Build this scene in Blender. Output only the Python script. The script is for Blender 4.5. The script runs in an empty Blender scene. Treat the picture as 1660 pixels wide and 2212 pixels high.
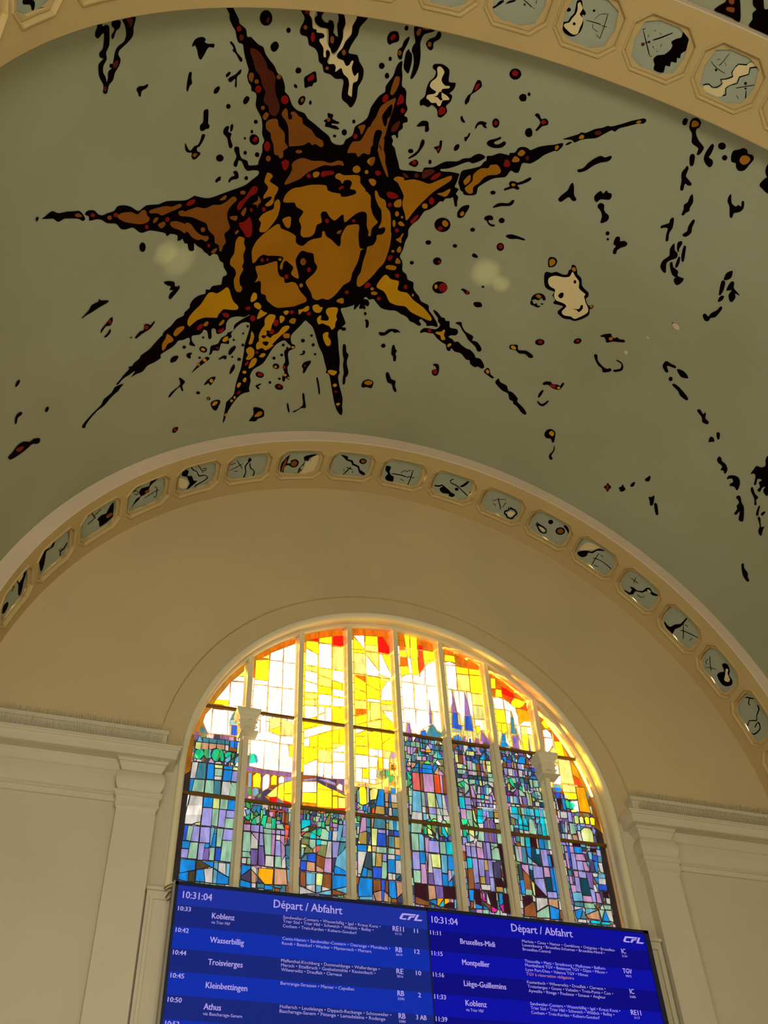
import bpy, bmesh, math, random
from mathutils import Matrix, Vector, noise
from mathutils.geometry import tessellate_polygon
random.seed(7)
C = bpy.context.scene.collection
SC = bpy.context.scene
# ------------------------------------------------------------------ camera, light, exposure
SC.view_settings.view_transform = 'Standard'
SC.view_settings.look = 'None'
SC.view_settings.gamma = 1.0
SC.view_settings.use_curve_mapping = False
SC.view_settings.exposure = 0.0
CAMX, CAMY, CAMZ = -4.4712, -12.0, 1.6
YAW, PITCH, ROLL = 0.3439274, 0.8002356, -0.0544181
fw = Vector((math.sin(YAW)*math.cos(PITCH), math.cos(YAW)*math.cos(PITCH), math.sin(PITCH)))
rt = Vector((math.cos(YAW), -math.sin(YAW), 0.0)); up = rt.cross(fw)
rt2 = rt*math.cos(ROLL)+up*math.sin(ROLL); up2 = -rt*math.sin(ROLL)+up*math.cos(ROLL)
cam_data = bpy.data.cameras.new('camera'); cam = bpy.data.objects.new('camera', cam_data); C.objects.link(cam)
cam_data.sensor_fit = 'VERTICAL'; cam_data.sensor_height = 24.0; cam_data.lens = 24.0*2210.84/2212.0
M = Matrix((rt2, up2, -fw)).transposed().to_4x4(); M.translation = Vector((CAMX, CAMY, CAMZ))
cam.matrix_world = M; SC.camera = cam
world = bpy.data.worlds.new('world'); SC.world = world; world.use_nodes = True
bg = world.node_tree.nodes['Background']; bg.inputs[0].default_value = (1.0, 0.94, 0.80, 1); bg.inputs[1].default_value = 0.13

def area(name, loc, target, sx, sy, power, col):
    d = bpy.data.lights.new(name, 'AREA'); d.shape = 'RECTANGLE'; d.size = sx; d.size_y = sy; d.energy = power; d.color = col
    o = bpy.data.objects.new(name, d); C.objects.link(o); o.location = loc
    o.rotation_euler = (Vector(target)-Vector(loc)).to_track_quat('-Z', 'Y').to_euler()
    return o
# unseen area lamps: daylight of windows behind the camera, and an added left fill
area('entrance_daylight', (-3.0, -20.5, 4.2), (0, 0, 8.0), 9.0, 6.0, 1150, (1.0, 0.93, 0.78))
area('left_fill', (-5.7, -7.5, 3.0), (3.0, -1.0, 8.0), 4.0, 3.0, 230, (1.0, 0.95, 0.85))

# added low sun, aimed across the stained glass to gild the right-hand reveals
sd = bpy.data.lights.new('sun', 'SUN'); sd.energy = 75; sd.color = (1.0, 0.80, 0.42); sd.angle = math.radians(13)
so_ = bpy.data.objects.new('sun', sd); C.objects.link(so_); so_.rotation_euler = Vector((.80, -.52, -.14)).to_track_quat('-Z', 'Y').to_euler()
# added spot lamps without fittings, throwing four soft bright patches onto the vault
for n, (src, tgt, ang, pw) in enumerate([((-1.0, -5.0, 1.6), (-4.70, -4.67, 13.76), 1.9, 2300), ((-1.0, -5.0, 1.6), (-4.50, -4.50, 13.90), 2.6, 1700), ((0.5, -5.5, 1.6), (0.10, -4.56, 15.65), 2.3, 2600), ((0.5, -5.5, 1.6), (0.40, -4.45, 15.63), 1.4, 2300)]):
    d = bpy.data.lights.new('vault_patch_spot', 'SPOT'); d.energy = pw; d.spot_size = math.radians(ang); d.spot_blend = 1.0; d.color = (1.0, 0.78, 0.38); d.shadow_soft_size = .02
    o = bpy.data.objects.new('vault_patch_spot', d); C.objects.link(o); o.location = src; o.rotation_euler = (Vector(tgt)-Vector(src)).to_track_quat('-Z', 'Y').to_euler()

# ------------------------------------------------------------------ helpers
def srgb(r, g, b):
    f = lambda c: (c/255/12.92) if c/255 <= 0.04045 else ((c/255+0.055)/1.055)**2.4
    return (f(r), f(g), f(b), 1)
def mat(name, col, rough=0.6, spec=0.3, var=0.0, scale=1.5, bump=0.0, col2=None, metal=0.0):
    m = bpy.data.materials.new(name); m.use_nodes = True
    nt = m.node_tree; b = nt.nodes['Principled BSDF']
    b.inputs['Base Color'].default_value = (*col[:3], 1); b.inputs['Roughness'].default_value = rough
    b.inputs['Specular IOR Level'].default_value = spec; b.inputs['Metallic'].default_value = metal
    if var or bump:
        tc = nt.nodes.new('ShaderNodeTexCoord'); n = nt.nodes.new('ShaderNodeTexNoise')
        n.inputs['Scale'].default_value = scale; n.inputs['Detail'].default_value = 6
        nt.links.new(tc.outputs['Object'], n.inputs['Vector'])
        if var:
            mx = nt.nodes.new('ShaderNodeMix'); mx.data_type = 'RGBA'
            c2 = col2 or tuple(c*(1-var) for c in col[:3]); c1 = tuple(min(1, c*(1+var*0.6)) for c in col[:3])
            mx.inputs['A'].default_value = (*c1[:3], 1); mx.inputs['B'].default_value = (*c2[:3], 1)
            cr = nt.nodes.new('ShaderNodeMapRange'); cr.inputs[1].default_value = 0.3; cr.inputs[2].default_value = 0.7
            nt.links.new(n.outputs['Fac'], cr.inputs[0]); nt.links.new(cr.outputs[0], mx.inputs['Factor'])
            nt.links.new(mx.outputs['Result'], b.inputs['Base Color'])
        if bump:
            n2 = nt.nodes.new('ShaderNodeTexNoise'); n2.inputs['Scale'].default_value = 40; n2.inputs['Detail'].default_value = 3
            nt.links.new(tc.outputs['Object'], n2.inputs['Vector'])
            bp = nt.nodes.new('ShaderNodeBump'); bp.inputs['Strength'].default_value = bump; bp.inputs['Distance'].default_value = 0.004
            nt.links.new(n2.outputs['Fac'], bp.inputs['Height']); nt.links.new(bp.outputs[0], b.inputs['Normal'])
    return m
def glass(name, rgb, strength, through=None):
    """backlit antique glass: it gives off the daylight behind it, streaked by its own thickness"""
    m = bpy.data.materials.new(name); m.use_nodes = True; nt = m.node_tree; b = nt.nodes['Principled BSDF']
    b.inputs['Base Color'].default_value = (0.02, 0.02, 0.02, 1); b.inputs['Roughness'].default_value = 0.35
    tc = nt.nodes.new('ShaderNodeTexCoord'); mp = nt.nodes.new('ShaderNodeMapping'); mp.inputs['Scale'].default_value = (9, 1, 2.6)
    n = nt.nodes.new('ShaderNodeTexNoise'); n.inputs['Scale'].default_value = 1.6; n.inputs['Detail'].default_value = 3
    nt.links.new(tc.outputs['Object'], mp.inputs[0]); nt.links.new(mp.outputs[0], n.inputs['Vector'])
    r = nt.nodes.new('ShaderNodeMapRange'); r.inputs[1].default_value = 0.3; r.inputs[2].default_value = 0.7
    r.inputs[3].default_value = strength*1.32; r.inputs[4].default_value = strength*2.5
    nt.links.new(n.outputs['Fac'], r.inputs[0])
    col = srgb(*rgb) if max(rgb) > 1.01 else (*rgb, 1)
    b.inputs['Emission Color'].default_value = col
    nt.links.new(r.outputs[0], b.inputs['Emission Strength'])
    # half of the pane is clear: direct sun passes through it, tinted
    tr = nt.nodes.new('ShaderNodeBsdfTransparent'); k = 1.0/max(col[:3]) if max(col[:3]) > .3 else 1.0
    tr.inputs[0].default_value = (*through, 1) if through else tuple(min(1, c*k) for c in col[:3])+(1,)
    mx = nt.nodes.new('ShaderNodeMixShader'); mx.inputs[0].default_value = 0.5
    nt.links.new(tr.outputs[0], mx.inputs[1]); nt.links.new(b.outputs[0], mx.inputs[2])
    nt.links.new(mx.outputs[0], nt.nodes['Material Output'].inputs[0])
    return m
def emit(name, rgb, s=1.0, rough=0.3):
    m = bpy.data.materials.new(name); m.use_nodes = True; b = m.node_tree.nodes['Principled BSDF']
    b.inputs['Base Color'].default_value = (0.004, 0.004, 0.006, 1); b.inputs['Roughness'].default_value = 0.6; b.inputs['Specular IOR Level'].default_value = 0.08
    b.inputs['Emission Color'].default_value = srgb(*rgb); b.inputs['Emission Strength'].default_value = s
    return m
def mesh_obj(name, verts, faces, mats, parent=None, mi=None, smooth=False):
    me = bpy.data.meshes.new(name); me.from_pydata([tuple(v) for v in verts], [], faces); 
    for m in (mats if isinstance(mats, list) else [mats]): me.materials.append(m)
    if mi: me.polygons.foreach_set('material_index', mi)
    if smooth: me.polygons.foreach_set('use_smooth', [True]*len(me.polygons))
    me.update()
    o = bpy.data.objects.new(name, me); C.objects.link(o)
    if parent: o.parent = parent
    return o
def tag(o, label=None, cat=None, group=None, kind=None):
    if label: o['label'] = label
    if cat: o['category'] = cat
    if group: o['group'] = group
    if kind: o['kind'] = kind
    return o
class MB:
    def __init__(s): s.v = []; s.f = []; s.m = []
    def add(s, vs, fs, mi=0):
        k = len(s.v); s.v += [tuple(v) for v in vs]; s.f += [tuple(i+k for i in f) for f in fs]; s.m += [mi]*len(fs)
    def box(s, x0, x1, y0, y1, z0, z1, mi=0):
        vs = [(x, y, z) for z in (z0, z1) for y in (y0, y1) for x in (x0, x1)]
        s.add(vs, [(0, 2, 3, 1), (4, 5, 7, 6), (0, 1, 5, 4), (1, 3, 7, 5), (3, 2, 6, 7), (2, 0, 4, 6)], mi)
    def grid(s, rows, mi=0, close=False):
        n = len(rows[0]); vs = [p for r in rows for p in r]; fs = []
        for i in range(len(rows)-1):
            for j in range(n if close else n-1):
                a = i*n+j; b = i*n+(j+1) % n; fs.append((a, b, b+n, a+n))
        s.add(vs, fs, mi)
    def prism(s, poly, y0, y1, mi=0):
        """polygon in x,z extruded along y"""
        n = len(poly); vs = [(x, y0, z) for x, z in poly]+[(x, y1, z) for x, z in poly]
        tr = tessellate_polygon([[Vector((x, z, 0)) for x, z in poly]])
        fs = [tuple(t) for t in tr]+[tuple(i+n for i in t[::-1]) for t in tr]+[(i, (i+1) % n, (i+1) % n+n, i+n) for i in range(n)]
        s.add(vs, fs, mi)
    def tube(s, pts, r, n=6, mi=0):
        rows = []
        for i, p in enumerate(pts):
            p = Vector(p); a = Vector(pts[max(0, i-1)]); b = Vector(pts[min(len(pts)-1, i+1)]); t = (b-a).normalized()
            u = t.orthogonal().normalized(); w = t.cross(u)
            rows.append([tuple(p+(u*math.cos(2*math.pi*k/n)+w*math.sin(2*math.pi*k/n))*r) for k in range(n)])
        s.grid(rows, mi, True)
    def build(s, name, mats, parent=None, smooth=False): return mesh_obj(name, s.v, s.f, mats, parent, s.m, smooth)

# vault geometry: th in degrees about the hall axis, w = distance from the end wall / 12 m, off = outward offset / 12
def cen(w):
    t = (w-.089)/.566
    return (-.0186*t)*12, (.628+.019*t)*12+1.6, (.5075+.0115*t)*12
def P0(th, w, off):
    cx, cz, R = cen(w); a = math.radians(th); r = R+off
    return Vector((cx+r*math.cos(a), -w*12, cz+r*math.sin(a)))
def VP(th, w, off):
    k = math.floor(th+1e-7); t = th-k
    if t < 1e-4: return P0(k, w, off)
    return P0(k, w, off).lerp(P0(k+1, w, off), t)
RV = .246      # the vault lies 0.246 m outside the arch soffits
def smooth_poly(p, it=2):
    for _ in range(it):
        q = []
        n = len(p)
        for i in range(n):
            a, b, c, d = p[i-1], p[i], p[(i+1) % n], p[(i+2) % n]
            q.append(b); q.append(tuple((-a[k]+9*b[k]+9*c[k]-d[k])/16 for k in (0, 1)))
        p = q
    return p
def tess(loops):
    L = [[Vector((a, b, 0)) for a, b in lp] for lp in loops]
    flat = [v for lp in loops for v in lp]
    return flat, [t for t in tessellate_polygon(L) if len(set(t)) == 3]
def paint_mesh(name, shapes, mats, parent, base, step):
    """flat painted shapes [(material index, [(theta, w*12)])...] cut at every degree and laid on the curved surface"""
    bm = bmesh.new(); lay = bm.verts.layers.float.new('o')
    for i, (mi, pts) in enumerate(shapes):
        flat, tr = tess([pts]); vs = []
        for a, b in flat:
            v = bm.verts.new((a, b, 0)); v[lay] = base - step*i; vs.append(v)
        for t in tr:
            try: f = bm.faces.new([vs[j] for j in t]); f.material_index = mi
            except ValueError: pass
    lo = min(v.co.x for v in bm.verts); hi = max(v.co.x for v in bm.verts)
    for k in range(math.ceil(lo), math.floor(hi)+1):
        bmesh.ops.bisect_plane(bm, geom=bm.verts[:]+bm.edges[:]+bm.faces[:], dist=1e-5, plane_co=(k, 0, 0), plane_no=(1, 0, 0))
    for v in bm.verts: v.co = VP(v.co.x, v.co.y/12, v[lay])
    bm.verts.layers.float.remove(lay)
    bmesh.ops.recalc_face_normals(bm, faces=bm.faces)
    me = bpy.data.meshes.new(name); bm.to_mesh(me); bm.free()
    for m in mats: me.materials.append(m)
    o = bpy.data.objects.new(name, me); C.objects.link(o); o.parent = parent
    return o

# ------------------------------------------------------------------ materials
M_wall = mat('cream_plaster', (.58, .51, .355), 0.75, 0.2, 0.07, 0.5, 0.15)
M_lun = mat('glow_tinted_plaster', (.58, .45, .235), 0.75, 0.2, 0.08, 0.45, 0.15)  # cream plaster with the window's yellow glow mixed into its colour
M_pil = mat('pilaster_plaster', (.62, .55, .39), 0.7, 0.2, 0.05, 0.8, 0.1)
M_och = mat('ochre_plaster', (.57, .43, .19), 0.7, 0.2, 0.06, 0.7, 0.1)
M_side = mat('pale_rib_plaster', (.66, .52, .37), 0.7, 0.2, 0.05, 0.7)
M_vault = mat('sage_vault_paint', (.355, .385, .262), 0.5, 0.35, 0.13, 0.35, 0.1, col2=(.315, .33, .205))
M_panel = mat('sage_panel_paint', (.38, .42, .32), 0.6, 0.3, 0.06, 2)
M_K = mat('black_paint', (0.003, 0.001, 0.001), 0.6, 0.02)
M_W = mat('ivory_paint', (.78, .66, .36), 0.6, 0.2, 0.05, 1)
M_B = mat('umber_paint', (0.26, 0.082, 0.006), 0.6, 0.2, 0.18, 1.2)
M_A = mat('rust_paint', (0.28, 0.06, 0.01), 0.6, 0.2, 0.15, 1.2)
M_O = mat('ochre_orange_paint', (0.44, 0.18, 0.003), 0.6, 0.2, 0.16, 1.2)
M_Y = mat('gold_paint', (0.60, 0.30, 0.003), 0.6, 0.2, 0.12, 1.2)
M_D = mat('dark_red_brown_paint', (0.095, 0.012, 0.004), 0.6, 0.2, 0.2, 1.2)
M_R = mat('crimson_paint', (0.26, 0.002, 0.002), 0.6, 0.2, 0.1, 1.2)
M_sash = mat('window_frame_paint', (.72, .64, .41), 0.55, 0.3, 0.05, 1)
M_lead = mat('dark_lead', (0.03, 0.022, 0.016), 0.6, 0.3)
M_bar = mat('bar_iron', (0.16, 0.075, 0.012), .5, .3)
M_floor = mat('pale_stone_floor', (0.42, 0.37, 0.28), 0.5, 0.4, 0.1, 0.6)
M_bezel = mat('navy_display_bezel', (0.004, 0.010, 0.045), 0.4, 0.4)
M_metal = mat('grey_sheet_metal', (0.30, 0.27, 0.2), 0.45, 0.5, metal=0.3)
M_cable = mat('brown_cable', (0.10, 0.055, 0.02), 0.5, 0.4)
M_spike = mat('translucent_spike_plastic', (0.46, 0.40, 0.26), 0.5, 0.4)

# ------------------------------------------------------------------ setting: vault, side walls, floor
WF0, WF1, WN0, WN1, WEND = 0.0, .089, .655, .753, 1.72
def strip_rows(w0, w1, off, nw, th0=0, th1=180):
    return [[tuple(VP(th, w0+(w1-w0)*i/nw, off)) for th in range(th0, th1+1)] for i in range(nw+1)]
mb = MB(); mb.grid(strip_rows(-.02, WEND, RV, 24))
ceiling = mb.build('ceiling', M_vault); tag(ceiling, 'sage green barrel vault painted with a fiery sun and dark splashes', 'ceiling', kind='structure')
mb = MB(); mb.box(-9, 9, -24, 1.0, -.2, 0)
tag(mb.build('floor', M_floor), 'pale stone floor of the station hall', 'floor', kind='structure')
for sgn, nm in ((-1, 'left'), (1, 'right')):
    mb = MB(); x = sgn*6.34
    mb.box(min(x, x+sgn*.3), max(x, x+sgn*.3), -20.6, .5, 0, 9.2)
    tag(mb.build('wall_'+nm, M_wall), 'plain cream side wall on the %s of the hall' % nm, 'wall', kind='structure')

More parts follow.
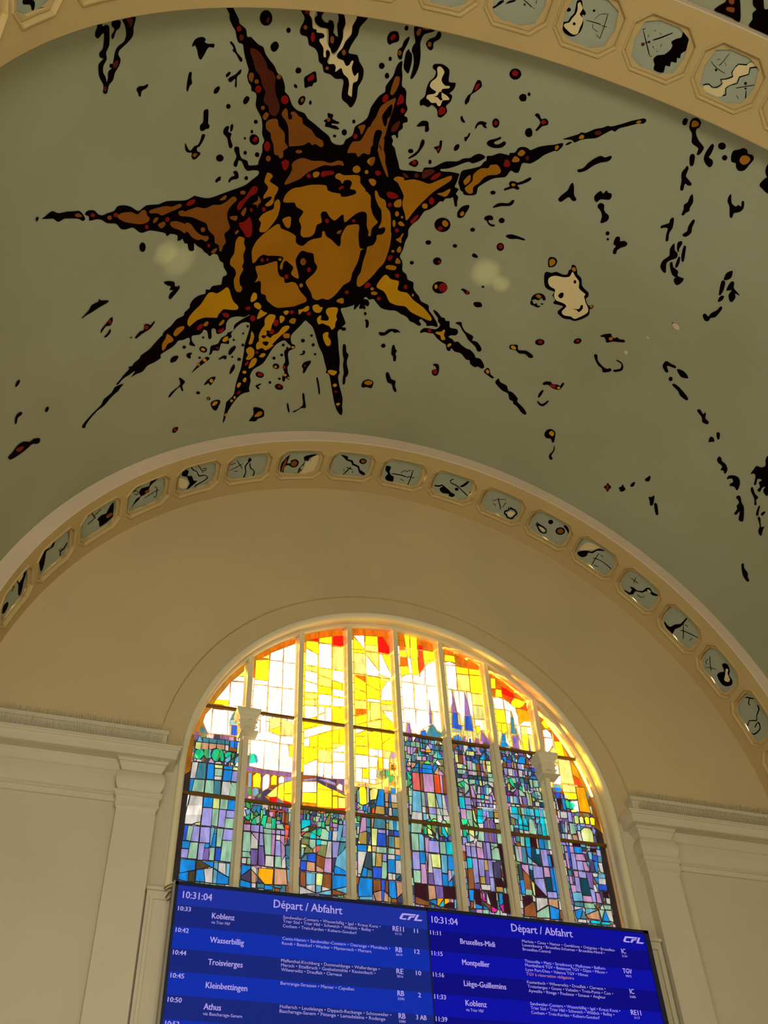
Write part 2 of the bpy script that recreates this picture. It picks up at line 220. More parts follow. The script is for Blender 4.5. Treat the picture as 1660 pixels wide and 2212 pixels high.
# mural (painted straight on the vault)
DATA_MURAL = """K 6595,3875 6571,3841 6562,3810 6537,3772 6513,3744 6500,3709 6479,3676 6451,3666 6437,3630 6418,3584 6394,3537 6382,3510 6386,3476 6367,3434 6347,3413 6340,3385 6310,3371 6298,3343 6294,3293 6274,3257 6242,3213 6223,3161 6213,3101 6189,3056 6197,3026 6190,2980 6202,2918 6204,2891 6235,2888 6267,2890 6284,2922 6323,2939 6344,2971 6355,3009 6365,3021 6388,3022 6388,2996 6365,2957 6377,2912 6369,2888 6349,2887 6344,2925 6319,2916 6296,2876 6268,2851 6237,2853 6192,2848 6187,2820 6224,2786 6258,2756 6295,2739 6371,2717 6424,2702 6517,2682 6601,2705 6626,2713 6687,2692 6820,2712 6883,2703 6975,2716 7029,2692 7084,2732 7145,2761 7195,2766 7217,2744 7268,2745 7301,2742 7336,2759 7364,2790 7391,2804 7425,2810 7441,2793 7409,2769 7402,2740 7351,2732 7307,2714 7261,2677 7191,2652 7153,2607 7109,2590 7059,2588 7012,2547 6977,2530 6927,2533 6858,2508 6805,2484 6789,2460 6762,2470 6709,2447 6704,2409 6679,2408 6667,2414 6645,2377 6623,2369 6609,2324 6581,2306 6566,2316 6573,2363 6544,2337 6507,2310 6487,2285 6458,2263 6438,2243 6416,2257 6380,2243 6356,2196 6328,2174 6317,2138 6290,2098 6285,2071 6312,2057 6312,2003 6341,1998 6382,1996 6395,1971 6426,1977 6425,1945 6467,1940 6507,1921 6531,1881 6531,1854 6554,1832 6567,1821 6572,1795 6622,1780 6659,1735 6708,1703 6721,1670 6731,1667 6779,1621 6810,1590 6844,1574 6878,1559 6885,1538 6927,1516 6939,1497 6971,1501 6964,1479 7002,1448 7027,1421 7061,1393 7041,1385 7016,1407 6990,1419 6954,1428 6910,1443 6925,1416 6941,1399 6897,1409 6843,1412 6811,1448 6758,1458 6707,1479 6711,1509 6661,1531 6611,1555 6581,1594 6583,1592 6538,1585 6500,1594 6485,1557 6486,1528 6443,1505 6440,1516 6467,1552 6475,1602 6422,1599 6398,1613 6388,1635 6359,1614 6340,1552 6326,1541 6315,1557 6326,1627 6295,1621 6279,1579 6244,1577 6214,1606 6218,1655 6203,1692 6171,1706 6128,1705 6083,1694 6052,1710 6046,1705 6097,1677 6150,1635 6150,1586 6192,1573 6197,1554 6237,1532 6256,1486 6307,1476 6308,1427 6312,1398 6291,1403 6282,1431 6237,1422 6229,1481 6193,1474 6166,1470 6171,1500 6181,1512 6154,1528 6163,1559 6143,1595 6115,1630 6083,1646 6048,1643 6027,1619 6027,1550 6038,1441 6032,1379 6029,1233 6036,1171 6045,1065 6046,968 6091,911 6093,867 6090,709 6078,718 6065,806 6033,889 5998,949 5957,975 5918,981 5928,1015 5928,1091 5941,1136 5925,1198 5863,1244 5832,1315 5797,1407 5736,1455 5695,1423 5667,1391 5709,1361 5699,1307 5684,1253 5695,1200 5667,1145 5678,1112 5668,1063 5650,1062 5648,1095 5621,1072 5619,1105 5640,1144 5655,1198 5648,1231 5672,1306 5673,1354 5634,1379 5641,1411 5664,1422 5684,1474 5679,1515 5633,1587 5605,1635 5579,1617 5536,1577 5499,1506 5475,1454 5445,1392 5405,1329 5369,1244 5341,1180 5338,1146 5307,1126 5262,1005 5217,881 5178,791 5138,735 5115,731 5122,784 5134,818 5148,899 5196,1010 5232,1109 5229,1154 5241,1187 5256,1274 5286,1369 5312,1463 5333,1536 5319,1568 5294,1554 5275,1567 5284,1587 5311,1590 5292,1622 5310,1662 5338,1711 5357,1755 5318,1769 5272,1793 5265,1799 5260,1759 5248,1761 5231,1798 5225,1809 5220,1769 5191,1772 5176,1764 5179,1794 5195,1808 5162,1797 5156,1823 5177,1855 5207,1857 5199,1876 5180,1870 5169,1857 5137,1866 5121,1853 5081,1814 5051,1793 4998,1787 4948,1791 4899,1769 4852,1753 4817,1719 4790,1714 4741,1694 4729,1713 4753,1739 4741,1757 4721,1746 4694,1727 4684,1708 4644,1719 4605,1719 4620,1757 4672,1817 4707,1850 4723,1892 4784,1913 4812,1953 4845,1981 4871,2015 4884,2062 4930,2077 4951,2117 4988,2144 5000,2191 5014,2227 5038,2260 5030,2319 5031,2385 5024,2433 5034,2486 5015,2536 4986,2578 4965,2646 4932,2671 4896,2716 4881,2746 4858,2751 4849,2776 4813,2789 4805,2800 4790,2777 4776,2745 4765,2734 4755,2741 4765,2775 4768,2810 4790,2831 4781,2868 4812,2878 4810,2913 4810,2965 4815,2981 4877,2979 4930,2970 4945,2984 4899,2999 4846,3033 4782,3080 4750,3077 4717,3097 4682,3133 4688,3152 4728,3156 4759,3132 4776,3111 4818,3096 4849,3067 4899,3054 4935,3041 4978,3002 5004,2983 5055,2970 5062,2937 5123,2933 5208,2926 5234,2967 5272,3036 5290,3074 5314,3094 5314,3123 5333,3152 5310,3164 5297,3146 5287,3151 5294,3190 5274,3218 5280,3253 5254,3269 5266,3299 5287,3307 5276,3352 5299,3394 5313,3460 5332,3487 5355,3502 5368,3564 5383,3605 5391,3648 5400,3657 5417,3636 5425,3598 5428,3553 5458,3481 5452,3444 5484,3409 5513,3344 5520,3312 5527,3249 5569,3205 5593,3179 5595,3123 5633,3088 5641,3055 5670,3046 5701,3050 5728,3067 5752,3101 5806,3136 5868,3178 5922,3212 5952,3245 6001,3261 6046,3296 6081,3353 6113,3381 6120,3416 6155,3478 6185,3495 6216,3539 6252,3572 6290,3612 6312,3651 6344,3664 6387,3696 6404,3709 6430,3712 6446,3754 6492,3785 6503,3810 6532,3848 6555,3875
K 7782,2897 7760,2901 7725,2910 7694,2907 7653,2879 7583,2862 7530,2845 7486,2831 7454,2795 7437,2764 7455,2757 7491,2784 7544,2805 7602,2825 7650,2824 7687,2858 7732,2876
K 4799,3007 4759,3030 4693,3070 4680,3104 4664,3125 4672,3153 4638,3167 4594,3199 4533,3203 4534,3219 4501,3234 4490,3272 4457,3290 4426,3288 4408,3282 4373,3315 4335,3340 4273,3371 4226,3399 4223,3366 4245,3329 4258,3330 4313,3277 4333,3244 4360,3209 4384,3188 4427,3178 4431,3142 4433,3103 4458,3094 4487,3098 4502,3050 4528,3033 4583,3007 4641,2942 4659,2910 4654,2868 4679,2847 4732,2837 4749,2855 4768,2863 4785,2894 4799,2916 4803,2967
K 4235,3424 4209,3448 4154,3492 4140,3512 4111,3519 4067,3564 4025,3590 3999,3615 3975,3620 3921,3661 3869,3706 3836,3729 3805,3750 3788,3741 3796,3717 3832,3699 3885,3657 3925,3626 3943,3595 3965,3596 4001,3553 4037,3510 4082,3487 4125,3461 4157,3429 4179,3440
K 4206,3392 4196,3415 4174,3428 4184,3405
K 4676,1863 4637,1847 4602,1815 4575,1812 4560,1790 4531,1793 4520,1754 4502,1738 4459,1741 4442,1714 4451,1684 4483,1674 4499,1653 4465,1642 4441,1622 4419,1634 4386,1613 4335,1591 4308,1590 4262,1556 4247,1534 4212,1536 4174,1500 4160,1472 4171,1450 4206,1460 4228,1445 4270,1464 4283,1493 4314,1493 4351,1525 4381,1537 4416,1536 4449,1559 4450,1531 4477,1534 4498,1577 4528,1589 4580,1618 4616,1651 4650,1647 4685,1649 4707,1633 4719,1646 4702,1680 4671,1690 4619,1693 4598,1710 4590,1744 4615,1769 4623,1798 4658,1831
K 4149,1442 4133,1477 4109,1458 4093,1425 4061,1409 4069,1392 4100,1404 4142,1422
K 4022,1412 3999,1384 3945,1373 3918,1333 3885,1331 3827,1294 3820,1262 3758,1228 3718,1189 3728,1171 3759,1179 3810,1219 3841,1228 3854,1252 3883,1256 3914,1306 3962,1313 4031,1359 4036,1386
K 4485,1791 4468,1807 4443,1810 4430,1782 4392,1741 4323,1716 4320,1679 4280,1677 4230,1629 4234,1600 4255,1598 4278,1628 4322,1656 4355,1678 4383,1712 4418,1743 4446,1777
K 6998,1368 7019,1346 7035,1324 7062,1312 7106,1285 7140,1254 7168,1243 7205,1234 7268,1191 7295,1162 7303,1139 7329,1157 7326,1179 7289,1207 7225,1244 7175,1271 7155,1309 7092,1336 7068,1373
D 6392,3644 6345,3631 6301,3591 6270,3551 6258,3524 6215,3498 6193,3463 6187,3414 6168,3358 6139,3308 6127,3264 6138,3228 6160,3221 6191,3242 6207,3285 6238,3307 6248,3343 6244,3378 6275,3420 6300,3476 6338,3516 6363,3570 6391,3617
B 6099,3258 6083,3273 6067,3251 6054,3207 6034,3200 6031,3223 6047,3244 6022,3253 5985,3224 5960,3210 5944,3173 5883,3138 5842,3094 5790,3067 5775,3036 5791,3021 5831,3040 5852,3031 5879,3050 5913,3029 5996,3018 6015,3033 6040,3140 6070,3192 6104,3228
B 6178,3198 6141,3204 6123,3191 6108,3154 6061,3109 6045,3048 6017,3010 6044,2986 6036,2947 6056,2933 6076,2955 6101,2963 6123,3032 6146,3071 6157,3108 6188,3131 6201,3176
B 6218,3245 6192,3231 6208,3194 6231,3213
B 6364,3496 6343,3486 6346,3438 6371,3455 6377,3486
B 6301,3441 6303,3433 6309,3428 6318,3428 6327,3433 6331,3441 6330,3449 6323,3454 6314,3454 6306,3449
B 6228,3274 6229,3267 6235,3262 6243,3262 6251,3267 6255,3274 6254,3282 6248,3287 6239,3287 6232,3282
B 6158,3473 6159,3464 6165,3458 6174,3458 6183,3463 6188,3472 6187,3481 6180,3487 6171,3487 6163,3482
R 6275,3393 6276,3380 6285,3372 6298,3372 6310,3380 6317,3393 6315,3407 6306,3415 6293,3415 6281,3407
R 6141,3017 6141,2997 6149,2984 6163,2985 6176,2997 6184,3018 6184,3038 6175,3050 6162,3050 6149,3038
R 6077,3329 6079,3313 6090,3302 6106,3302 6122,3312 6130,3328 6128,3344 6117,3354 6101,3355 6086,3345
R 6476,3757 6477,3747 6484,3741 6494,3741 6503,3747 6508,3757 6507,3766 6500,3772 6490,3772 6481,3766
D 6451,3705 6452,3695 6458,3688 6467,3688 6476,3695 6481,3705 6480,3716 6474,3722 6465,3722 6456,3716
R 6039,2904 6015,2924 5989,2909 5986,2877 6000,2849 6017,2857
B 5911,2983 5914,2976 5925,2971 5939,2970 5951,2974 5957,2982 5954,2989 5944,2994 5930,2994 5917,2990
B 6121,2932 6122,2920 6129,2913 6140,2913 6150,2921 6155,2933 6154,2944 6147,2952 6136,2951 6126,2944
B 5945,2921 5894,2939 5828,2922 5758,2925 5701,2913 5659,2933 5620,2932 5604,2901 5637,2906 5681,2894 5736,2895 5785,2871 5841,2836 5879,2794 5921,2769 5979,2744 5987,2764 5968,2809 5955,2857 5965,2889
O 6123,2834 6088,2817 6084,2797 6095,2769 6031,2728 6028,2691 6040,2654 6040,2612 6059,2588 6088,2589 6094,2602 6061,2638 6065,2659 6088,2655 6114,2644 6119,2668 6099,2713 6109,2741 6133,2766 6132,2802
O 6013,2637 5994,2620 5985,2578 5988,2510 6004,2468 6028,2426 6054,2392 6086,2390 6102,2408 6100,2463 6121,2490 6097,2531 6053,2554 6028,2570 6032,2612
B 6254,2696 6257,2687 6265,2683 6277,2684 6288,2690 6293,2699 6291,2707 6282,2711 6270,2711 6260,2705
B 6433,2660 6412,2681 6389,2687 6393,2659 6424,2655
R 6214,2734 6183,2736 6170,2707 6181,2683 6210,2669 6237,2638 6255,2607 6273,2571 6296,2585 6291,2626 6263,2648 6238,2687
R 6260,2475 6232,2477 6204,2504 6190,2511 6171,2476 6159,2433 6152,2373 6170,2357 6191,2363 6219,2404 6250,2440
B 6158,2666 6130,2624 6146,2600 6144,2571 6158,2600 6188,2610 6156,2633
R 6086,2564 6087,2554 6092,2548 6100,2548 6108,2555 6112,2565 6111,2575 6106,2581 6098,2580 6090,2574
R 6180,2564 6180,2556 6184,2551 6190,2551 6196,2557 6200,2566 6199,2574 6195,2580 6189,2579 6184,2573
B 6261,2550 6243,2581 6229,2584 6226,2555 6236,2523 6254,2533
B 6334,2528 6285,2527 6284,2498 6300,2495 6332,2513
B 6280,2401 6263,2420 6252,2407 6269,2387
B 6506,2454 6508,2443 6515,2438 6526,2439 6535,2447 6540,2459 6538,2469 6531,2475 6521,2473 6511,2465
B 6675,2612 6628,2623 6589,2629 6530,2612 6476,2629 6427,2623 6382,2642 6347,2671 6322,2669 6310,2644 6337,2614 6361,2567 6351,2509 6323,2439 6357,2401 6335,2339 6350,2307 6356,2269 6373,2276 6385,2320 6417,2342 6430,2394 6478,2443 6503,2496 6557,2528 6619,2562 6671,2579
B 6663,2526 6629,2520 6600,2487 6569,2449 6523,2413 6480,2402 6469,2383 6486,2361 6518,2383 6551,2384 6597,2413 6627,2451 6655,2473
B 6937,2677 6831,2680 6781,2666 6725,2675 6710,2653 6752,2638 6800,2628 6848,2619 6884,2642 6938,2655
B 7184,2705 7148,2713 7080,2698 7035,2671 7004,2690 6975,2682 6962,2649 6938,2620 6952,2597 7001,2596 7071,2621 7132,2649 7178,2685
B 6726,2621 6693,2623 6675,2608 6671,2579 6713,2591
B 6774,2556 6741,2557 6662,2518 6652,2452 6698,2485 6751,2512 6776,2541
B 6910,2594 6896,2614 6871,2608 6884,2584 6904,2579
B 6869,2561 6825,2571 6813,2545 6840,2527
B 7518,2820 7494,2820 7467,2796 7470,2787 7514,2806
B 7230,2704 7232,2696 7241,2693 7251,2697 7260,2705 7265,2715 7262,2722 7254,2725 7243,2722 7234,2714
R 7181,2708 7184,2700 7193,2697 7204,2701 7215,2709 7219,2719 7216,2727 7207,2729 7196,2726 7186,2718
R 6785,2578 6787,2568 6794,2564 6805,2566 6814,2574 6819,2585 6817,2595 6809,2599 6799,2597 6789,2589
R 6940,2562 6941,2553 6948,2549 6956,2551 6964,2559 6967,2569 6966,2577 6960,2581 6951,2579 6944,2572
R 7362,2762 7364,2755 7373,2753 7383,2757 7393,2764 7397,2773 7394,2780 7386,2782 7375,2778 7366,2771
R 6675,2666 6654,2686 6618,2688 6618,2661 6656,2648
R 6450,2326 6450,2317 6455,2312 6461,2313 6467,2319 6470,2329 6470,2338 6466,2343 6459,2342 6453,2335
B 6434,2276 6414,2295 6393,2296 6401,2267 6425,2262
O 5970,2620 5964,2669 5925,2715 5865,2729 5798,2747 5695,2749 5676,2716 5628,2699 5580,2694 5567,2674 5528,2677 5478,2700 5470,2718 5486,2733 5519,2738 5516,2776 5533,2800 5572,2796 5582,2770 5603,2793 5638,2807 5643,2832 5619,2846 5581,2833 5481,2843 5460,2791 5414,2746 5402,2713 5369,2695 5326,2538 5288,2398 5307,2396 5308,2432 5333,2465 5354,2552 5384,2575 5428,2557 5465,2513 5498,2479 5519,2535 5540,2524 5572,2486 5619,2518 5642,2547 5671,2550 5681,2523 5661,2467 5692,2444 5694,2382 5720,2350 5768,2344 5794,2370 5802,2432 5829,2484 5810,2544 5865,2578 5888,2611 5936,2611
O 5437,2578 5364,2578 5346,2536 5333,2465 5310,2423 5302,2392 5287,2394 5293,2452 5265,2502 5278,2522 5305,2550 5325,2583 5344,2624 5361,2692 5382,2715 5410,2729 5461,2680
O 5640,2393 5624,2394 5604,2359 5562,2334 5511,2292 5489,2285 5487,2313 5496,2367 5480,2440 5453,2461 5399,2471 5382,2441 5375,2388 5343,2290 5308,2280 5328,2264 5327,2207 5330,2150 5345,2072 5345,2004 5386,1962 5414,1900 5438,1859 5473,1827 5517,1835 5556,1819 5595,1842 5612,1881 5659,1948 5672,1986 5630,2044 5613,2101 5644,2147 5666,2211 5709,2223 5753,2236 5773,2213 5783,2181 5786,2154 5766,2098 5742,2042 5734,2004 5776,2023 5798,2052 5791,2098 5832,2136 5856,2154 5873,2137 5871,2086 5889,2091 5892,2128 5882,2182 5951,2198 6001,2200 6036,2211 6065,2191 6084,2157 6103,2149 6117,2195 6127,2258 6100,2334 6039,2400 5983,2446 5958,2441 5945,2415 5883,2388 5826,2352 5817,2308 5787,2281 5754,2277 5728,2309 5692,2332 5638,2348
O 6076,2115 6020,2125 5950,2148 5921,2147 5902,2073 5876,2026 5844,2011 5833,1977 5814,1967 5774,1976 5737,1957 5700,1899 5645,1841 5634,1807 5668,1787 5723,1763 5798,1755 5849,1757 5898,1789 5939,1830 5955,1870 5993,1891 6004,1949 6021,1997 6057,1986 6045,2035
O 6245,2368 6201,2351 6199,2316 6179,2271 6186,2219 6172,2164 6179,2129 6165,2101 6181,2048 6170,1983 6148,1953 6150,1921 6175,1919 6202,1950 6223,2026 6214,2070 6235,2118 6269,2149 6277,2194 6257,2244 6262,2322
O 5891,2166 5892,2160 5898,2156 5906,2156 5913,2160 5917,2167 5916,2173 5910,2177 5902,2177 5894,2173
O 5947,2488 5894,2503 5882,2423 5910,2423 5937,2458
B 5706,2145 5707,2128 5715,2117 5728,2116 5741,2127 5749,2145 5748,2162 5740,2173 5727,2173 5714,2162
R 5656,2079 5656,2067 5662,2059 5671,2059 5680,2066 5685,2078 5685,2090 5679,2098 5670,2098 5661,2091
R 5810,2022 5811,2011 5818,2004 5829,2005 5838,2012 5844,2023 5843,2034 5836,2040 5825,2040 5816,2033
O 5687,1945 5688,1935 5693,1929 5702,1929 5710,1935 5714,1945 5714,1955 5708,1962 5700,1962 5692,1956
R 5611,2481 5611,2470 5617,2464 5626,2463 5635,2469 5640,2479 5639,2489 5634,2496 5625,2497 5616,2491
R 5423,2497 5423,2490 5429,2484 5437,2484 5444,2487 5448,2494 5447,2502 5442,2507 5434,2508 5427,2504
B 5535,2395 5522,2411 5502,2411 5509,2388 5528,2382
R 6024,2166 6025,2156 6030,2151 6037,2151 6044,2158 6048,2167 6047,2177 6043,2182 6035,2182 6028,2176
R 5989,2168 5990,2162 5993,2158 5998,2159 6003,2163 6006,2169 6006,2176 6002,2179 5997,2179 5992,2175
R 5813,2813 5814,2803 5821,2797 5831,2796 5840,2802 5845,2812 5844,2821 5837,2827 5828,2828 5819,2822
O 5804,2830 5788,2845 5759,2840 5764,2811 5790,2802
R 5747,2841 5719,2855 5665,2856 5660,2834 5696,2823 5736,2809
O 5482,2889 5483,2873 5493,2862 5509,2860 5524,2868 5532,2884 5531,2900 5521,2911 5505,2913 5491,2904
O 5424,2876 5424,2867 5429,2861 5436,2860 5444,2864 5448,2873 5448,2881 5443,2888 5436,2888 5428,2884
R 5600,2730 5586,2753 5565,2750 5583,2724
O 6531,1734 6520,1778 6491,1817 6447,1863 6413,1920 6375,1949 6329,1928 6298,1946 6269,1971 6249,1952 6221,1888 6191,1837 6156,1804 6154,1771 6184,1770 6256,1790 6284,1757 6340,1730 6411,1744 6470,1733 6510,1710
R 6262,1754 6232,1749 6211,1726 6216,1708 6249,1723
R 6091,1777 6067,1786 6051,1768 6062,1755 6084,1762
R 5997,1675 5998,1660 6007,1652 6020,1653 6032,1664 6039,1680 6037,1694 6029,1703 6016,1701 6004,1691
R 5807,1627 5809,1614 5818,1606 5831,1607 5843,1615 5849,1629 5848,1642 5839,1649 5826,1648 5814,1640
O 5342,2746 5324,2736 5299,2701 5254,2681 5234,2632 5202,2601 5178,2542 5156,2455 5143,2420 5131,2329 5132,2235 5141,2176 5164,2134 5184,2082 5213,2029 5256,1965 5287,1971 5299,2038 5286,2088 5290,2174 5286,2259 5288,2301 5252,2320 5239,2368 5244,2404 5210,2414 5195,2449 5209,2474 5238,2460 5248,2468 5240,2514 5262,2601 5290,2632 5330,2696
O 5237,2857 5217,2873 5174,2872 5161,2853 5107,2872 5042,2868 4993,2861 4953,2887 4889,2937 4858,2953 4853,2924 4881,2883 4934,2822 4967,2770 4999,2711 5025,2660 5044,2612 5068,2553 5093,2602 5122,2651 5134,2693 5137,2736 5169,2783 5205,2828 5232,2841
O 4916,2800 4885,2816 4860,2839 4841,2857 4835,2837 4850,2793 4878,2791
O 4953,2694 4953,2681 4961,2671 4973,2669 4985,2674 4992,2685 4992,2698 4984,2707 4972,2710 4960,2705
R 4958,2737 4946,2766 4920,2746 4923,2714 4943,2714
R 5037,2559 5016,2599 4999,2612 4997,2590 5016,2540 5036,2541
R 5258,2742 5233,2753 5181,2737 5176,2716 5212,2701 5247,2713
R 5202,2654 5202,2644 5207,2637 5215,2636 5223,2641 5228,2650 5228,2661 5223,2668 5215,2669 5207,2664
O 5187,2683 5149,2708 5136,2652 5179,2645
O 5133,2595 5133,2582 5138,2574 5146,2572 5155,2578 5161,2590 5161,2603 5156,2611 5148,2613 5139,2607
O 5138,2517 5136,2501 5138,2489 5145,2488 5153,2498 5159,2514 5162,2530 5159,2541 5152,2542 5144,2533
O 5121,2525 5105,2539 5075,2519 5076,2506 5104,2505
O 5098,2574 5098,2568 5101,2563 5105,2563 5110,2566 5113,2571 5113,2578 5111,2582 5106,2583 5101,2580
R 5098,2467 5098,2457 5105,2450 5114,2448 5123,2453 5129,2461 5128,2471 5122,2478 5112,2480 5103,2476
O 5102,2390 5079,2413 5071,2442 5059,2444 5065,2406 5056,2371 5078,2376
O 5073,2311 5064,2339 5050,2334 5042,2298 5063,2289
O 5088,2294 5088,2287 5093,2283 5099,2281 5106,2284 5110,2290 5109,2297 5105,2302 5098,2303 5091,2300
R 5124,2236 5105,2258 5086,2242 5101,2211 5117,2218
O 5059,2209 5055,2243 5026,2224 5023,2201 5051,2196
O 5114,2166 5083,2176 5040,2169 5049,2138 5108,2142
R 5033,2095 5017,2114 4998,2098 5008,2077
R 4916,2016 4915,2004 4921,1995 4930,1994 4939,1999 4944,2010 4945,2021 4939,2030 4930,2032 4921,2026
R 5230,1978 5215,2005 5188,1994 5190,1969 5220,1953
R 5332,1904 5333,1894 5339,1888 5348,1887 5357,1892 5362,1902 5361,1912 5355,1918 5346,1919 5337,1914
O 5155,1957 5155,1948 5161,1943 5169,1941 5176,1945 5181,1953 5180,1961 5175,1967 5167,1968 5159,1964
O 5119,1922 5122,1912 5132,1905 5148,1903 5161,1906 5168,1915 5166,1925 5155,1932 5140,1934 5126,1930
R 5083,1879 5083,1869 5089,1861 5098,1860 5107,1865 5113,1875 5112,1885 5107,1893 5097,1894 5089,1889
O 4851,1956 4850,1949 4853,1944 4858,1943 4863,1946 4867,1952 4867,1960 4864,1965 4859,1966 4854,1962
O 5408,1821 5381,1848 5359,1845 5350,1806 5375,1804
O 5485,2887 5486,2872 5497,2861 5513,2859 5528,2867 5536,2881 5535,2897 5524,2908 5508,2910 5493,2902
O 5453,2951 5433,2982 5407,2986 5401,2949 5415,2924
O 5408,2819 5380,2831 5353,2814 5356,2783 5379,2783
O 5423,2876 5423,2867 5428,2861 5436,2860 5444,2864 5449,2872 5448,2881 5443,2887 5435,2889 5428,2884
R 5378,2886 5360,2895 5336,2884 5347,2858 5369,2866
B 5406,3120 5376,3125 5362,3054 5339,3008 5318,2928 5282,2867 5277,2861 5296,2873 5318,2912 5347,2966 5372,3003 5371,3044 5402,3089
B 5602,3007 5584,3077 5534,3091 5512,3157 5490,3192 5445,3013 5490,3008 5521,2975 5543,3001 5588,2996
B 5573,3189 5531,3206 5525,3179 5537,3134 5556,3167
R 5558,3120 5559,3109 5565,3102 5574,3101 5583,3107 5588,3116 5588,3127 5582,3134 5573,3135 5564,3129
B 5490,3196 5470,3265 5458,3337 5424,3380 5386,3409 5371,3408 5372,3327 5377,3232 5378,3145 5399,3077 5364,3033 5333,2972 5286,2879 5289,2861 5338,2930 5379,2998 5408,3051 5444,3070 5455,3053
k 5430,3287 5407,3345 5390,3367 5378,3349 5377,3287 5391,3269 5385,3231 5396,3213 5420,3249
k 5447,3174 5418,3182 5402,3165 5405,3100 5400,3020 5422,3017 5448,3102
B 5419,3450 5414,3541 5399,3556 5383,3550 5377,3502 5391,3443 5406,3429
R 5459,3398 5444,3429 5423,3419 5425,3384 5448,3373
R 5357,3372 5352,3438 5329,3435 5316,3395 5339,3375
R 5294,3341 5294,3331 5298,3323 5307,3322 5315,3327 5320,3336 5320,3346 5315,3353 5307,3355 5299,3350
D 5349,3197 5337,3239 5310,3267 5301,3245 5311,3199 5334,3184
R 5336,2880 5337,2869 5346,2862 5358,2860 5369,2865 5375,2874 5374,2884 5366,2891 5354,2893 5342,2889
B 5435,2974 5408,2990 5401,2962 5408,2928 5423,2926
D 5056,2904 5053,2947 5012,2969 4979,2963 4988,2940 5012,2913 5037,2891
D 5190,2904 5157,2897 5144,2878 5167,2878
D 5076,2908 5076,2898 5083,2891 5093,2889 5103,2893 5108,2902 5108,2912 5101,2919 5091,2921 5081,2917
R 4992,2900 4972,2939 4938,2960 4938,2930 4968,2897
O 4742,2896 4711,2948 4718,2999 4699,3038 4675,3062 4636,3074 4631,3097 4604,3110 4581,3112 4547,3075 4567,3043 4616,3024 4645,2993 4663,2949 4691,2910 4682,2869 4706,2855 4735,2872
O 4768,2942 4746,2987 4734,2986 4726,2948 4747,2912 4762,2922
R 4545,3122 4544,3166 4520,3165 4503,3136 4520,3116
O 4482,3236 4465,3267 4436,3255 4450,3223 4473,3222
O 4502,3175 4492,3210 4457,3198 4461,3175 4493,3165
D 4400,3225 4399,3216 4402,3208 4409,3206 4417,3210 4422,3218 4423,3228 4419,3235 4412,3237 4405,3234
O 4265,3360 4257,3373 4242,3369 4246,3343 4258,3339
O 4143,3473 4134,3497 4113,3494 4116,3474 4135,3465
O 3842,3703 3833,3723 3816,3727 3819,3709
D 4017,3556 4018,3546 4027,3537 4040,3532 4053,3533 4060,3539 4059,3548 4050,3557 4037,3562 4024,3562
Y 5142,1980 5115,2073 5090,2089 5053,2059 4997,2054 4986,2027 4981,1978 4944,1965 4902,1963 4846,1914 4766,1871 4723,1840 4669,1786 4675,1760 4739,1774 4833,1804 4887,1844 4946,1842 5011,1861 5050,1915 5084,1950
Y 4604,1665 4597,1676 4565,1687 4554,1706 4540,1705 4537,1663 4516,1631 4524,1618 4545,1617 4563,1650 4586,1654
Y 4486,1580 4475,1600 4459,1598 4463,1574 4477,1563
R 4639,1674 4639,1665 4644,1658 4652,1656 4660,1660 4665,1667 4665,1676 4660,1683 4652,1685 4644,1682
Y 4137,1441 4130,1461 4109,1446 4116,1423
Y 6532,1730 6526,1774 6490,1821 6445,1867 6398,1949 6344,1930 6297,1950 6270,1969 6246,1952 6225,1903 6194,1842 6153,1799 6152,1770 6199,1772 6261,1787 6292,1763 6302,1723 6356,1738 6400,1742 6459,1731 6506,1695 6520,1703
O 6632,1662 6611,1703 6560,1708 6552,1683 6586,1650 6611,1636
O 6712,1602 6691,1642 6682,1677 6631,1625 6632,1596 6666,1588 6687,1547 6705,1548
R 6447,1653 6435,1688 6410,1692 6402,1666 6424,1643
O 6400,1685 6381,1705 6363,1696 6367,1669 6389,1666
R 6275,1607 6243,1623 6229,1614 6237,1586 6268,1589
R 6264,1749 6239,1755 6209,1731 6210,1712 6247,1723
R 6090,1772 6073,1785 6050,1773 6059,1754 6082,1759
R 5999,1675 6000,1659 6007,1650 6019,1651 6031,1663 6037,1679 6037,1695 6029,1704 6017,1703 6006,1692
O 6276,1665 6251,1695 6236,1682 6252,1652 6272,1650
Y 6225,1510 6212,1537 6186,1538 6184,1503 6209,1495
D 6239,1445 6241,1438 6246,1435 6254,1436 6261,1442 6265,1450 6264,1457 6258,1460 6250,1458 6243,1453
Y 6065,1855 6052,1901 6024,1884 6020,1841 6054,1821
Y 6030,1804 6002,1813 5969,1775 5982,1750 6020,1775
Y 5985,1674 5973,1746 5944,1729 5913,1712 5944,1685 5967,1670
Y 5892,1701 5846,1688 5844,1653 5856,1604 5859,1554 5890,1557 5880,1525 5886,1511 5832,1476 5829,1440 5843,1420 5807,1418 5860,1372 5891,1399 5933,1387 5947,1440 5930,1469 5942,1511 5931,1570 5913,1608 5922,1659
Y 5837,1502 5794,1530 5769,1580 5729,1593 5715,1573 5735,1538 5771,1498 5811,1439 5839,1399 5861,1375 5892,1404 5856,1442
k 5901,1451 5876,1456 5852,1447 5860,1417 5883,1424
k 5920,1509 5900,1515 5880,1500 5899,1486
R 5848,1629 5827,1652 5808,1622 5815,1592 5839,1598
R 5866,1545 5849,1566 5825,1547 5836,1519 5858,1526
Y 5810,1676 5790,1683 5768,1660 5778,1625 5796,1621
Y 5789,1720 5769,1729 5747,1719 5761,1689 5781,1702
R 5741,1719 5727,1731 5706,1713 5723,1693
Y 5676,1733 5648,1740 5619,1768 5602,1756 5603,1728 5643,1718 5663,1690
R 5605,1693 5592,1718 5574,1703 5588,1681
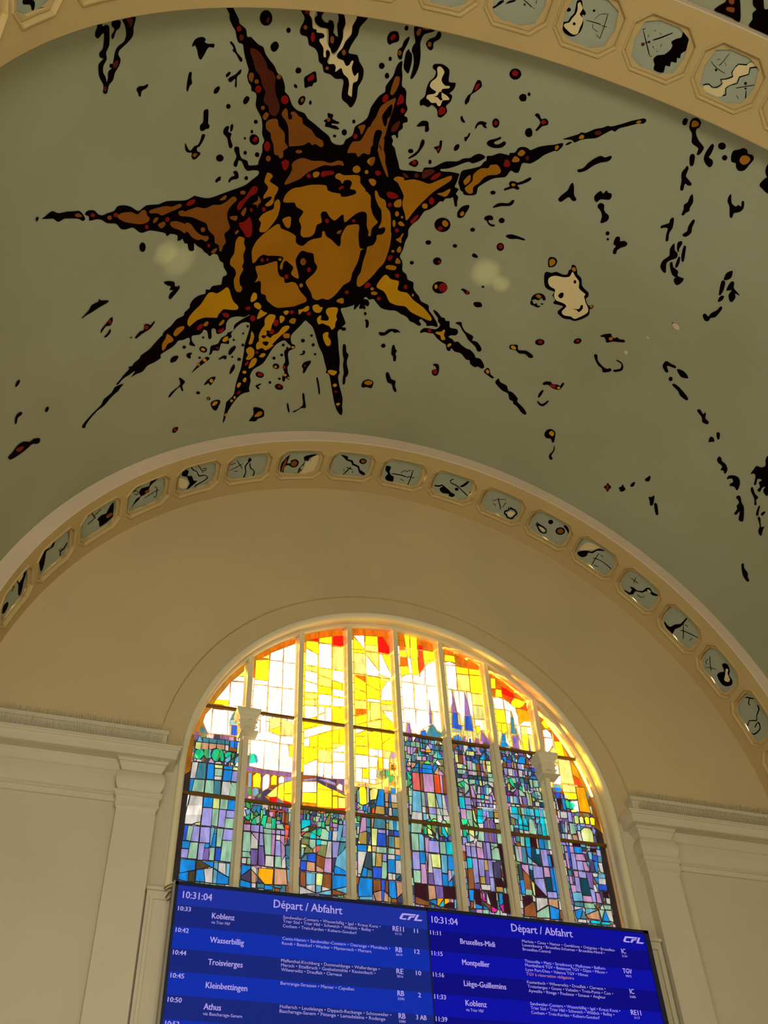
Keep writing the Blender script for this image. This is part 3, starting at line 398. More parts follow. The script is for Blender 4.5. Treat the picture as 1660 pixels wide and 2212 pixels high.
O 5729,1634 5712,1658 5680,1650 5685,1607 5721,1618
O 5752,1513 5732,1522 5703,1516 5698,1480 5737,1481
Y 6007,1558 5992,1546 5977,1509 5980,1454 5987,1444 6009,1447 6005,1497
Y 6018,1397 5991,1419 5954,1384 5948,1327 5978,1297 6006,1308 5995,1343 6008,1365
Y 5903,1322 5882,1349 5855,1336 5866,1310 5897,1313
Y 5970,1225 5959,1292 5932,1309 5914,1287 5924,1240 5955,1214
R 6008,1256 5989,1285 5975,1267 5991,1245
R 5915,1358 5916,1350 5922,1346 5929,1347 5936,1352 5940,1360 5939,1367 5934,1371 5926,1370 5919,1365
Y 5979,1180 5980,1172 5988,1167 5998,1169 6007,1176 6012,1185 6010,1194 6003,1198 5993,1196 5983,1190
Y 5995,1101 5984,1128 5967,1118 5972,1083
Y 6035,1064 6022,1088 6003,1075 6014,1041 6027,1041
R 6024,986 6007,1005 5992,992 6006,970
Y 6024,942 6024,933 6028,928 6033,929 6039,936 6042,945 6042,954 6039,959 6033,958 6027,952
Y 6041,912 6042,905 6048,901 6055,902 6062,908 6066,917 6065,924 6059,928 6052,927 6045,921
Y 6089,777 6082,798 6073,790 6078,763
R 5669,1199 5670,1189 5675,1183 5682,1183 5690,1190 5694,1200 5694,1210 5689,1216 5681,1216 5674,1209
Y 5646,1122 5647,1114 5654,1110 5662,1110 5671,1115 5675,1123 5674,1131 5667,1135 5659,1135 5650,1130
Y 5621,1096 5621,1089 5624,1085 5629,1086 5633,1090 5636,1096 5636,1103 5633,1107 5628,1107 5624,1102
Y 5640,1390 5641,1384 5646,1380 5654,1380 5661,1384 5664,1391 5663,1397 5658,1400 5650,1400 5643,1396
Y 5577,1768 5542,1784 5520,1762 5499,1759 5503,1721 5526,1708 5559,1724
Y 5519,1649 5504,1685 5489,1676 5487,1645 5434,1643 5434,1673 5463,1713 5459,1753 5402,1765 5379,1748 5378,1687 5365,1658 5371,1626 5366,1585 5386,1561 5405,1588 5438,1602 5471,1615 5495,1604
Y 5442,1508 5424,1535 5403,1531 5397,1494 5370,1459 5365,1417 5387,1407 5417,1446
Y 5329,1164 5306,1179 5259,1168 5255,1152 5271,1126 5305,1137
Y 5258,1026 5245,1046 5223,1031 5236,1009
R 5205,966 5206,960 5212,956 5219,956 5226,959 5230,964 5229,969 5223,973 5215,974 5209,971
Y 5189,837 5174,853 5157,846 5167,821
Y 5621,1753 5607,1768 5599,1733 5629,1713
R 5574,1700 5575,1691 5582,1685 5593,1685 5603,1691 5608,1700 5606,1709 5599,1715 5589,1715 5579,1710
K 7448,3856 7417,3851 7409,3839 7386,3844 7366,3832 7360,3806 7354,3737 7372,3700 7364,3664 7384,3632 7381,3596 7362,3569 7352,3540 7346,3560 7346,3595 7324,3609 7340,3618 7338,3636 7319,3635 7310,3695 7290,3721 7254,3739 7244,3778 7260,3826 7278,3851 7253,3859 7193,3859 7190,3835 7197,3801 7194,3772 7209,3745 7251,3715 7280,3696 7285,3674 7267,3647 7274,3613 7298,3581 7309,3541 7334,3521 7342,3480 7361,3479 7373,3493 7374,3529 7406,3577 7418,3621 7417,3650 7388,3671 7412,3681 7419,3708 7397,3727 7397,3801 7419,3793 7434,3783 7454,3793 7458,3816 7447,3842
K 7346,3855 7305,3856 7287,3841 7293,3813 7314,3802 7329,3765 7342,3769 7343,3787 7326,3810 7347,3832
D 7256,3857 7215,3855 7205,3831 7221,3807 7235,3834
D 7315,3637 7289,3646 7280,3632 7293,3607 7315,3614
D 7349,3503 7350,3495 7355,3490 7362,3492 7368,3498 7371,3508 7370,3516 7365,3520 7358,3519 7352,3512
K 7136,3461 7120,3476 7089,3473 7063,3480 7056,3471 7068,3457 7097,3446 7101,3418 7113,3418 7123,3440
K 6787,3673 6771,3704 6729,3715 6701,3700 6706,3685 6682,3674 6656,3673 6639,3670 6641,3650 6671,3654 6686,3636 6697,3611 6715,3585 6734,3601 6751,3646 6770,3669 6783,3662
K 6783,3515 6765,3513 6763,3480 6753,3449 6767,3434 6776,3402 6786,3416 6789,3456 6787,3488
K 6538,3677 6528,3682 6506,3663 6490,3637 6479,3617 6439,3581 6438,3564 6452,3567 6486,3611 6511,3628 6509,3647
K 6531,3486 6518,3500 6500,3502 6507,3482 6524,3471
K 6509,3451 6505,3468 6467,3487 6442,3514 6432,3514 6434,3490 6453,3470 6445,3412 6458,3415 6464,3460 6489,3440
K 6597,3388 6589,3408 6568,3419 6557,3406 6569,3379 6589,3375
K 6464,3289 6466,3280 6472,3275 6482,3275 6491,3281 6495,3291 6494,3300 6487,3305 6478,3305 6469,3299
K 6383,3312 6380,3337 6363,3351 6345,3340 6346,3319 6365,3298
K 6287,3823 6289,3796 6306,3779 6331,3778 6355,3793 6368,3819 6365,3846 6348,3862 6323,3864 6300,3848
D 6324,3802 6314,3828 6303,3819 6307,3793
K 6153,3758 6154,3749 6160,3742 6169,3742 6177,3747 6182,3756 6181,3766 6175,3772 6166,3772 6158,3767
K 6264,3666 6246,3685 6227,3684 6211,3661 6220,3634 6241,3625 6261,3643
K 6033,3510 6041,3501 6053,3499 6064,3504 6071,3515 6070,3526 6063,3535 6051,3537 6040,3532 6033,3522
K 6003,3475 5977,3498 5941,3520 5925,3491 5915,3456 5935,3444 5938,3426 5960,3421 5984,3410 5996,3443
R 5980,3473 5955,3500 5938,3490 5941,3469 5967,3454
K 6042,3424 6037,3416 6037,3409 6042,3406 6050,3408 6057,3414 6062,3422 6061,3429 6057,3432 6049,3430
K 6012,3319 6004,3349 5980,3359 5966,3340 5973,3307 5993,3297
B 5998,3335 5985,3346 5974,3332 5986,3315
K 5919,3319 5919,3310 5922,3304 5928,3304 5934,3309 5937,3317 5937,3326 5934,3332 5929,3332 5923,3327
K 6646,3268 6632,3281 6613,3272 6603,3194 6591,3179 6593,3158 6612,3156 6630,3146 6651,3153 6656,3185 6639,3205
K 6634,3123 6612,3120 6617,3089 6638,3048 6656,3039 6649,3016 6625,3002 6642,2975 6668,2964 6688,2988 6687,3010 6716,3017 6738,3038 6745,3082 6725,3051 6701,3026 6678,3052 6652,3060 6638,3098
B 6681,2995 6667,3007 6647,2998 6663,2979
K 6487,3142 6471,3163 6451,3158 6453,3126 6427,3113 6429,3080 6406,3034 6414,3014 6432,3029 6454,3086 6482,3113
K 6443,3168 6426,3171 6424,3138 6437,3125
K 6259,3184 6260,3176 6266,3171 6275,3171 6282,3176 6287,3184 6285,3192 6279,3197 6271,3196 6263,3191
K 6278,3119 6279,3112 6283,3108 6288,3108 6294,3113 6297,3120 6296,3127 6293,3131 6287,3131 6281,3126
K 6235,3080 6225,3058 6228,3038 6244,3029 6266,3033 6286,3050 6296,3072 6292,3092 6277,3101 6255,3097
R 6271,3058 6260,3086 6240,3072 6250,3050
K 6320,3076 6321,3072 6324,3069 6329,3069 6334,3072 6336,3077 6335,3081 6332,3084 6327,3083 6323,3081
K 6296,2977 6297,2969 6302,2964 6309,2965 6316,2970 6320,2978 6319,2986 6314,2991 6307,2991 6300,2985
K 6209,2969 6205,2958 6207,2949 6214,2945 6225,2947 6234,2954 6238,2964 6236,2973 6229,2978 6218,2976
K 6455,2952 6458,2938 6470,2930 6486,2932 6501,2942 6509,2957 6506,2971 6494,2978 6478,2977 6463,2967
K 6370,2850 6347,2856 6328,2827 6329,2800 6368,2795 6385,2777 6393,2790 6380,2816 6354,2825
K 6489,2799 6475,2821 6454,2825 6452,2799 6463,2796 6478,2786
K 6255,2799 6256,2791 6261,2786 6269,2787 6277,2792 6281,2801 6280,2809 6274,2814 6266,2813 6259,2808
K 5813,3204 5788,3225 5798,3255 5780,3256 5755,3247 5757,3224 5731,3211 5704,3202 5711,3190 5749,3190 5750,3179 5723,3177 5696,3160 5702,3152 5741,3156 5766,3162 5794,3167 5796,3194
B 5768,3215 5768,3207 5773,3202 5781,3201 5788,3206 5792,3213 5791,3222 5786,3227 5779,3228 5772,3223
K 5637,3139 5637,3126 5644,3117 5655,3116 5666,3123 5673,3135 5672,3148 5665,3157 5654,3158 5643,3151
K 5703,3106 5704,3100 5708,3096 5715,3096 5722,3099 5725,3104 5725,3110 5720,3115 5713,3115 5706,3112
K 5598,3219 5598,3211 5602,3205 5608,3204 5615,3209 5619,3216 5619,3225 5615,3230 5608,3231 5602,3227
K 6112,3880 6055,3883 6053,3858 6033,3833 6014,3782 5990,3774 5983,3758 5939,3755 5931,3735 5950,3723 5946,3707 5919,3668 5908,3620 5892,3615 5900,3649 5887,3657 5869,3645 5870,3617 5875,3588 5861,3575 5832,3578 5812,3559 5809,3530 5794,3543 5774,3556 5752,3522 5716,3497 5698,3455 5692,3397 5673,3384 5662,3385 5673,3443 5673,3473 5651,3490 5658,3541 5676,3517 5697,3543 5708,3571 5705,3607 5720,3608 5729,3582 5750,3576 5772,3606 5803,3613 5820,3629 5813,3658 5797,3681 5785,3724 5760,3769 5765,3823 5748,3885 5680,3886 5715,3823 5717,3774 5735,3730 5751,3658 5694,3651 5668,3612 5629,3566 5620,3502 5636,3448 5628,3382 5637,3328 5655,3309 5679,3330 5720,3356 5734,3400 5738,3465 5755,3489 5795,3485 5838,3510 5881,3520 5902,3564 5929,3583 5947,3631 5976,3663 6017,3680 6038,3726 6080,3736 6095,3769 6082,3809 6082,3842
W 6051,3883 6018,3881 6019,3854 6007,3816 5968,3786 5927,3783 5905,3704 5877,3679 5860,3639 5834,3634 5818,3678 5812,3714 5813,3810 5831,3882 5752,3884 5765,3823 5761,3775 5787,3731 5797,3681 5816,3654 5825,3628 5802,3611 5771,3603 5750,3576 5728,3580 5719,3609 5707,3607 5708,3571 5696,3539 5675,3515 5658,3541 5651,3490 5673,3473 5673,3443 5664,3383 5674,3385 5692,3397 5698,3455 5716,3497 5752,3522 5774,3556 5796,3539 5809,3530 5812,3559 5831,3577 5864,3575 5863,3617 5868,3638 5884,3661 5899,3652 5890,3615 5908,3620 5919,3668 5953,3706 5953,3723 5932,3725 5928,3742 5947,3758 5979,3758 5991,3777 6014,3782 6029,3834 6053,3858
k 6008,3882 5961,3883 5963,3860 5970,3846 5947,3825 5925,3824 5921,3838 5895,3834 5880,3802 5876,3768 5859,3757 5841,3745 5856,3791 5878,3883 5839,3886 5812,3830 5819,3789 5808,3742 5820,3685 5834,3652 5854,3643 5876,3672 5891,3691 5911,3778 5939,3789 5969,3793 6003,3813 6016,3841 6002,3859
G 5957,3882 5878,3883 5862,3831 5870,3803 5851,3771 5854,3750 5869,3769 5881,3822 5896,3837 5922,3839 5925,3824 5948,3828 5972,3852
B 6050,3783 6051,3775 6056,3770 6064,3769 6072,3774 6076,3781 6075,3789 6070,3794 6062,3795 6054,3791
B 5862,3725 5861,3712 5865,3703 5873,3702 5882,3709 5887,3723 5888,3736 5884,3745 5876,3746 5867,3739
B 5768,3657 5768,3647 5773,3639 5781,3638 5789,3644 5794,3654 5794,3665 5789,3672 5781,3673 5773,3667
B 5855,3547 5856,3541 5860,3536 5868,3535 5874,3539 5878,3545 5877,3552 5872,3557 5865,3557 5859,3554
R 5989,3730 5988,3712 5992,3701 6000,3700 6009,3710 6015,3728 6016,3746 6012,3757 6004,3758 5996,3747
R 6053,3872 6055,3866 6063,3861 6073,3861 6082,3864 6087,3869 6085,3876 6077,3880 6067,3881 6058,3878
K 5528,3789 5518,3820 5485,3833 5463,3821 5451,3778 5486,3757 5501,3744 5520,3759
R 5509,3789 5494,3813 5476,3805 5488,3778 5504,3775
K 5436,3869 5428,3878 5414,3873 5413,3852 5430,3850
K 5419,3780 5396,3814 5387,3800 5394,3756 5404,3711 5401,3672 5416,3665 5433,3684 5440,3722 5421,3747
B 5413,3708 5413,3698 5417,3691 5424,3689 5431,3694 5436,3704 5436,3714 5432,3721 5425,3722 5418,3717
K 5375,3884 5318,3888 5246,3891 5256,3873 5294,3854 5307,3837 5312,3790 5292,3725 5281,3654 5287,3594 5302,3557 5315,3562 5315,3603 5320,3661 5337,3709 5354,3735 5353,3767 5345,3790 5364,3833
B 5325,3887 5276,3892 5286,3879 5315,3877
B 5355,3852 5345,3879 5328,3872 5332,3836 5346,3833
K 5375,3739 5364,3726 5344,3708 5334,3659 5333,3600 5341,3587 5375,3618 5384,3678 5386,3714
K 5277,3797 5258,3830 5233,3846 5224,3877 5212,3885 5197,3868 5202,3838 5230,3811 5224,3776 5237,3759 5258,3769
B 5241,3798 5241,3787 5245,3780 5253,3779 5261,3783 5266,3792 5266,3802 5262,3810 5254,3811 5246,3807
K 5465,3660 5465,3652 5468,3646 5474,3645 5481,3649 5485,3657 5485,3666 5481,3671 5475,3672 5469,3668
K 5499,3609 5500,3597 5507,3588 5519,3586 5530,3592 5536,3603 5536,3615 5528,3624 5517,3625 5506,3620
K 5454,3551 5453,3540 5459,3532 5468,3530 5477,3536 5482,3546 5482,3558 5477,3565 5468,3567 5459,3561
K 4634,3757 4634,3734 4648,3716 4670,3709 4692,3717 4706,3735 4706,3758 4692,3775 4670,3782 4648,3775
R 4654,3756 4654,3743 4661,3734 4673,3730 4685,3734 4692,3745 4692,3757 4685,3767 4673,3770 4662,3766
K 4927,3491 4917,3532 4901,3552 4897,3599 4890,3639 4869,3644 4851,3615 4857,3594 4881,3561 4900,3537 4900,3490 4916,3466
R 4890,3578 4888,3609 4871,3625 4867,3600 4878,3575
K 4599,3607 4588,3632 4561,3634 4549,3599 4577,3586
K 4535,3648 4534,3641 4537,3635 4543,3633 4549,3636 4553,3642 4554,3649 4551,3655 4545,3657 4539,3654
K 4462,3523 4451,3540 4433,3533 4414,3511 4392,3522 4367,3511 4363,3484 4391,3466 4411,3425 4425,3426 4419,3448 4412,3483 4431,3505
R 4411,3491 4396,3511 4376,3499 4391,3478
K 4485,3394 4481,3418 4458,3428 4440,3408 4434,3381 4452,3365 4474,3372
K 4664,3402 4663,3382 4670,3367 4684,3363 4699,3371 4709,3389 4711,3408 4703,3423 4689,3427 4674,3419
R 4697,3386 4694,3412 4676,3404 4680,3381
K 4808,3326 4804,3364 4780,3383 4744,3380 4747,3363 4732,3347 4753,3345 4772,3360 4792,3351 4800,3324
K 4922,3373 4914,3385 4900,3367 4883,3351 4889,3343 4907,3349
K 5187,3250 5170,3285 5151,3297 5121,3296 5108,3266 5098,3240 5111,3224 5124,3231 5132,3261 5151,3257
K 4856,3244 4840,3256 4836,3281 4826,3281 4826,3260 4832,3242 4837,3220 4847,3223
K 4701,3245 4690,3269 4651,3292 4627,3312 4622,3297 4654,3267 4646,3252 4618,3261 4596,3288 4578,3277 4596,3242 4644,3224 4685,3229
K 5034,3128 5014,3140 5002,3151 5007,3181 4992,3185 4983,3139 4986,3109 4993,3091 5010,3112
R 5009,3125 4994,3138 4992,3116 5001,3108
K 4901,3150 4897,3176 4881,3188 4868,3175 4873,3149 4889,3136
K 5128,3161 5110,3165 5102,3138 5113,3094 5135,3048 5173,3016 5179,3023 5147,3063 5130,3099
K 5161,3075 5161,3065 5169,3058 5180,3055 5190,3060 5196,3068 5195,3078 5188,3085 5177,3087 5167,3083
K 5167,2979 5150,3004 5127,3017 5105,3000 5107,2974 5124,2963 5153,2970
R 5118,2997 5118,2988 5124,2980 5133,2978 5142,2983 5147,2992 5147,3002 5141,3009 5132,3011 5123,3006
K 5018,3022 5018,3013 5022,3006 5028,3004 5036,3009 5040,3018 5041,3027 5037,3034 5030,3036 5023,3031
K 5194,3665 5185,3680 5143,3689 5103,3678 5079,3653 5065,3588 5021,3590 5019,3546 5039,3514 5017,3504 5016,3461 5036,3425 5018,3390 5042,3345 5070,3347 5085,3387 5127,3413 5147,3393 5180,3402 5201,3394 5212,3426 5190,3462 5193,3515 5188,3561 5167,3592 5164,3634 5187,3648
W 5163,3657 5146,3672 5112,3646 5114,3615 5113,3585 5082,3558 5053,3561 5052,3546 5090,3533 5091,3510 5057,3498 5031,3481 5033,3469 5068,3457 5072,3421 5090,3417 5106,3433 5134,3427 5162,3444 5175,3449 5174,3473 5137,3488 5127,3506 5152,3516 5176,3533 5174,3564 5152,3592 5150,3622
k 5132,3470 5113,3482 5105,3507 5091,3510 5081,3477 5071,3464 5082,3455 5109,3471
R 5075,3377 5069,3410 5040,3413 5030,3379 5058,3357
K 4072,3256 4042,3281 4022,3332 3993,3378 3965,3406 3937,3405 3908,3430 3896,3423 3900,3400 3919,3379 3948,3362 3987,3321 4016,3274 4055,3243
K 4467,3004 4462,3025 4433,3033 4416,3030 4385,3054 4351,3092 4337,3087 4348,3062 4384,3028 4410,3010 4389,2995 4399,2978 4428,2982 4464,2957 4484,2946 4482,2964 4457,2985
O 4423,3010 4424,3003 4429,2996 4437,2994 4444,2996 4449,3001 4449,3009 4444,3015 4436,3017 4428,3016
K 4532,2913 4533,2903 4540,2895 4550,2892 4561,2895 4567,2902 4566,2912 4559,2920 4548,2923 4538,2920
K 4518,2801 4496,2835 4469,2851 4425,2863 4410,2890 4394,2897 4392,2873 4411,2845 4461,2828 4501,2802
K 4548,2696 4540,2721 4512,2736 4492,2727 4486,2706 4505,2700 4513,2688 4492,2672 4460,2673 4467,2657 4500,2660 4524,2685
K 4407,2727 4407,2714 4414,2704 4426,2700 4439,2704 4446,2714 4446,2727 4439,2738 4427,2742 4414,2738
K 4581,2596 4581,2586 4588,2578 4598,2575 4608,2578 4614,2586 4613,2596 4607,2604 4597,2607 4587,2604
K 4362,2617 4334,2637 4294,2640 4231,2635 4232,2622 4278,2618 4322,2602 4352,2606
K 4346,2525 4344,2506 4353,2490 4368,2485 4384,2492 4395,2509 4396,2528 4387,2544 4372,2549 4356,2542
R 4355,2526 4354,2515 4360,2506 4369,2503 4378,2507 4385,2516 4385,2527 4380,2536 4370,2539 4361,2535
K 4541,2397 4528,2410 4499,2395 4500,2380 4532,2380
K 4117,3010 4105,3046 4081,3091 4079,3127 4070,3157 4049,3130 4029,3077 4005,3055 4006,3037 4028,3032 4057,3047 4088,2999 4107,2996
K 3899,3113 3894,3142 3874,3173 3854,3160 3842,3191 3826,3180 3803,3182 3794,3159 3803,3133 3852,3116 3869,3086 3887,3092
K 3855,3070 3843,3090 3817,3086 3806,3055 3784,3034 3758,3023 3754,2988 3778,2957 3794,2956 3801,3003 3826,3037 3849,3050
K 3707,2904 3706,2895 3710,2887 3717,2883 3726,2885 3731,2893 3732,2902 3728,2910 3720,2914 3712,2911
K 3693,2861 3693,2855 3695,2850 3700,2848 3705,2849 3709,2854 3709,2859 3707,2864 3702,2867 3697,2865
K 3658,2885 3649,2906 3629,2904 3620,2880 3595,2895 3569,2887 3570,2863 3596,2836 3612,2804 3608,2780 3629,2772 3637,2806 3631,2833 3653,2841
K 4022,2540 4013,2566 3982,2571 3960,2552 3961,2512 3985,2487 4004,2489
O 4012,2539 3994,2559 3971,2547 3971,2518 3992,2494 4006,2518
K 4377,2164 4377,2158 4381,2153 4387,2151 4392,2153 4396,2158 4396,2164 4392,2168 4386,2170 4381,2169
K 4410,1999 4402,2015 4363,2025 4342,1996 4366,1979 4391,1979
K 4007,2414 3998,2442 3963,2448 3937,2469 3886,2467 3858,2484 3860,2513 3849,2537 3855,2564 3832,2570 3805,2538 3794,2514 3756,2492 3733,2443 3699,2420 3668,2405 3660,2373 3669,2353 3649,2323 3626,2309 3607,2326 3594,2315 3600,2295 3613,2285 3601,2244 3617,2205 3646,2169 3679,2142 3714,2140 3752,2127 3802,2145 3815,2170 3795,2221 3853,2214 3871,2221 3866,2249 3897,2276 3891,2309 3938,2309 3976,2332
W 3958,2360 3967,2401 3933,2436 3878,2447 3837,2472 3832,2516 3802,2490 3761,2460 3742,2409 3686,2386 3687,2365 3656,2319 3625,2284 3619,2245 3660,2183 3685,2158 3714,2166 3762,2154 3788,2177 3773,2231 3805,2247 3857,2248 3886,2281 3894,2328 3931,2337
k 3779,2451 3778,2442 3781,2435 3786,2433 3792,2436 3797,2443 3798,2452 3796,2459 3790,2461 3784,2458
k 3858,2294 3849,2320 3830,2327 3822,2295 3833,2277 3850,2282
k 3727,2233 3692,2245 3681,2261 3682,2286 3669,2292 3660,2261 3676,2225 3693,2234
O 3845,2534 3835,2556 3815,2543 3822,2522
O 3599,2314 3600,2309 3604,2303 3610,2300 3616,2300 3619,2304 3619,2309 3615,2315 3609,2318 3603,2318
K 4028,2189 4020,2228 3987,2255 3952,2252 3928,2221 3945,2209 3955,2225 3975,2196 4000,2195 4019,2177
O 4006,2223 3991,2243 3967,2235 3972,2212
K 4025,2169 4014,2174 3994,2152 3978,2169 3968,2152 3943,2155 3962,2134 3989,2138 4017,2141
K 3932,2181 3932,2176 3936,2172 3941,2170 3947,2170 3950,2173 3949,2177 3945,2181 3940,2184 3935,2184
K 4758,2588 4759,2553 4780,2525 4814,2517 4847,2531 4867,2561 4866,2595 4844,2622 4811,2630 4778,2617
O 4820,2598 4802,2614 4774,2591 4783,2563 4810,2572
R 4836,2539 4827,2559 4801,2550 4810,2528 4830,2526
K 4735,2674 4739,2701 4721,2746 4680,2771 4672,2746 4681,2707 4687,2674 4706,2657 4726,2658
O 4719,2692 4707,2714 4691,2700 4696,2678 4712,2676
K 4850,2418 4851,2406 4859,2397 4872,2395 4883,2399 4890,2408 4889,2420 4881,2428 4869,2431 4857,2427
K 4664,2436 4664,2427 4671,2419 4680,2417 4689,2420 4694,2427 4694,2436 4688,2444 4679,2446 4669,2443
K 4926,2227 4926,2218 4932,2211 4941,2209 4949,2213 4954,2221 4954,2230 4948,2237 4939,2239 4931,2235
K 4735,2284 4736,2265 4747,2250 4765,2245 4783,2253 4794,2269 4794,2289 4782,2304 4764,2308 4746,2301
R 4738,2277 4738,2269 4742,2263 4749,2261 4756,2264 4760,2271 4760,2279 4756,2285 4749,2287 4742,2283
K 4631,2079 4633,2047 4654,2021 4687,2012 4720,2024 4738,2051 4736,2083 4715,2109 4682,2117 4650,2106
R 4633,2079 4632,2055 4643,2038 4662,2033 4681,2042 4693,2063 4693,2086 4682,2104 4664,2109 4645,2099
Y 4703,2068 4702,2057 4706,2048 4713,2047 4720,2052 4725,2062 4726,2074 4723,2082 4716,2084 4709,2079
K 4532,2088 4518,2102 4491,2095 4465,2088 4465,2066 4489,2062 4512,2082
R 4468,2082 4468,2075 4472,2068 4479,2066 4486,2069 4490,2075 4490,2083 4486,2089 4479,2091 4472,2089
K 4535,2912 4535,2903 4541,2895 4551,2892 4561,2895 4567,2902 4566,2912 4560,2919 4550,2922 4541,2920
K 3579,3823 3580,3849 3562,3859 3552,3844 3551,3818 3567,3810
K 3535,3840 3531,3874 3504,3888 3474,3872 3470,3838 3481,3821 3471,3790 3437,3757 3397,3736 3388,3716 3396,3675 3413,3669 3419,3709 3450,3718 3475,3731 3493,3779 3523,3805
O 3525,3848 3517,3866 3490,3865 3481,3845 3511,3821
K 3360,3763 3347,3776 3336,3759 3333,3711 3336,3684 3311,3680 3295,3655 3302,3628 3326,3631 3358,3657 3367,3702
K 3273,3800 3271,3786 3278,3772 3292,3766 3306,3768 3316,3778 3318,3793 3310,3806 3297,3812 3283,3810
K 3232,3735 3231,3724 3235,3714 3244,3710 3255,3712 3262,3720 3263,3730 3259,3740 3250,3745 3240,3743
K 3216,3754 3219,3793 3192,3816 3172,3838 3145,3836 3132,3818 3101,3823 3084,3799 3093,3753 3103,3711 3132,3691 3157,3703 3172,3727 3197,3723
O 3160,3758 3156,3789 3129,3804 3103,3793 3105,3763 3125,3740 3148,3744
K 3446,3637 3436,3661 3417,3652 3402,3601 3409,3582 3425,3589
K 3440,3548 3435,3572 3419,3559 3415,3510 3401,3496 3360,3474 3361,3459 3377,3452 3398,3454 3390,3411 3402,3400 3413,3412 3425,3462 3447,3511
K 3323,3409 3299,3362 3301,3317 3295,3294 3309,3273 3315,3249 3330,3248 3333,3291 3344,3316 3330,3346 3333,3388
K 3376,3197 3361,3196 3343,3133 3347,3086 3332,3034 3347,3026 3363,3077 3371,3114 3396,3105 3411,3093 3415,3113 3379,3151 3382,3176
K 3250,3247 3233,3247 3230,3195 3220,3159 3236,3119 3257,3111 3265,3125 3249,3157 3256,3189
K 3107,3527 3080,3477 3046,3466 3036,3484 3016,3483 3027,3515 3013,3521 2997,3476 3011,3441 3036,3419 3032,3388 3049,3385 3080,3446 3104,3468 3114,3501
K 3288,3035 3265,2992 3239,2978 3231,2945 3258,2911 3274,2873 3252,2814 3264,2802 3301,2830 3304,2885 3281,2936 3297,2983
K 3270,3049 3252,3073 3240,3056 3242,3014 3235,2990 3251,2999
K 3224,3047 3209,3051 3196,3012 3178,2946 3193,2943 3212,2984
K 3223,2954 3210,2957 3198,2916 3199,2882 3214,2883
K 3254,2884 3241,2901 3224,2873 3181,2860 3170,2827 3137,2827 3155,2812 3207,2816
K 2993,3783 2991,3817 2952,3740 2977,3751
K 2978,3667 2976,3701 2952,3740 2906,3648 2953,3656
K 3180,2802 3132,2831 3123,2807 3141,2762 3170,2770
K 2891,2978 2865,2994 2876,2973
K 2894,2985 2894,3018 2872,3050 2861,3044 2853,3002 2871,2971 2889,2965
K 2896,2936 2889,2958 2872,2952 2858,2903 2857,2856 2871,2851
K 2843,2965 2833,2986 2816,2978 2805,2947 2757,2926 2749,2918 2780,2915 2765,2892 2769,2850 2791,2850 2813,2884 2810,2924 2834,2904 2844,2917
K 2858,2816 2853,2848 2833,2856 2832,2823 2849,2797
K 2822,2776 2806,2772 2806,2743 2816,2686 2842,2659 2843,2633 2867,2620 2897,2648 2886,2670 2861,2662 2855,2695 2832,2735
K 3462,2109 3450,2134 3403,2169 3384,2148 3360,2151 3353,2165 3328,2159 3298,2171 3287,2156 3319,2137 3364,2117 3400,2085 3416,2103 3435,2118
O 3374,2137 3373,2128 3378,2120 3386,2115 3394,2116 3400,2123 3400,2132 3396,2140 3388,2144 3380,2143
K 3441,1932 3434,1955 3417,1945 3401,1911 3348,1881 3312,1880 3297,1898 3281,1883 3295,1861 3330,1836 3350,1863 3387,1875
K 3269,1896 3233,1929 3231,1958 3244,1977 3282,1981 3280,1988 3244,1988 3219,1965 3213,1925 3255,1885
K 2971,2126 2967,2177 2928,2178 2889,2181 2885,2163 2909,2157 2944,2144 2917,2111 2930,2094
K 2869,2158 2854,2174 2814,2175 2776,2153 2779,2140 2822,2125
K 2865,2073 2863,2062 2866,2052 2874,2046 2883,2048 2890,2056 2892,2067 2888,2078 2881,2083 2872,2081
K 2846,2026 2835,2045 2780,2035 2709,2004 2700,1984 2719,1975 2765,1985 2789,2007
K 2604,1950 2592,1973 2555,1955 2551,1975 2538,1968 2525,1933 2493,1925 2494,1900 2533,1893 2551,1924
K 2405,1884 2396,1899 2381,1893 2366,1854 2381,1847
K 2420,1779 2429,1818 2414,1836 2386,1814 2403,1796
K 2304,1701 2300,1730 2280,1728 2266,1711 2235,1709 2201,1681 2199,1635 2222,1650 2241,1639 2246,1676 2283,1679
K 2171,1614 2170,1644 2141,1674 2107,1685 2076,1660 2062,1614 2065,1584 2093,1597 2124,1579 2129,1598 2119,1626 2142,1640 2162,1613
K 2041,1532 2032,1562 2010,1556 1988,1529 1951,1505 1905,1415 1914,1394 1938,1394 1962,1457 1968,1414 1987,1407 1987,1456 2004,1476 2000,1505 2016,1525
K 2048,1775 2048,1828 2044,1864 2013,1878 1994,1913 2016,1950 2008,1980 1868,1744 1891,1721 1910,1737 1911,1772 1926,1746 1923,1707 1946,1703 1943,1741 1967,1765 1957,1798 1987,1781 1974,1734 1989,1726 2008,1784 2031,1797
K 1990,1683 1983,1697 1945,1667 1910,1660 1912,1628 1891,1602 1904,1588 1926,1626 1977,1660
K 1873,1607 1862,1606 1851,1569 1838,1540 1847,1525 1864,1556
K 1829,1568 1819,1602 1808,1599 1813,1559
K 1830,1518 1825,1535 1809,1527 1774,1478 1757,1502 1750,1466 1736,1425 1751,1415 1776,1438 1786,1477
K 1731,1098 1719,1116 1698,1090 1659,1082 1638,1053 1615,1040 1623,1017 1662,1025 1691,1044
K 2925,875 2914,903 2914,931 2891,920 2873,913 2878,879 2880,851 2903,866
R 2888,897 2884,881 2884,868 2890,864 2898,869 2906,883 2911,899 2911,912 2905,916 2896,910
K 2821,944 2808,973 2806,998 2788,983 2770,972 2775,942 2797,924 2809,940
K 2752,1038 2743,1074 2730,1079 2727,1039 2743,1022
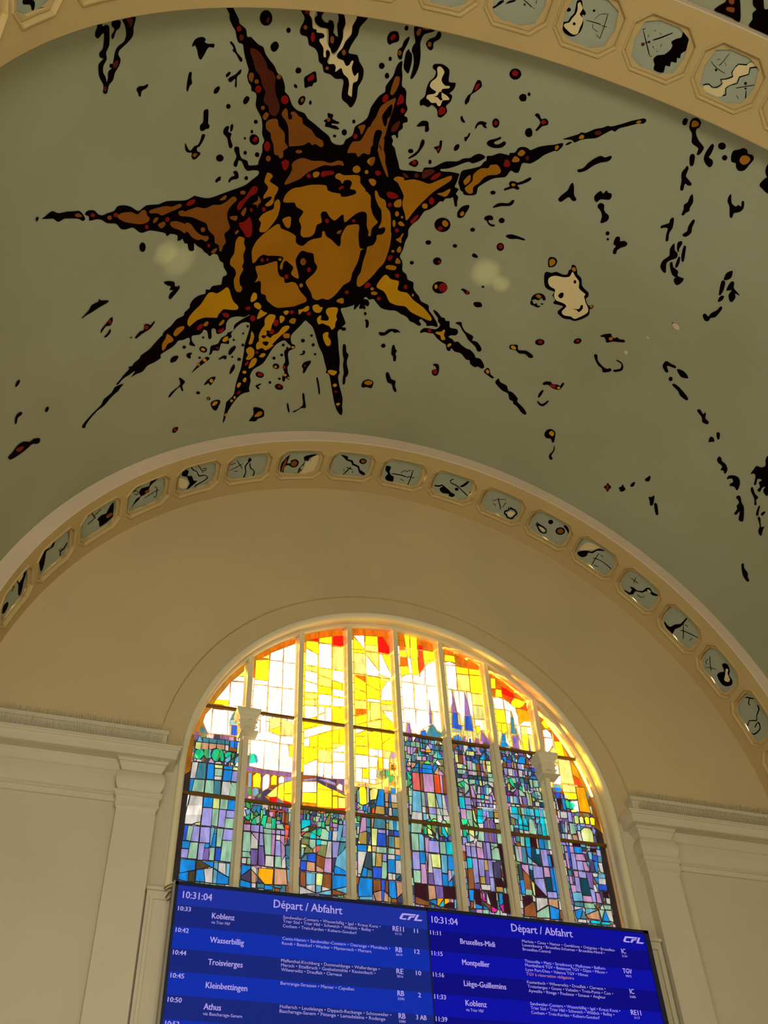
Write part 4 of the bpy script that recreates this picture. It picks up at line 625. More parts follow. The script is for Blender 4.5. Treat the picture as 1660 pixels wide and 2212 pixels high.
K 2678,1162 2668,1195 2658,1216 2645,1189 2647,1160 2670,1150
K 2587,1033 2569,1050 2557,1077 2547,1063 2528,996 2544,975 2565,1009
K 2523,1007 2512,1027 2495,1013 2456,950 2473,935
K 7836,2926 7814,2922 7818,2905 7831,2904
K 6944,2421 6946,2402 6957,2393 6972,2397 6986,2413 6993,2434 6991,2453 6980,2462 6965,2458 6951,2442
K 6767,2112 6739,2116 6685,2095 6676,2062 6653,2052 6642,2058 6636,2035 6655,2005 6681,1976 6697,1962 6712,1980 6707,2009 6684,2030 6713,2041 6706,2066 6734,2081
K 7410,2079 7356,2110 7332,2140 7279,2143 7281,2164 7257,2142 7201,2120 7204,2105 7266,2096 7327,2085 7381,2080 7400,2073
K 7237,1886 7235,1916 7202,1944 7173,1971 7151,1973 7148,1939 7163,1915 7196,1924 7216,1908
R 7160,1946 7157,1935 7160,1928 7167,1929 7175,1936 7182,1947 7185,1959 7182,1965 7175,1965 7167,1958
K 7206,1847 7181,1862 7161,1888 7154,1864 7170,1845 7191,1835
K 6989,1743 6977,1754 6969,1745
K 6944,1737 6912,1771 6881,1773 6882,1814 6855,1814 6831,1797 6804,1820 6798,1809 6820,1775 6849,1758 6891,1745 6933,1724
R 6845,1783 6847,1774 6855,1770 6867,1774 6877,1784 6881,1796 6879,1806 6871,1809 6860,1806 6850,1796
K 6625,1431 6606,1454 6575,1460 6562,1441 6582,1413 6613,1411
K 7975,1899 7960,1925 7935,1921 7932,1903 7954,1889
K 7684,1513 7680,1537 7660,1538 7651,1519 7663,1501
K 7967,1612 7966,1663 7932,1675 7900,1653 7910,1640 7941,1641 7951,1609
K 8027,1398 7983,1404 7940,1420 7881,1409 7821,1363 7784,1359 7725,1324 7722,1292 7744,1291 7793,1324 7840,1322 7915,1329 7998,1354 8021,1378
R 7950,1401 7912,1387 7876,1367 7895,1349 7938,1369
K 6514,738 6504,768 6474,765 6471,735 6492,716
R 6480,741 6481,732 6487,729 6496,732 6503,740 6507,750 6506,759 6500,762 6491,759 6484,751
K 6626,1436 6609,1460 6573,1459 6564,1442 6580,1412 6616,1414
K 6596,1095 6574,1134 6512,1181 6530,1243 6516,1244 6474,1195 6492,1165 6478,1119 6490,1116 6514,1161 6558,1119 6582,1090
K 6512,1516 6514,1509 6520,1506 6530,1509 6538,1516 6541,1524 6540,1531 6533,1534 6524,1531 6516,1525
K 6500,1444 6480,1458 6452,1449 6463,1434 6459,1408 6477,1410
K 6335,1440 6343,1430 6361,1432 6382,1444 6396,1462 6400,1480 6391,1489 6373,1488 6353,1476 6338,1458
Y 6351,1449 6356,1445 6366,1446 6377,1453 6385,1462 6387,1471 6383,1476 6373,1475 6362,1468 6353,1458
K 6376,1567 6377,1562 6381,1559 6386,1561 6391,1565 6394,1571 6393,1577 6389,1580 6384,1578 6379,1574
K 6375,1388 6376,1383 6381,1381 6388,1383 6394,1387 6397,1393 6396,1398 6391,1400 6384,1399 6378,1394
K 6430,1270 6405,1309 6368,1360 6328,1386 6303,1365 6321,1344 6362,1318 6394,1296 6422,1271
Y 6325,1342 6332,1340 6343,1345 6353,1355 6358,1367 6357,1376 6351,1378 6340,1373 6330,1363 6324,1351
O 6372,1318 6377,1314 6385,1317 6394,1324 6399,1333 6400,1341 6395,1344 6386,1342 6378,1335 6372,1326
K 6229,1345 6193,1369 6167,1359 6169,1328 6193,1345 6219,1338
K 6155,1377 6153,1417 6118,1447 6106,1425 6118,1396 6140,1366
K 6112,1343 6113,1338 6116,1335 6121,1336 6126,1340 6128,1346 6128,1351 6124,1354 6119,1353 6114,1349
K 6035,1608 6036,1602 6040,1599 6046,1599 6051,1604 6054,1611 6054,1617 6050,1620 6044,1620 6038,1615
K 6061,1548 6061,1543 6065,1540 6070,1541 6074,1545 6077,1550 6076,1555 6073,1558 6068,1558 6063,1554
K 6125,1500 6126,1495 6130,1492 6136,1493 6141,1497 6143,1503 6143,1508 6139,1511 6133,1510 6128,1506
K 6042,1441 6043,1434 6048,1430 6055,1431 6062,1437 6065,1444 6064,1451 6059,1455 6052,1454 6046,1449
K 6045,1310 6046,1302 6053,1298 6062,1299 6071,1306 6075,1315 6074,1323 6067,1327 6058,1326 6049,1319
K 6116,1189 6113,1236 6097,1273 6083,1252 6084,1221 6105,1184
K 6310,1126 6293,1158 6261,1182 6226,1180 6229,1154 6250,1111 6263,1111 6275,1133 6300,1120
Y 6241,1146 6242,1135 6248,1130 6257,1132 6266,1141 6270,1153 6269,1164 6263,1169 6254,1167 6245,1158
K 6331,1054 6333,1046 6341,1043 6351,1046 6361,1054 6365,1063 6363,1071 6355,1073 6345,1071 6336,1063
K 6236,975 6237,966 6244,962 6254,965 6263,972 6268,982 6266,991 6259,995 6249,992 6240,985
O 6245,977 6246,972 6250,970 6255,971 6260,975 6262,981 6261,986 6257,988 6252,987 6247,983
K 6224,918 6214,943 6170,949 6146,927 6154,880 6167,844 6197,862
Y 6212,915 6195,938 6167,928 6181,902 6202,896
K 5871,687 5844,747 5857,817 5800,804 5765,772 5756,713 5799,695 5813,671 5855,676
O 5834,728 5811,766 5784,768 5773,744 5793,718 5826,718
K 6515,731 6511,768 6473,765 6472,743 6495,718
R 6481,741 6482,731 6488,727 6496,730 6503,739 6507,750 6506,759 6500,763 6492,760 6485,752
K 5831,1128 5838,1115 5856,1112 5878,1121 5895,1138 5901,1157 5894,1170 5876,1172 5854,1163 5837,1147
R 5842,1135 5846,1127 5858,1126 5871,1131 5882,1142 5886,1153 5881,1161 5870,1163 5856,1157 5845,1147
K 5880,1036 5866,1046 5841,1054 5839,1043 5859,1029 5841,1005 5852,1000 5871,1019
K 5758,1057 5758,1050 5763,1045 5769,1046 5776,1051 5779,1059 5779,1067 5774,1071 5768,1071 5761,1065
K 5687,1089 5688,1082 5692,1079 5699,1079 5705,1083 5709,1090 5708,1096 5703,1100 5696,1100 5690,1095
K 5651,995 5658,981 5676,978 5698,986 5716,1002 5722,1021 5715,1035 5697,1039 5675,1031 5657,1014
R 5669,1013 5671,1005 5678,1001 5688,1001 5697,1007 5702,1015 5700,1022 5693,1027 5683,1026 5674,1021
K 5722,1201 5729,1190 5743,1187 5760,1195 5773,1210 5777,1227 5770,1238 5755,1241 5738,1233 5726,1218
Y 5742,1208 5742,1201 5747,1196 5754,1197 5760,1202 5763,1210 5763,1217 5758,1221 5752,1221 5745,1216
K 5769,1293 5769,1284 5775,1279 5782,1280 5790,1286 5794,1295 5793,1303 5788,1308 5780,1308 5773,1302
K 5713,1321 5714,1313 5720,1309 5727,1309 5734,1314 5738,1322 5737,1329 5732,1334 5724,1333 5717,1328
K 5720,1413 5721,1406 5726,1402 5733,1402 5740,1407 5743,1414 5742,1422 5738,1426 5731,1426 5724,1421
K 5687,1386 5687,1380 5691,1377 5696,1377 5700,1381 5703,1386 5702,1392 5699,1395 5694,1395 5690,1392
K 5570,1452 5571,1443 5577,1436 5587,1436 5596,1443 5601,1452 5600,1462 5594,1468 5584,1468 5575,1462
K 5518,1500 5519,1494 5523,1490 5530,1490 5536,1494 5539,1500 5538,1506 5534,1510 5527,1510 5521,1506
K 5485,1414 5486,1405 5490,1400 5498,1399 5505,1405 5509,1413 5509,1422 5504,1427 5496,1428 5489,1422
K 5454,1325 5454,1319 5458,1315 5464,1315 5470,1318 5473,1325 5473,1331 5469,1335 5463,1335 5457,1331
K 5584,1320 5562,1334 5567,1352 5556,1360 5545,1342 5552,1320 5577,1315
K 5544,1207 5532,1245 5487,1262 5480,1240 5495,1196 5507,1147 5522,1141 5528,1185
D 5510,1213 5510,1205 5514,1200 5519,1200 5525,1205 5528,1213 5528,1220 5524,1225 5519,1225 5514,1220
K 5403,1093 5394,1097 5369,1033 5341,943 5350,934 5371,999 5387,1044
K 5588,834 5578,833 5550,752 5559,746 5578,793
K 5526,751 5493,768 5456,814 5467,872 5482,929 5468,934 5450,872 5426,791 5460,785 5506,745
K 5266,1425 5253,1434 5240,1416 5226,1364 5201,1334 5202,1279 5187,1225 5164,1172 5165,1127 5173,1115 5165,1053 5182,1048 5197,1123 5198,1157 5222,1233 5228,1287 5249,1340
K 5156,1733 5156,1724 5160,1718 5166,1717 5172,1722 5176,1730 5176,1739 5173,1745 5167,1746 5160,1741
K 5154,1674 5138,1680 5120,1658 5115,1612 5132,1609 5141,1650
K 5022,1578 5006,1581 4981,1585 4958,1616 4922,1628 4887,1624 4862,1603 4882,1604 4905,1594 4930,1605 4966,1561 5007,1551
K 4941,1462 4941,1451 4948,1442 4958,1441 4969,1446 4974,1456 4974,1468 4967,1476 4957,1478 4947,1473
K 4890,1470 4875,1479 4860,1446 4844,1433 4847,1399 4836,1380 4829,1334 4847,1335 4859,1375 4878,1393
K 4871,1193 4865,1215 4843,1199 4816,1153 4779,1141 4771,1093 4748,1052 4754,1031 4781,1062 4801,1104 4835,1115 4860,1161
K 5031,1046 5027,1093 4992,1117 4948,1099 4943,1060 4950,1034 4987,1041 5012,1030
O 4953,1089 4956,1075 4970,1065 4989,1062 5006,1067 5016,1080 5013,1093 4999,1104 4980,1107 4962,1101
K 4541,1369 4526,1382 4496,1377 4478,1320 4480,1282 4499,1268 4523,1284 4530,1316 4504,1335 4519,1357
R 4488,1311 4488,1298 4494,1288 4504,1285 4515,1290 4521,1301 4522,1315 4516,1325 4505,1328 4495,1323
K 3813,1873 3813,1855 3826,1838 3846,1829 3865,1831 3876,1843 3876,1862 3863,1879 3843,1888 3824,1886
R 3826,1870 3826,1860 3832,1851 3843,1846 3853,1847 3859,1855 3859,1865 3853,1874 3842,1879 3832,1878
K 3573,2016 3570,2001 3576,1983 3590,1970 3606,1965 3618,1972 3621,1987 3614,2005 3600,2018 3584,2022
R 3582,2003 3582,1995 3587,1987 3595,1983 3603,1983 3608,1989 3608,1997 3603,2005 3595,2009 3587,2008
K 4042,1740 4019,1756 3987,1764 3969,1725 3917,1743 3869,1732 3849,1719 3850,1702 3874,1694 3911,1712 3955,1698 3988,1716 4030,1709
Y 4031,1734 4017,1749 3991,1737 3994,1720 4020,1719
K 3700,1516 3685,1543 3650,1559 3631,1546 3595,1560 3572,1558 3567,1593 3552,1595 3554,1559 3564,1525 3596,1513 3629,1513 3660,1525 3686,1508
R 3645,1533 3605,1549 3600,1523 3634,1516
Y 3565,1543 3565,1536 3569,1529 3576,1525 3582,1526 3587,1531 3587,1538 3583,1545 3576,1549 3570,1548
K 3682,1458 3670,1450 3676,1389 3688,1377 3694,1415
K 3682,1338 3673,1343 3637,1333 3613,1382 3601,1379 3623,1319 3658,1316
K 3526,1081 3518,1122 3489,1146 3452,1131 3439,1089 3429,1037 3443,1031 3464,1055 3494,1044 3515,1056
Y 3495,1099 3483,1131 3456,1116 3461,1085
K 3416,1003 3409,1002 3397,959 3402,905 3379,879 3393,863 3410,875 3419,907 3407,953
K 3688,4532 3667,4573 3647,4601 3650,4624 3590,4650 3555,4601 3524,4527 3573,4529 3638,4529
A 3627,4574 3588,4587 3581,4562 3619,4557
A 3635,4618 3609,4630 3601,4605 3623,4600
K 3467,4527 3464,4569 3479,4602 3469,4631 3495,4643 3511,4684 3465,4704 3433,4655 3413,4656 3374,4681 3296,4523 3349,4523 3410,4524
C 3056,2480 3039,2481 3031,2491 2997,2479 2992,2457 2999,2447 3024,2447 3042,2458
C 3264,2079 3254,2096 3238,2100 3231,2078 3241,2066
k 3058,2481 3048,2483 3048,2473
C 3169,2281 3153,2285 3143,2281 3155,2268"""
IDX = {'K': 0, 'k': 0, 'W': 1, 'B': 2, 'O': 3, 'Y': 4, 'D': 5, 'R': 6, 'A': 7, 'G': 8, 'C': 9}
PM = [M_K, M_W, M_B, M_O, M_Y, M_D, M_R, M_A, M_vault, M_side]
def parse_shapes(txt):
    out = []
    for ln in txt.strip().split('\n'):
        t = ln.split(); pts = [tuple(float(v) for v in a.split(',')) for a in t[1:]]
        out.append((t[0], [(a/50.0, b/500.0) for a, b in pts]))
    return out
sh = parse_shapes(DATA_MURAL); big = []; rest = []
SUNK = 0
for i, (c, p) in enumerate(sh):
    ths = [a for a, b in p]; ws = [b for a, b in p]
    (big if i < 205 else rest).append((IDX[c], smooth_poly(p)))
o = paint_mesh('painted_sun', big, PM, ceiling, RV-.004, .000025)
o['label'] = 'black, umber, gold and crimson painted sun with long ragged rays'
o = paint_mesh('painted_splashes', rest, PM, ceiling, RV-.004, .000025)
o['label'] = 'scattered black and crimson painted splashes and ivory clouds'

# ------------------------------------------------------------------ arches with coffers
DATA_COF = """#far 162
K 8051,406 7970,388 7942,353 7949,297 7965,266 7973,226 7998,172 8026,201 8024,293 8040,341
W 8020,398 7978,381 7971,335 8017,313 8031,355
K 8129,387 8066,321 8067,327 8129,391
K 8100,309 8076,331 8097,370 8101,371 8083,339 8106,316
K 8149,259 8144,214 8186,188 8221,220 8203,278
#far 153
K 7548,407 7577,373 7625,373 7646,328 7713,346 7724,308 7736,224 7767,180 7789,272 7803,347 7789,382 7748,384 7697,355 7664,351 7643,403 7604,418
K 7504,254 7539,219 7566,224 7569,177 7557,165 7557,212 7528,203 7495,242
K 7570,243 7583,244 7566,210 7541,208 7554,242 7560,244 7549,217 7566,217 7575,237 7566,234
#far 144
K 7055,356 7047,235 7057,193 7166,169 7181,240 7203,271 7163,293 7118,280 7093,328
B 7115,254 7068,257 7050,230 7082,216 7104,223
K 7285,412 7246,337 7227,301 7221,301 7239,338 7279,412
K 7240,326 7189,348 7175,355 7179,361 7194,355 7243,332
K 7223,311 7293,290 7288,282 7220,305
K 7304,370 7275,381 7245,377 7247,383 7279,388 7308,376
#far 135
K 6650,396 6720,399 6728,346 6800,357 6817,317 6798,283 6808,247 6848,219 6875,176 6839,263 6790,271 6741,279 6719,334 6701,358
B 6759,312 6723,306 6719,277 6756,286
K 6772,403 6842,391 6902,357 6897,348 6836,379 6767,394
K 6869,350 6850,354 6828,330 6839,316 6861,335 6862,330 6835,307 6822,329 6851,363 6873,357
K 6676,311 6653,286 6649,203 6669,207 6666,197 6643,198 6646,284 6673,315
K 6748,231 6652,259 6624,254 6626,260 6655,266 6751,237
#far 126
K 6421,397 6374,356 6381,308 6337,293 6315,235 6278,223 6308,190 6371,148 6346,212 6367,262 6387,302 6432,327 6432,376
K 6363,395 6334,346 6304,329 6273,266 6223,260 6195,232 6229,203 6289,181 6294,162 6285,155 6281,168 6223,193 6184,226 6223,270 6270,277 6299,334 6329,353 6356,398
K 6303,396 6264,334 6243,295 6239,296 6258,336 6299,398
K 6247,336 6222,336 6221,317 6246,326 6245,317 6217,311 6219,343 6249,343
W 6450,309 6382,267 6361,217 6375,172 6435,203 6451,268
#far 117
K 5953,352 5896,259 5891,262 5949,355
K 5994,253 5900,302 5903,308 5997,258
K 5855,348 5845,365 5824,343 5834,319 5850,321
K 5845,332 5874,276 5855,211 5866,154 5855,147 5846,208 5863,270 5837,324
K 5837,301 5820,244 5779,205 5785,143 5774,137 5771,206 5813,250 5829,302
K 5997,313 5972,324 5959,331 5962,336 5975,331 6000,319
K 5957,236 5930,233 5931,240 5959,242
#far 108
K 5550,175 5550,277 5496,365 5504,269 5468,273 5479,291 5442,311 5402,280 5411,227 5450,219 5490,248 5516,223 5516,152
B 5538,180 5535,268 5513,327 5513,249 5524,179
B 5470,264 5446,298 5414,271 5426,231 5457,237
K 5372,332 5343,353 5279,368 5270,356 5317,324 5327,288 5351,297 5354,244 5375,218 5373,173 5385,134 5389,200 5367,244 5356,288
B 5352,185 5354,175 5363,171 5373,175 5379,186 5378,196 5369,200 5358,195
W 5303,324 5250,360 5224,273 5258,147 5358,137 5359,173 5343,226 5341,279 5302,289
#far 99
K 5061,373 5023,369 4993,358 4990,333 4944,321 4930,291 4876,267 4860,229 4812,201 4804,169 4858,193 4886,252 4939,272 4953,302 4998,318 5032,350
K 4826,333 4830,309 4850,296 4874,302 4889,322 4885,346 4865,358 4841,353
B 4835,331 4837,317 4850,309 4865,312 4874,325 4872,339 4859,347 4844,343
K 4949,247 4992,157 4985,149 4943,241
K 4979,236 4927,218 4927,227 4979,243
K 5003,218 4990,192 4986,194 5000,220
K 4916,183 4910,201 4915,205 4920,185
#far 90
K 4650,316 4608,313 4608,262 4584,222 4557,210 4550,147 4579,125 4611,151 4627,193 4614,233 4643,263
K 4579,237 4500,239 4457,234 4457,243 4501,250 4580,246
K 4422,324 4418,233 4421,158 4414,156 4410,232 4415,323
K 4446,229 4430,242 4403,242 4387,242 4388,251 4404,249 4433,250 4450,235
K 4505,268 4487,300 4459,291 4458,296 4490,306 4509,272
K 4495,197 4465,186 4464,193 4495,202
K 4460,300 4436,315 4439,321 4462,304
#far 81
K 4193,214 4152,222 4139,242 4108,223 4057,198 4054,211 4104,239 4140,256 4158,238 4196,227
K 4145,196 4128,235 4091,228 4041,201 4002,190 4013,156 4045,123 4054,177 4107,164
K 4068,354 4090,325 4072,297 4013,284 3978,264 3905,221 3902,231 3975,272 4011,295 4071,306 4081,322 4063,348
K 3993,260 3993,247 4002,237 4014,237 4022,247 4022,261 4013,270 4001,270
K 3993,298 3974,325 3948,378 3933,372 3947,328 3971,295
K 3889,258 3882,280 3888,284 3894,261
#far 72
K 3654,315 3623,265 3596,219 3591,224 3617,271 3649,320
K 3684,268 3648,307 3587,338 3589,343 3650,312 3687,272
K 3672,247 3646,232 3644,238 3671,252
K 3583,249 3575,311 3580,312 3587,250
K 3535,273 3510,265 3481,266 3462,246 3470,216 3479,184 3507,174 3529,201 3543,197 3543,217 3524,244 3526,282 3542,279 3535,250 3557,225 3553,187 3536,182 3509,158 3469,168 3459,210 3447,252 3477,282 3509,285 3533,289
W 3528,200 3513,243 3476,246 3474,217 3492,185
#far 63
K 3270,253 3242,239 3179,236 3169,208 3191,193 3219,208 3244,229 3263,257 3273,243 3251,218 3226,192 3190,179 3156,203 3175,249 3240,257 3267,266
W 3232,224 3211,239 3177,222 3192,201
K 3148,350 3147,331 3158,315 3174,312 3186,323 3186,343 3175,359 3159,362
K 3055,364 3030,352 3006,334 2986,308 2973,329 2996,351 3021,376 3050,384
K 3026,328 3025,294 3046,264 3076,256 3097,274 3097,308 3076,338 3047,346
B 3037,319 3037,296 3051,276 3071,271 3085,283 3085,306 3071,326 3052,331
#far 54
K 2852,196 2823,240 2789,272 2750,291 2725,343 2703,366 2655,383 2695,348 2718,328 2737,281 2771,259 2768,224 2791,184 2827,175
W 2853,236 2829,327 2798,363 2712,385 2726,346 2768,296 2813,254
K 2692,317 2700,244 2697,174 2691,175 2693,245 2687,317
K 2711,238 2678,252 2626,263 2540,253 2539,262 2625,270 2678,261 2712,245
K 2675,177 2641,191 2642,197 2676,183
K 2674,314 2646,307 2645,313 2673,319
#far 45
K 2369,153 2330,170 2308,176 2306,216 2333,226 2301,246 2267,245 2226,281 2216,328 2189,356 2155,340 2111,355 2101,345 2140,313 2177,317 2202,301 2223,259 2274,227 2277,182 2327,131 2355,135
W 2202,322 2186,335 2160,328 2180,314
K 2359,307 2293,309 2293,316 2358,312
K 2320,288 2329,347 2334,345 2324,287
K 2247,210 2200,215 2186,256 2189,258 2202,221 2246,216
#far 36
K 1944,190 1911,185 1878,191 1857,248 1823,297 1813,384 1802,375 1808,272 1835,210 1828,153 1868,127 1906,137
K 1813,320 1771,253 1738,196 1734,201 1765,260 1809,325
K 1791,242 1753,269 1647,320 1648,327 1755,277 1793,248
K 1793,320 1761,325 1761,332 1793,325
K 1684,275 1688,237 1684,238 1680,275
#far 27
K 1481,280 1443,232 1406,194 1402,200 1439,239 1477,286
K 1455,175 1382,240 1384,245 1456,179
K 1463,207 1479,217 1476,253 1480,252 1484,213 1466,202
K 1364,327 1351,365 1320,375 1282,351 1267,317 1223,312 1204,274 1233,216 1278,194 1343,214 1338,264 1317,303
W 1319,333 1300,348 1285,314 1242,297 1239,265 1273,243 1292,283
#far 18
K 1058,312 1029,341 1001,372 1005,380 1034,351 1062,319
K 1030,338 1010,299 990,304 989,313 1005,309 1024,344
K 948,367 921,357 901,299 878,275 920,209 906,165 939,133 935,123 895,164 912,208 867,275 894,307 912,369 944,378
K 844,225 852,273 814,256 821,175 865,127 860,117 810,171 805,265 857,287 854,219
#near 96
K 4975,4131 4954,4151 4941,4178 4917,4191 4916,4178 4939,4151 4964,4127
K 4899,4172 4882,4197 4843,4211 4853,4198 4883,4180
K 4798,4223 4773,4212 4738,4197 4736,4201 4771,4217 4796,4226
K 4722,4246 4721,4226 4717,4226 4720,4246
K 4725,4195 4718,4193 4717,4197 4725,4198
D 4778,4202 4778,4196 4782,4193 4788,4194 4791,4198 4791,4204 4787,4208 4782,4207
#near 87
K 4484,4304 4479,4321 4455,4325 4436,4287 4407,4265 4409,4248 4425,4247 4399,4202 4397,4154 4411,4124 4437,4103 4491,4111 4524,4153 4515,4173 4493,4184 4488,4214 4474,4243
W 4474,4299 4464,4314 4449,4299 4434,4280 4441,4245 4414,4230 4407,4200 4410,4166 4410,4133 4434,4117 4473,4129 4510,4150 4500,4169 4483,4179 4476,4206 4463,4238 4463,4270
k 4443,4184 4443,4177 4448,4172 4456,4173 4461,4178 4460,4185 4455,4190 4448,4189
K 4501,4254 4502,4245 4510,4238 4521,4239 4528,4246 4527,4255 4519,4261 4508,4261
K 4387,4223 4333,4226 4296,4227 4296,4231 4334,4231 4387,4226
K 4280,4301 4275,4245 4271,4152 4267,4152 4271,4246 4276,4301
K 4286,4223 4257,4225 4257,4229 4286,4226
K 4340,4246 4332,4269 4314,4287 4286,4298 4287,4301 4316,4289 4334,4270 4342,4247
K 4342,4214 4333,4191 4299,4182 4298,4184 4331,4193 4339,4214
K 4299,4161 4274,4149 4273,4152 4299,4163
K 4357,4295 4358,4289 4362,4286 4368,4286 4372,4290 4372,4296 4368,4300 4362,4300
#near 78
K 3814,4361 3795,4365 3760,4334 3753,4308 3736,4290 3756,4260 3771,4237 3764,4211 3783,4207 3774,4177 3806,4172 3801,4140 3829,4137 3822,4093 3857,4083 3887,4088 3894,4120 3914,4146 3898,4178 3863,4196 3840,4239 3840,4268 3855,4283 3831,4313 3809,4330
K 4036,4278 3996,4222 3949,4161 3945,4164 3992,4226 4033,4280
K 4036,4283 4041,4289 4030,4298 4032,4301 4045,4291 4039,4281
K 3958,4250 3923,4277 3869,4330 3873,4334 3928,4283 3962,4255
D 3999,4210 3999,4201 4005,4196 4013,4196 4019,4202 4019,4210 4013,4216 4005,4216
D 3971,4235 3971,4230 3975,4225 3981,4226 3986,4230 3986,4236 3981,4240 3975,4240
K 3999,4216 3979,4229 3981,4233 4001,4219
K 3980,4307 3967,4306 3967,4309 3980,4309
K 3942,4306 3928,4299 3927,4301 3941,4308
K 3999,4272 3997,4257 3994,4257 3997,4273
K 3949,4216 3938,4207 3936,4210 3948,4218
K 3904,4247 3904,4231 3901,4231 3901,4247
K 3913,4194 3906,4201 3908,4203 3915,4196
K 3939,4152 3928,4160 3930,4162 3941,4154
#near 69
K 3373,4362 3388,4336 3431,4320 3443,4280 3446,4251 3432,4239 3462,4208 3490,4191 3472,4172 3490,4140 3517,4131 3539,4140 3570,4121 3566,4116 3537,4133 3517,4125 3484,4135 3466,4171 3482,4189 3458,4203 3424,4236 3440,4252 3436,4278 3427,4315 3383,4330 3368,4359
K 3316,4352 3360,4327 3349,4289 3392,4253 3388,4211 3419,4189 3437,4153 3421,4119 3459,4097 3456,4091 3413,4115 3431,4153 3413,4184 3382,4209 3385,4249 3344,4286 3353,4323 3312,4346
W 3372,4356 3317,4356 3362,4327 3352,4289 3393,4253 3395,4214 3425,4178 3438,4151 3431,4111 3454,4087 3544,4086 3561,4113 3534,4129 3508,4119 3471,4140 3462,4175 3477,4189 3451,4205 3423,4235 3440,4262 3427,4314 3383,4328
K 3509,4350 3521,4295 3532,4265 3528,4263 3517,4294 3506,4349
K 3581,4262 3538,4242 3482,4233 3482,4236 3537,4246 3580,4265
K 3529,4235 3528,4229 3532,4225 3538,4225 3543,4229 3543,4235 3539,4239 3533,4239
K 3558,4289 3542,4299 3544,4302 3559,4290
K 3508,4295 3496,4279 3494,4280 3506,4296
K 3375,4182 3333,4210 3277,4250 3279,4253 3336,4214 3378,4185
K 3319,4189 3296,4135 3290,4137 3315,4191
K 3333,4234 3332,4227 3336,4222 3342,4222 3347,4227 3348,4234 3344,4239 3338,4239
K 3320,4205 3320,4201 3323,4197 3328,4197 3332,4200 3332,4205 3329,4208 3324,4208
K 3356,4140 3338,4128 3337,4131 3355,4142
#near 164
K 8260,4173 8265,4154 8256,4152 8253,4171
K 8124,4140 8042,4120 8032,4094 8040,4077 8056,4083 8067,4107 8119,4120"""
cof = {}
for ln in DATA_COF.strip().split('\n'):
    if ln[0] == '#': _, a, b = ln.replace('#', '# ').split(); cur = cof.setdefault((a, int(b)), []); continue
    t = ln.split(); cur.append((IDX[t[0]], [(float(a.split(',')[0])/50, float(a.split(',')[1])/500) for a in t[1:]]))
DEG = math.pi/180*6.15
def octagon(th, wc, ht, hw, ch):
    """octagon in (theta, w*12), half sizes in metres"""
    t, c = ht/DEG, ch/DEG
    P = [(-t, -hw+ch), (-t+c, -hw), (t-c, -hw), (t, -hw+ch), (t, hw-ch), (t-c, hw), (-t+c, hw), (-t, hw-ch)]
    out = []
    for i in range(8):
        a, b = P[i], P[(i+1) % 8]; n = max(1, int(abs(b[0]-a[0])/.9)+1)
        out += [(th+a[0]+(b[0]-a[0])*k/n, wc+a[1]+(b[1]-a[1])*k/n) for k in range(n)]
    return out
def clip_ring(a, b, pts): return pts
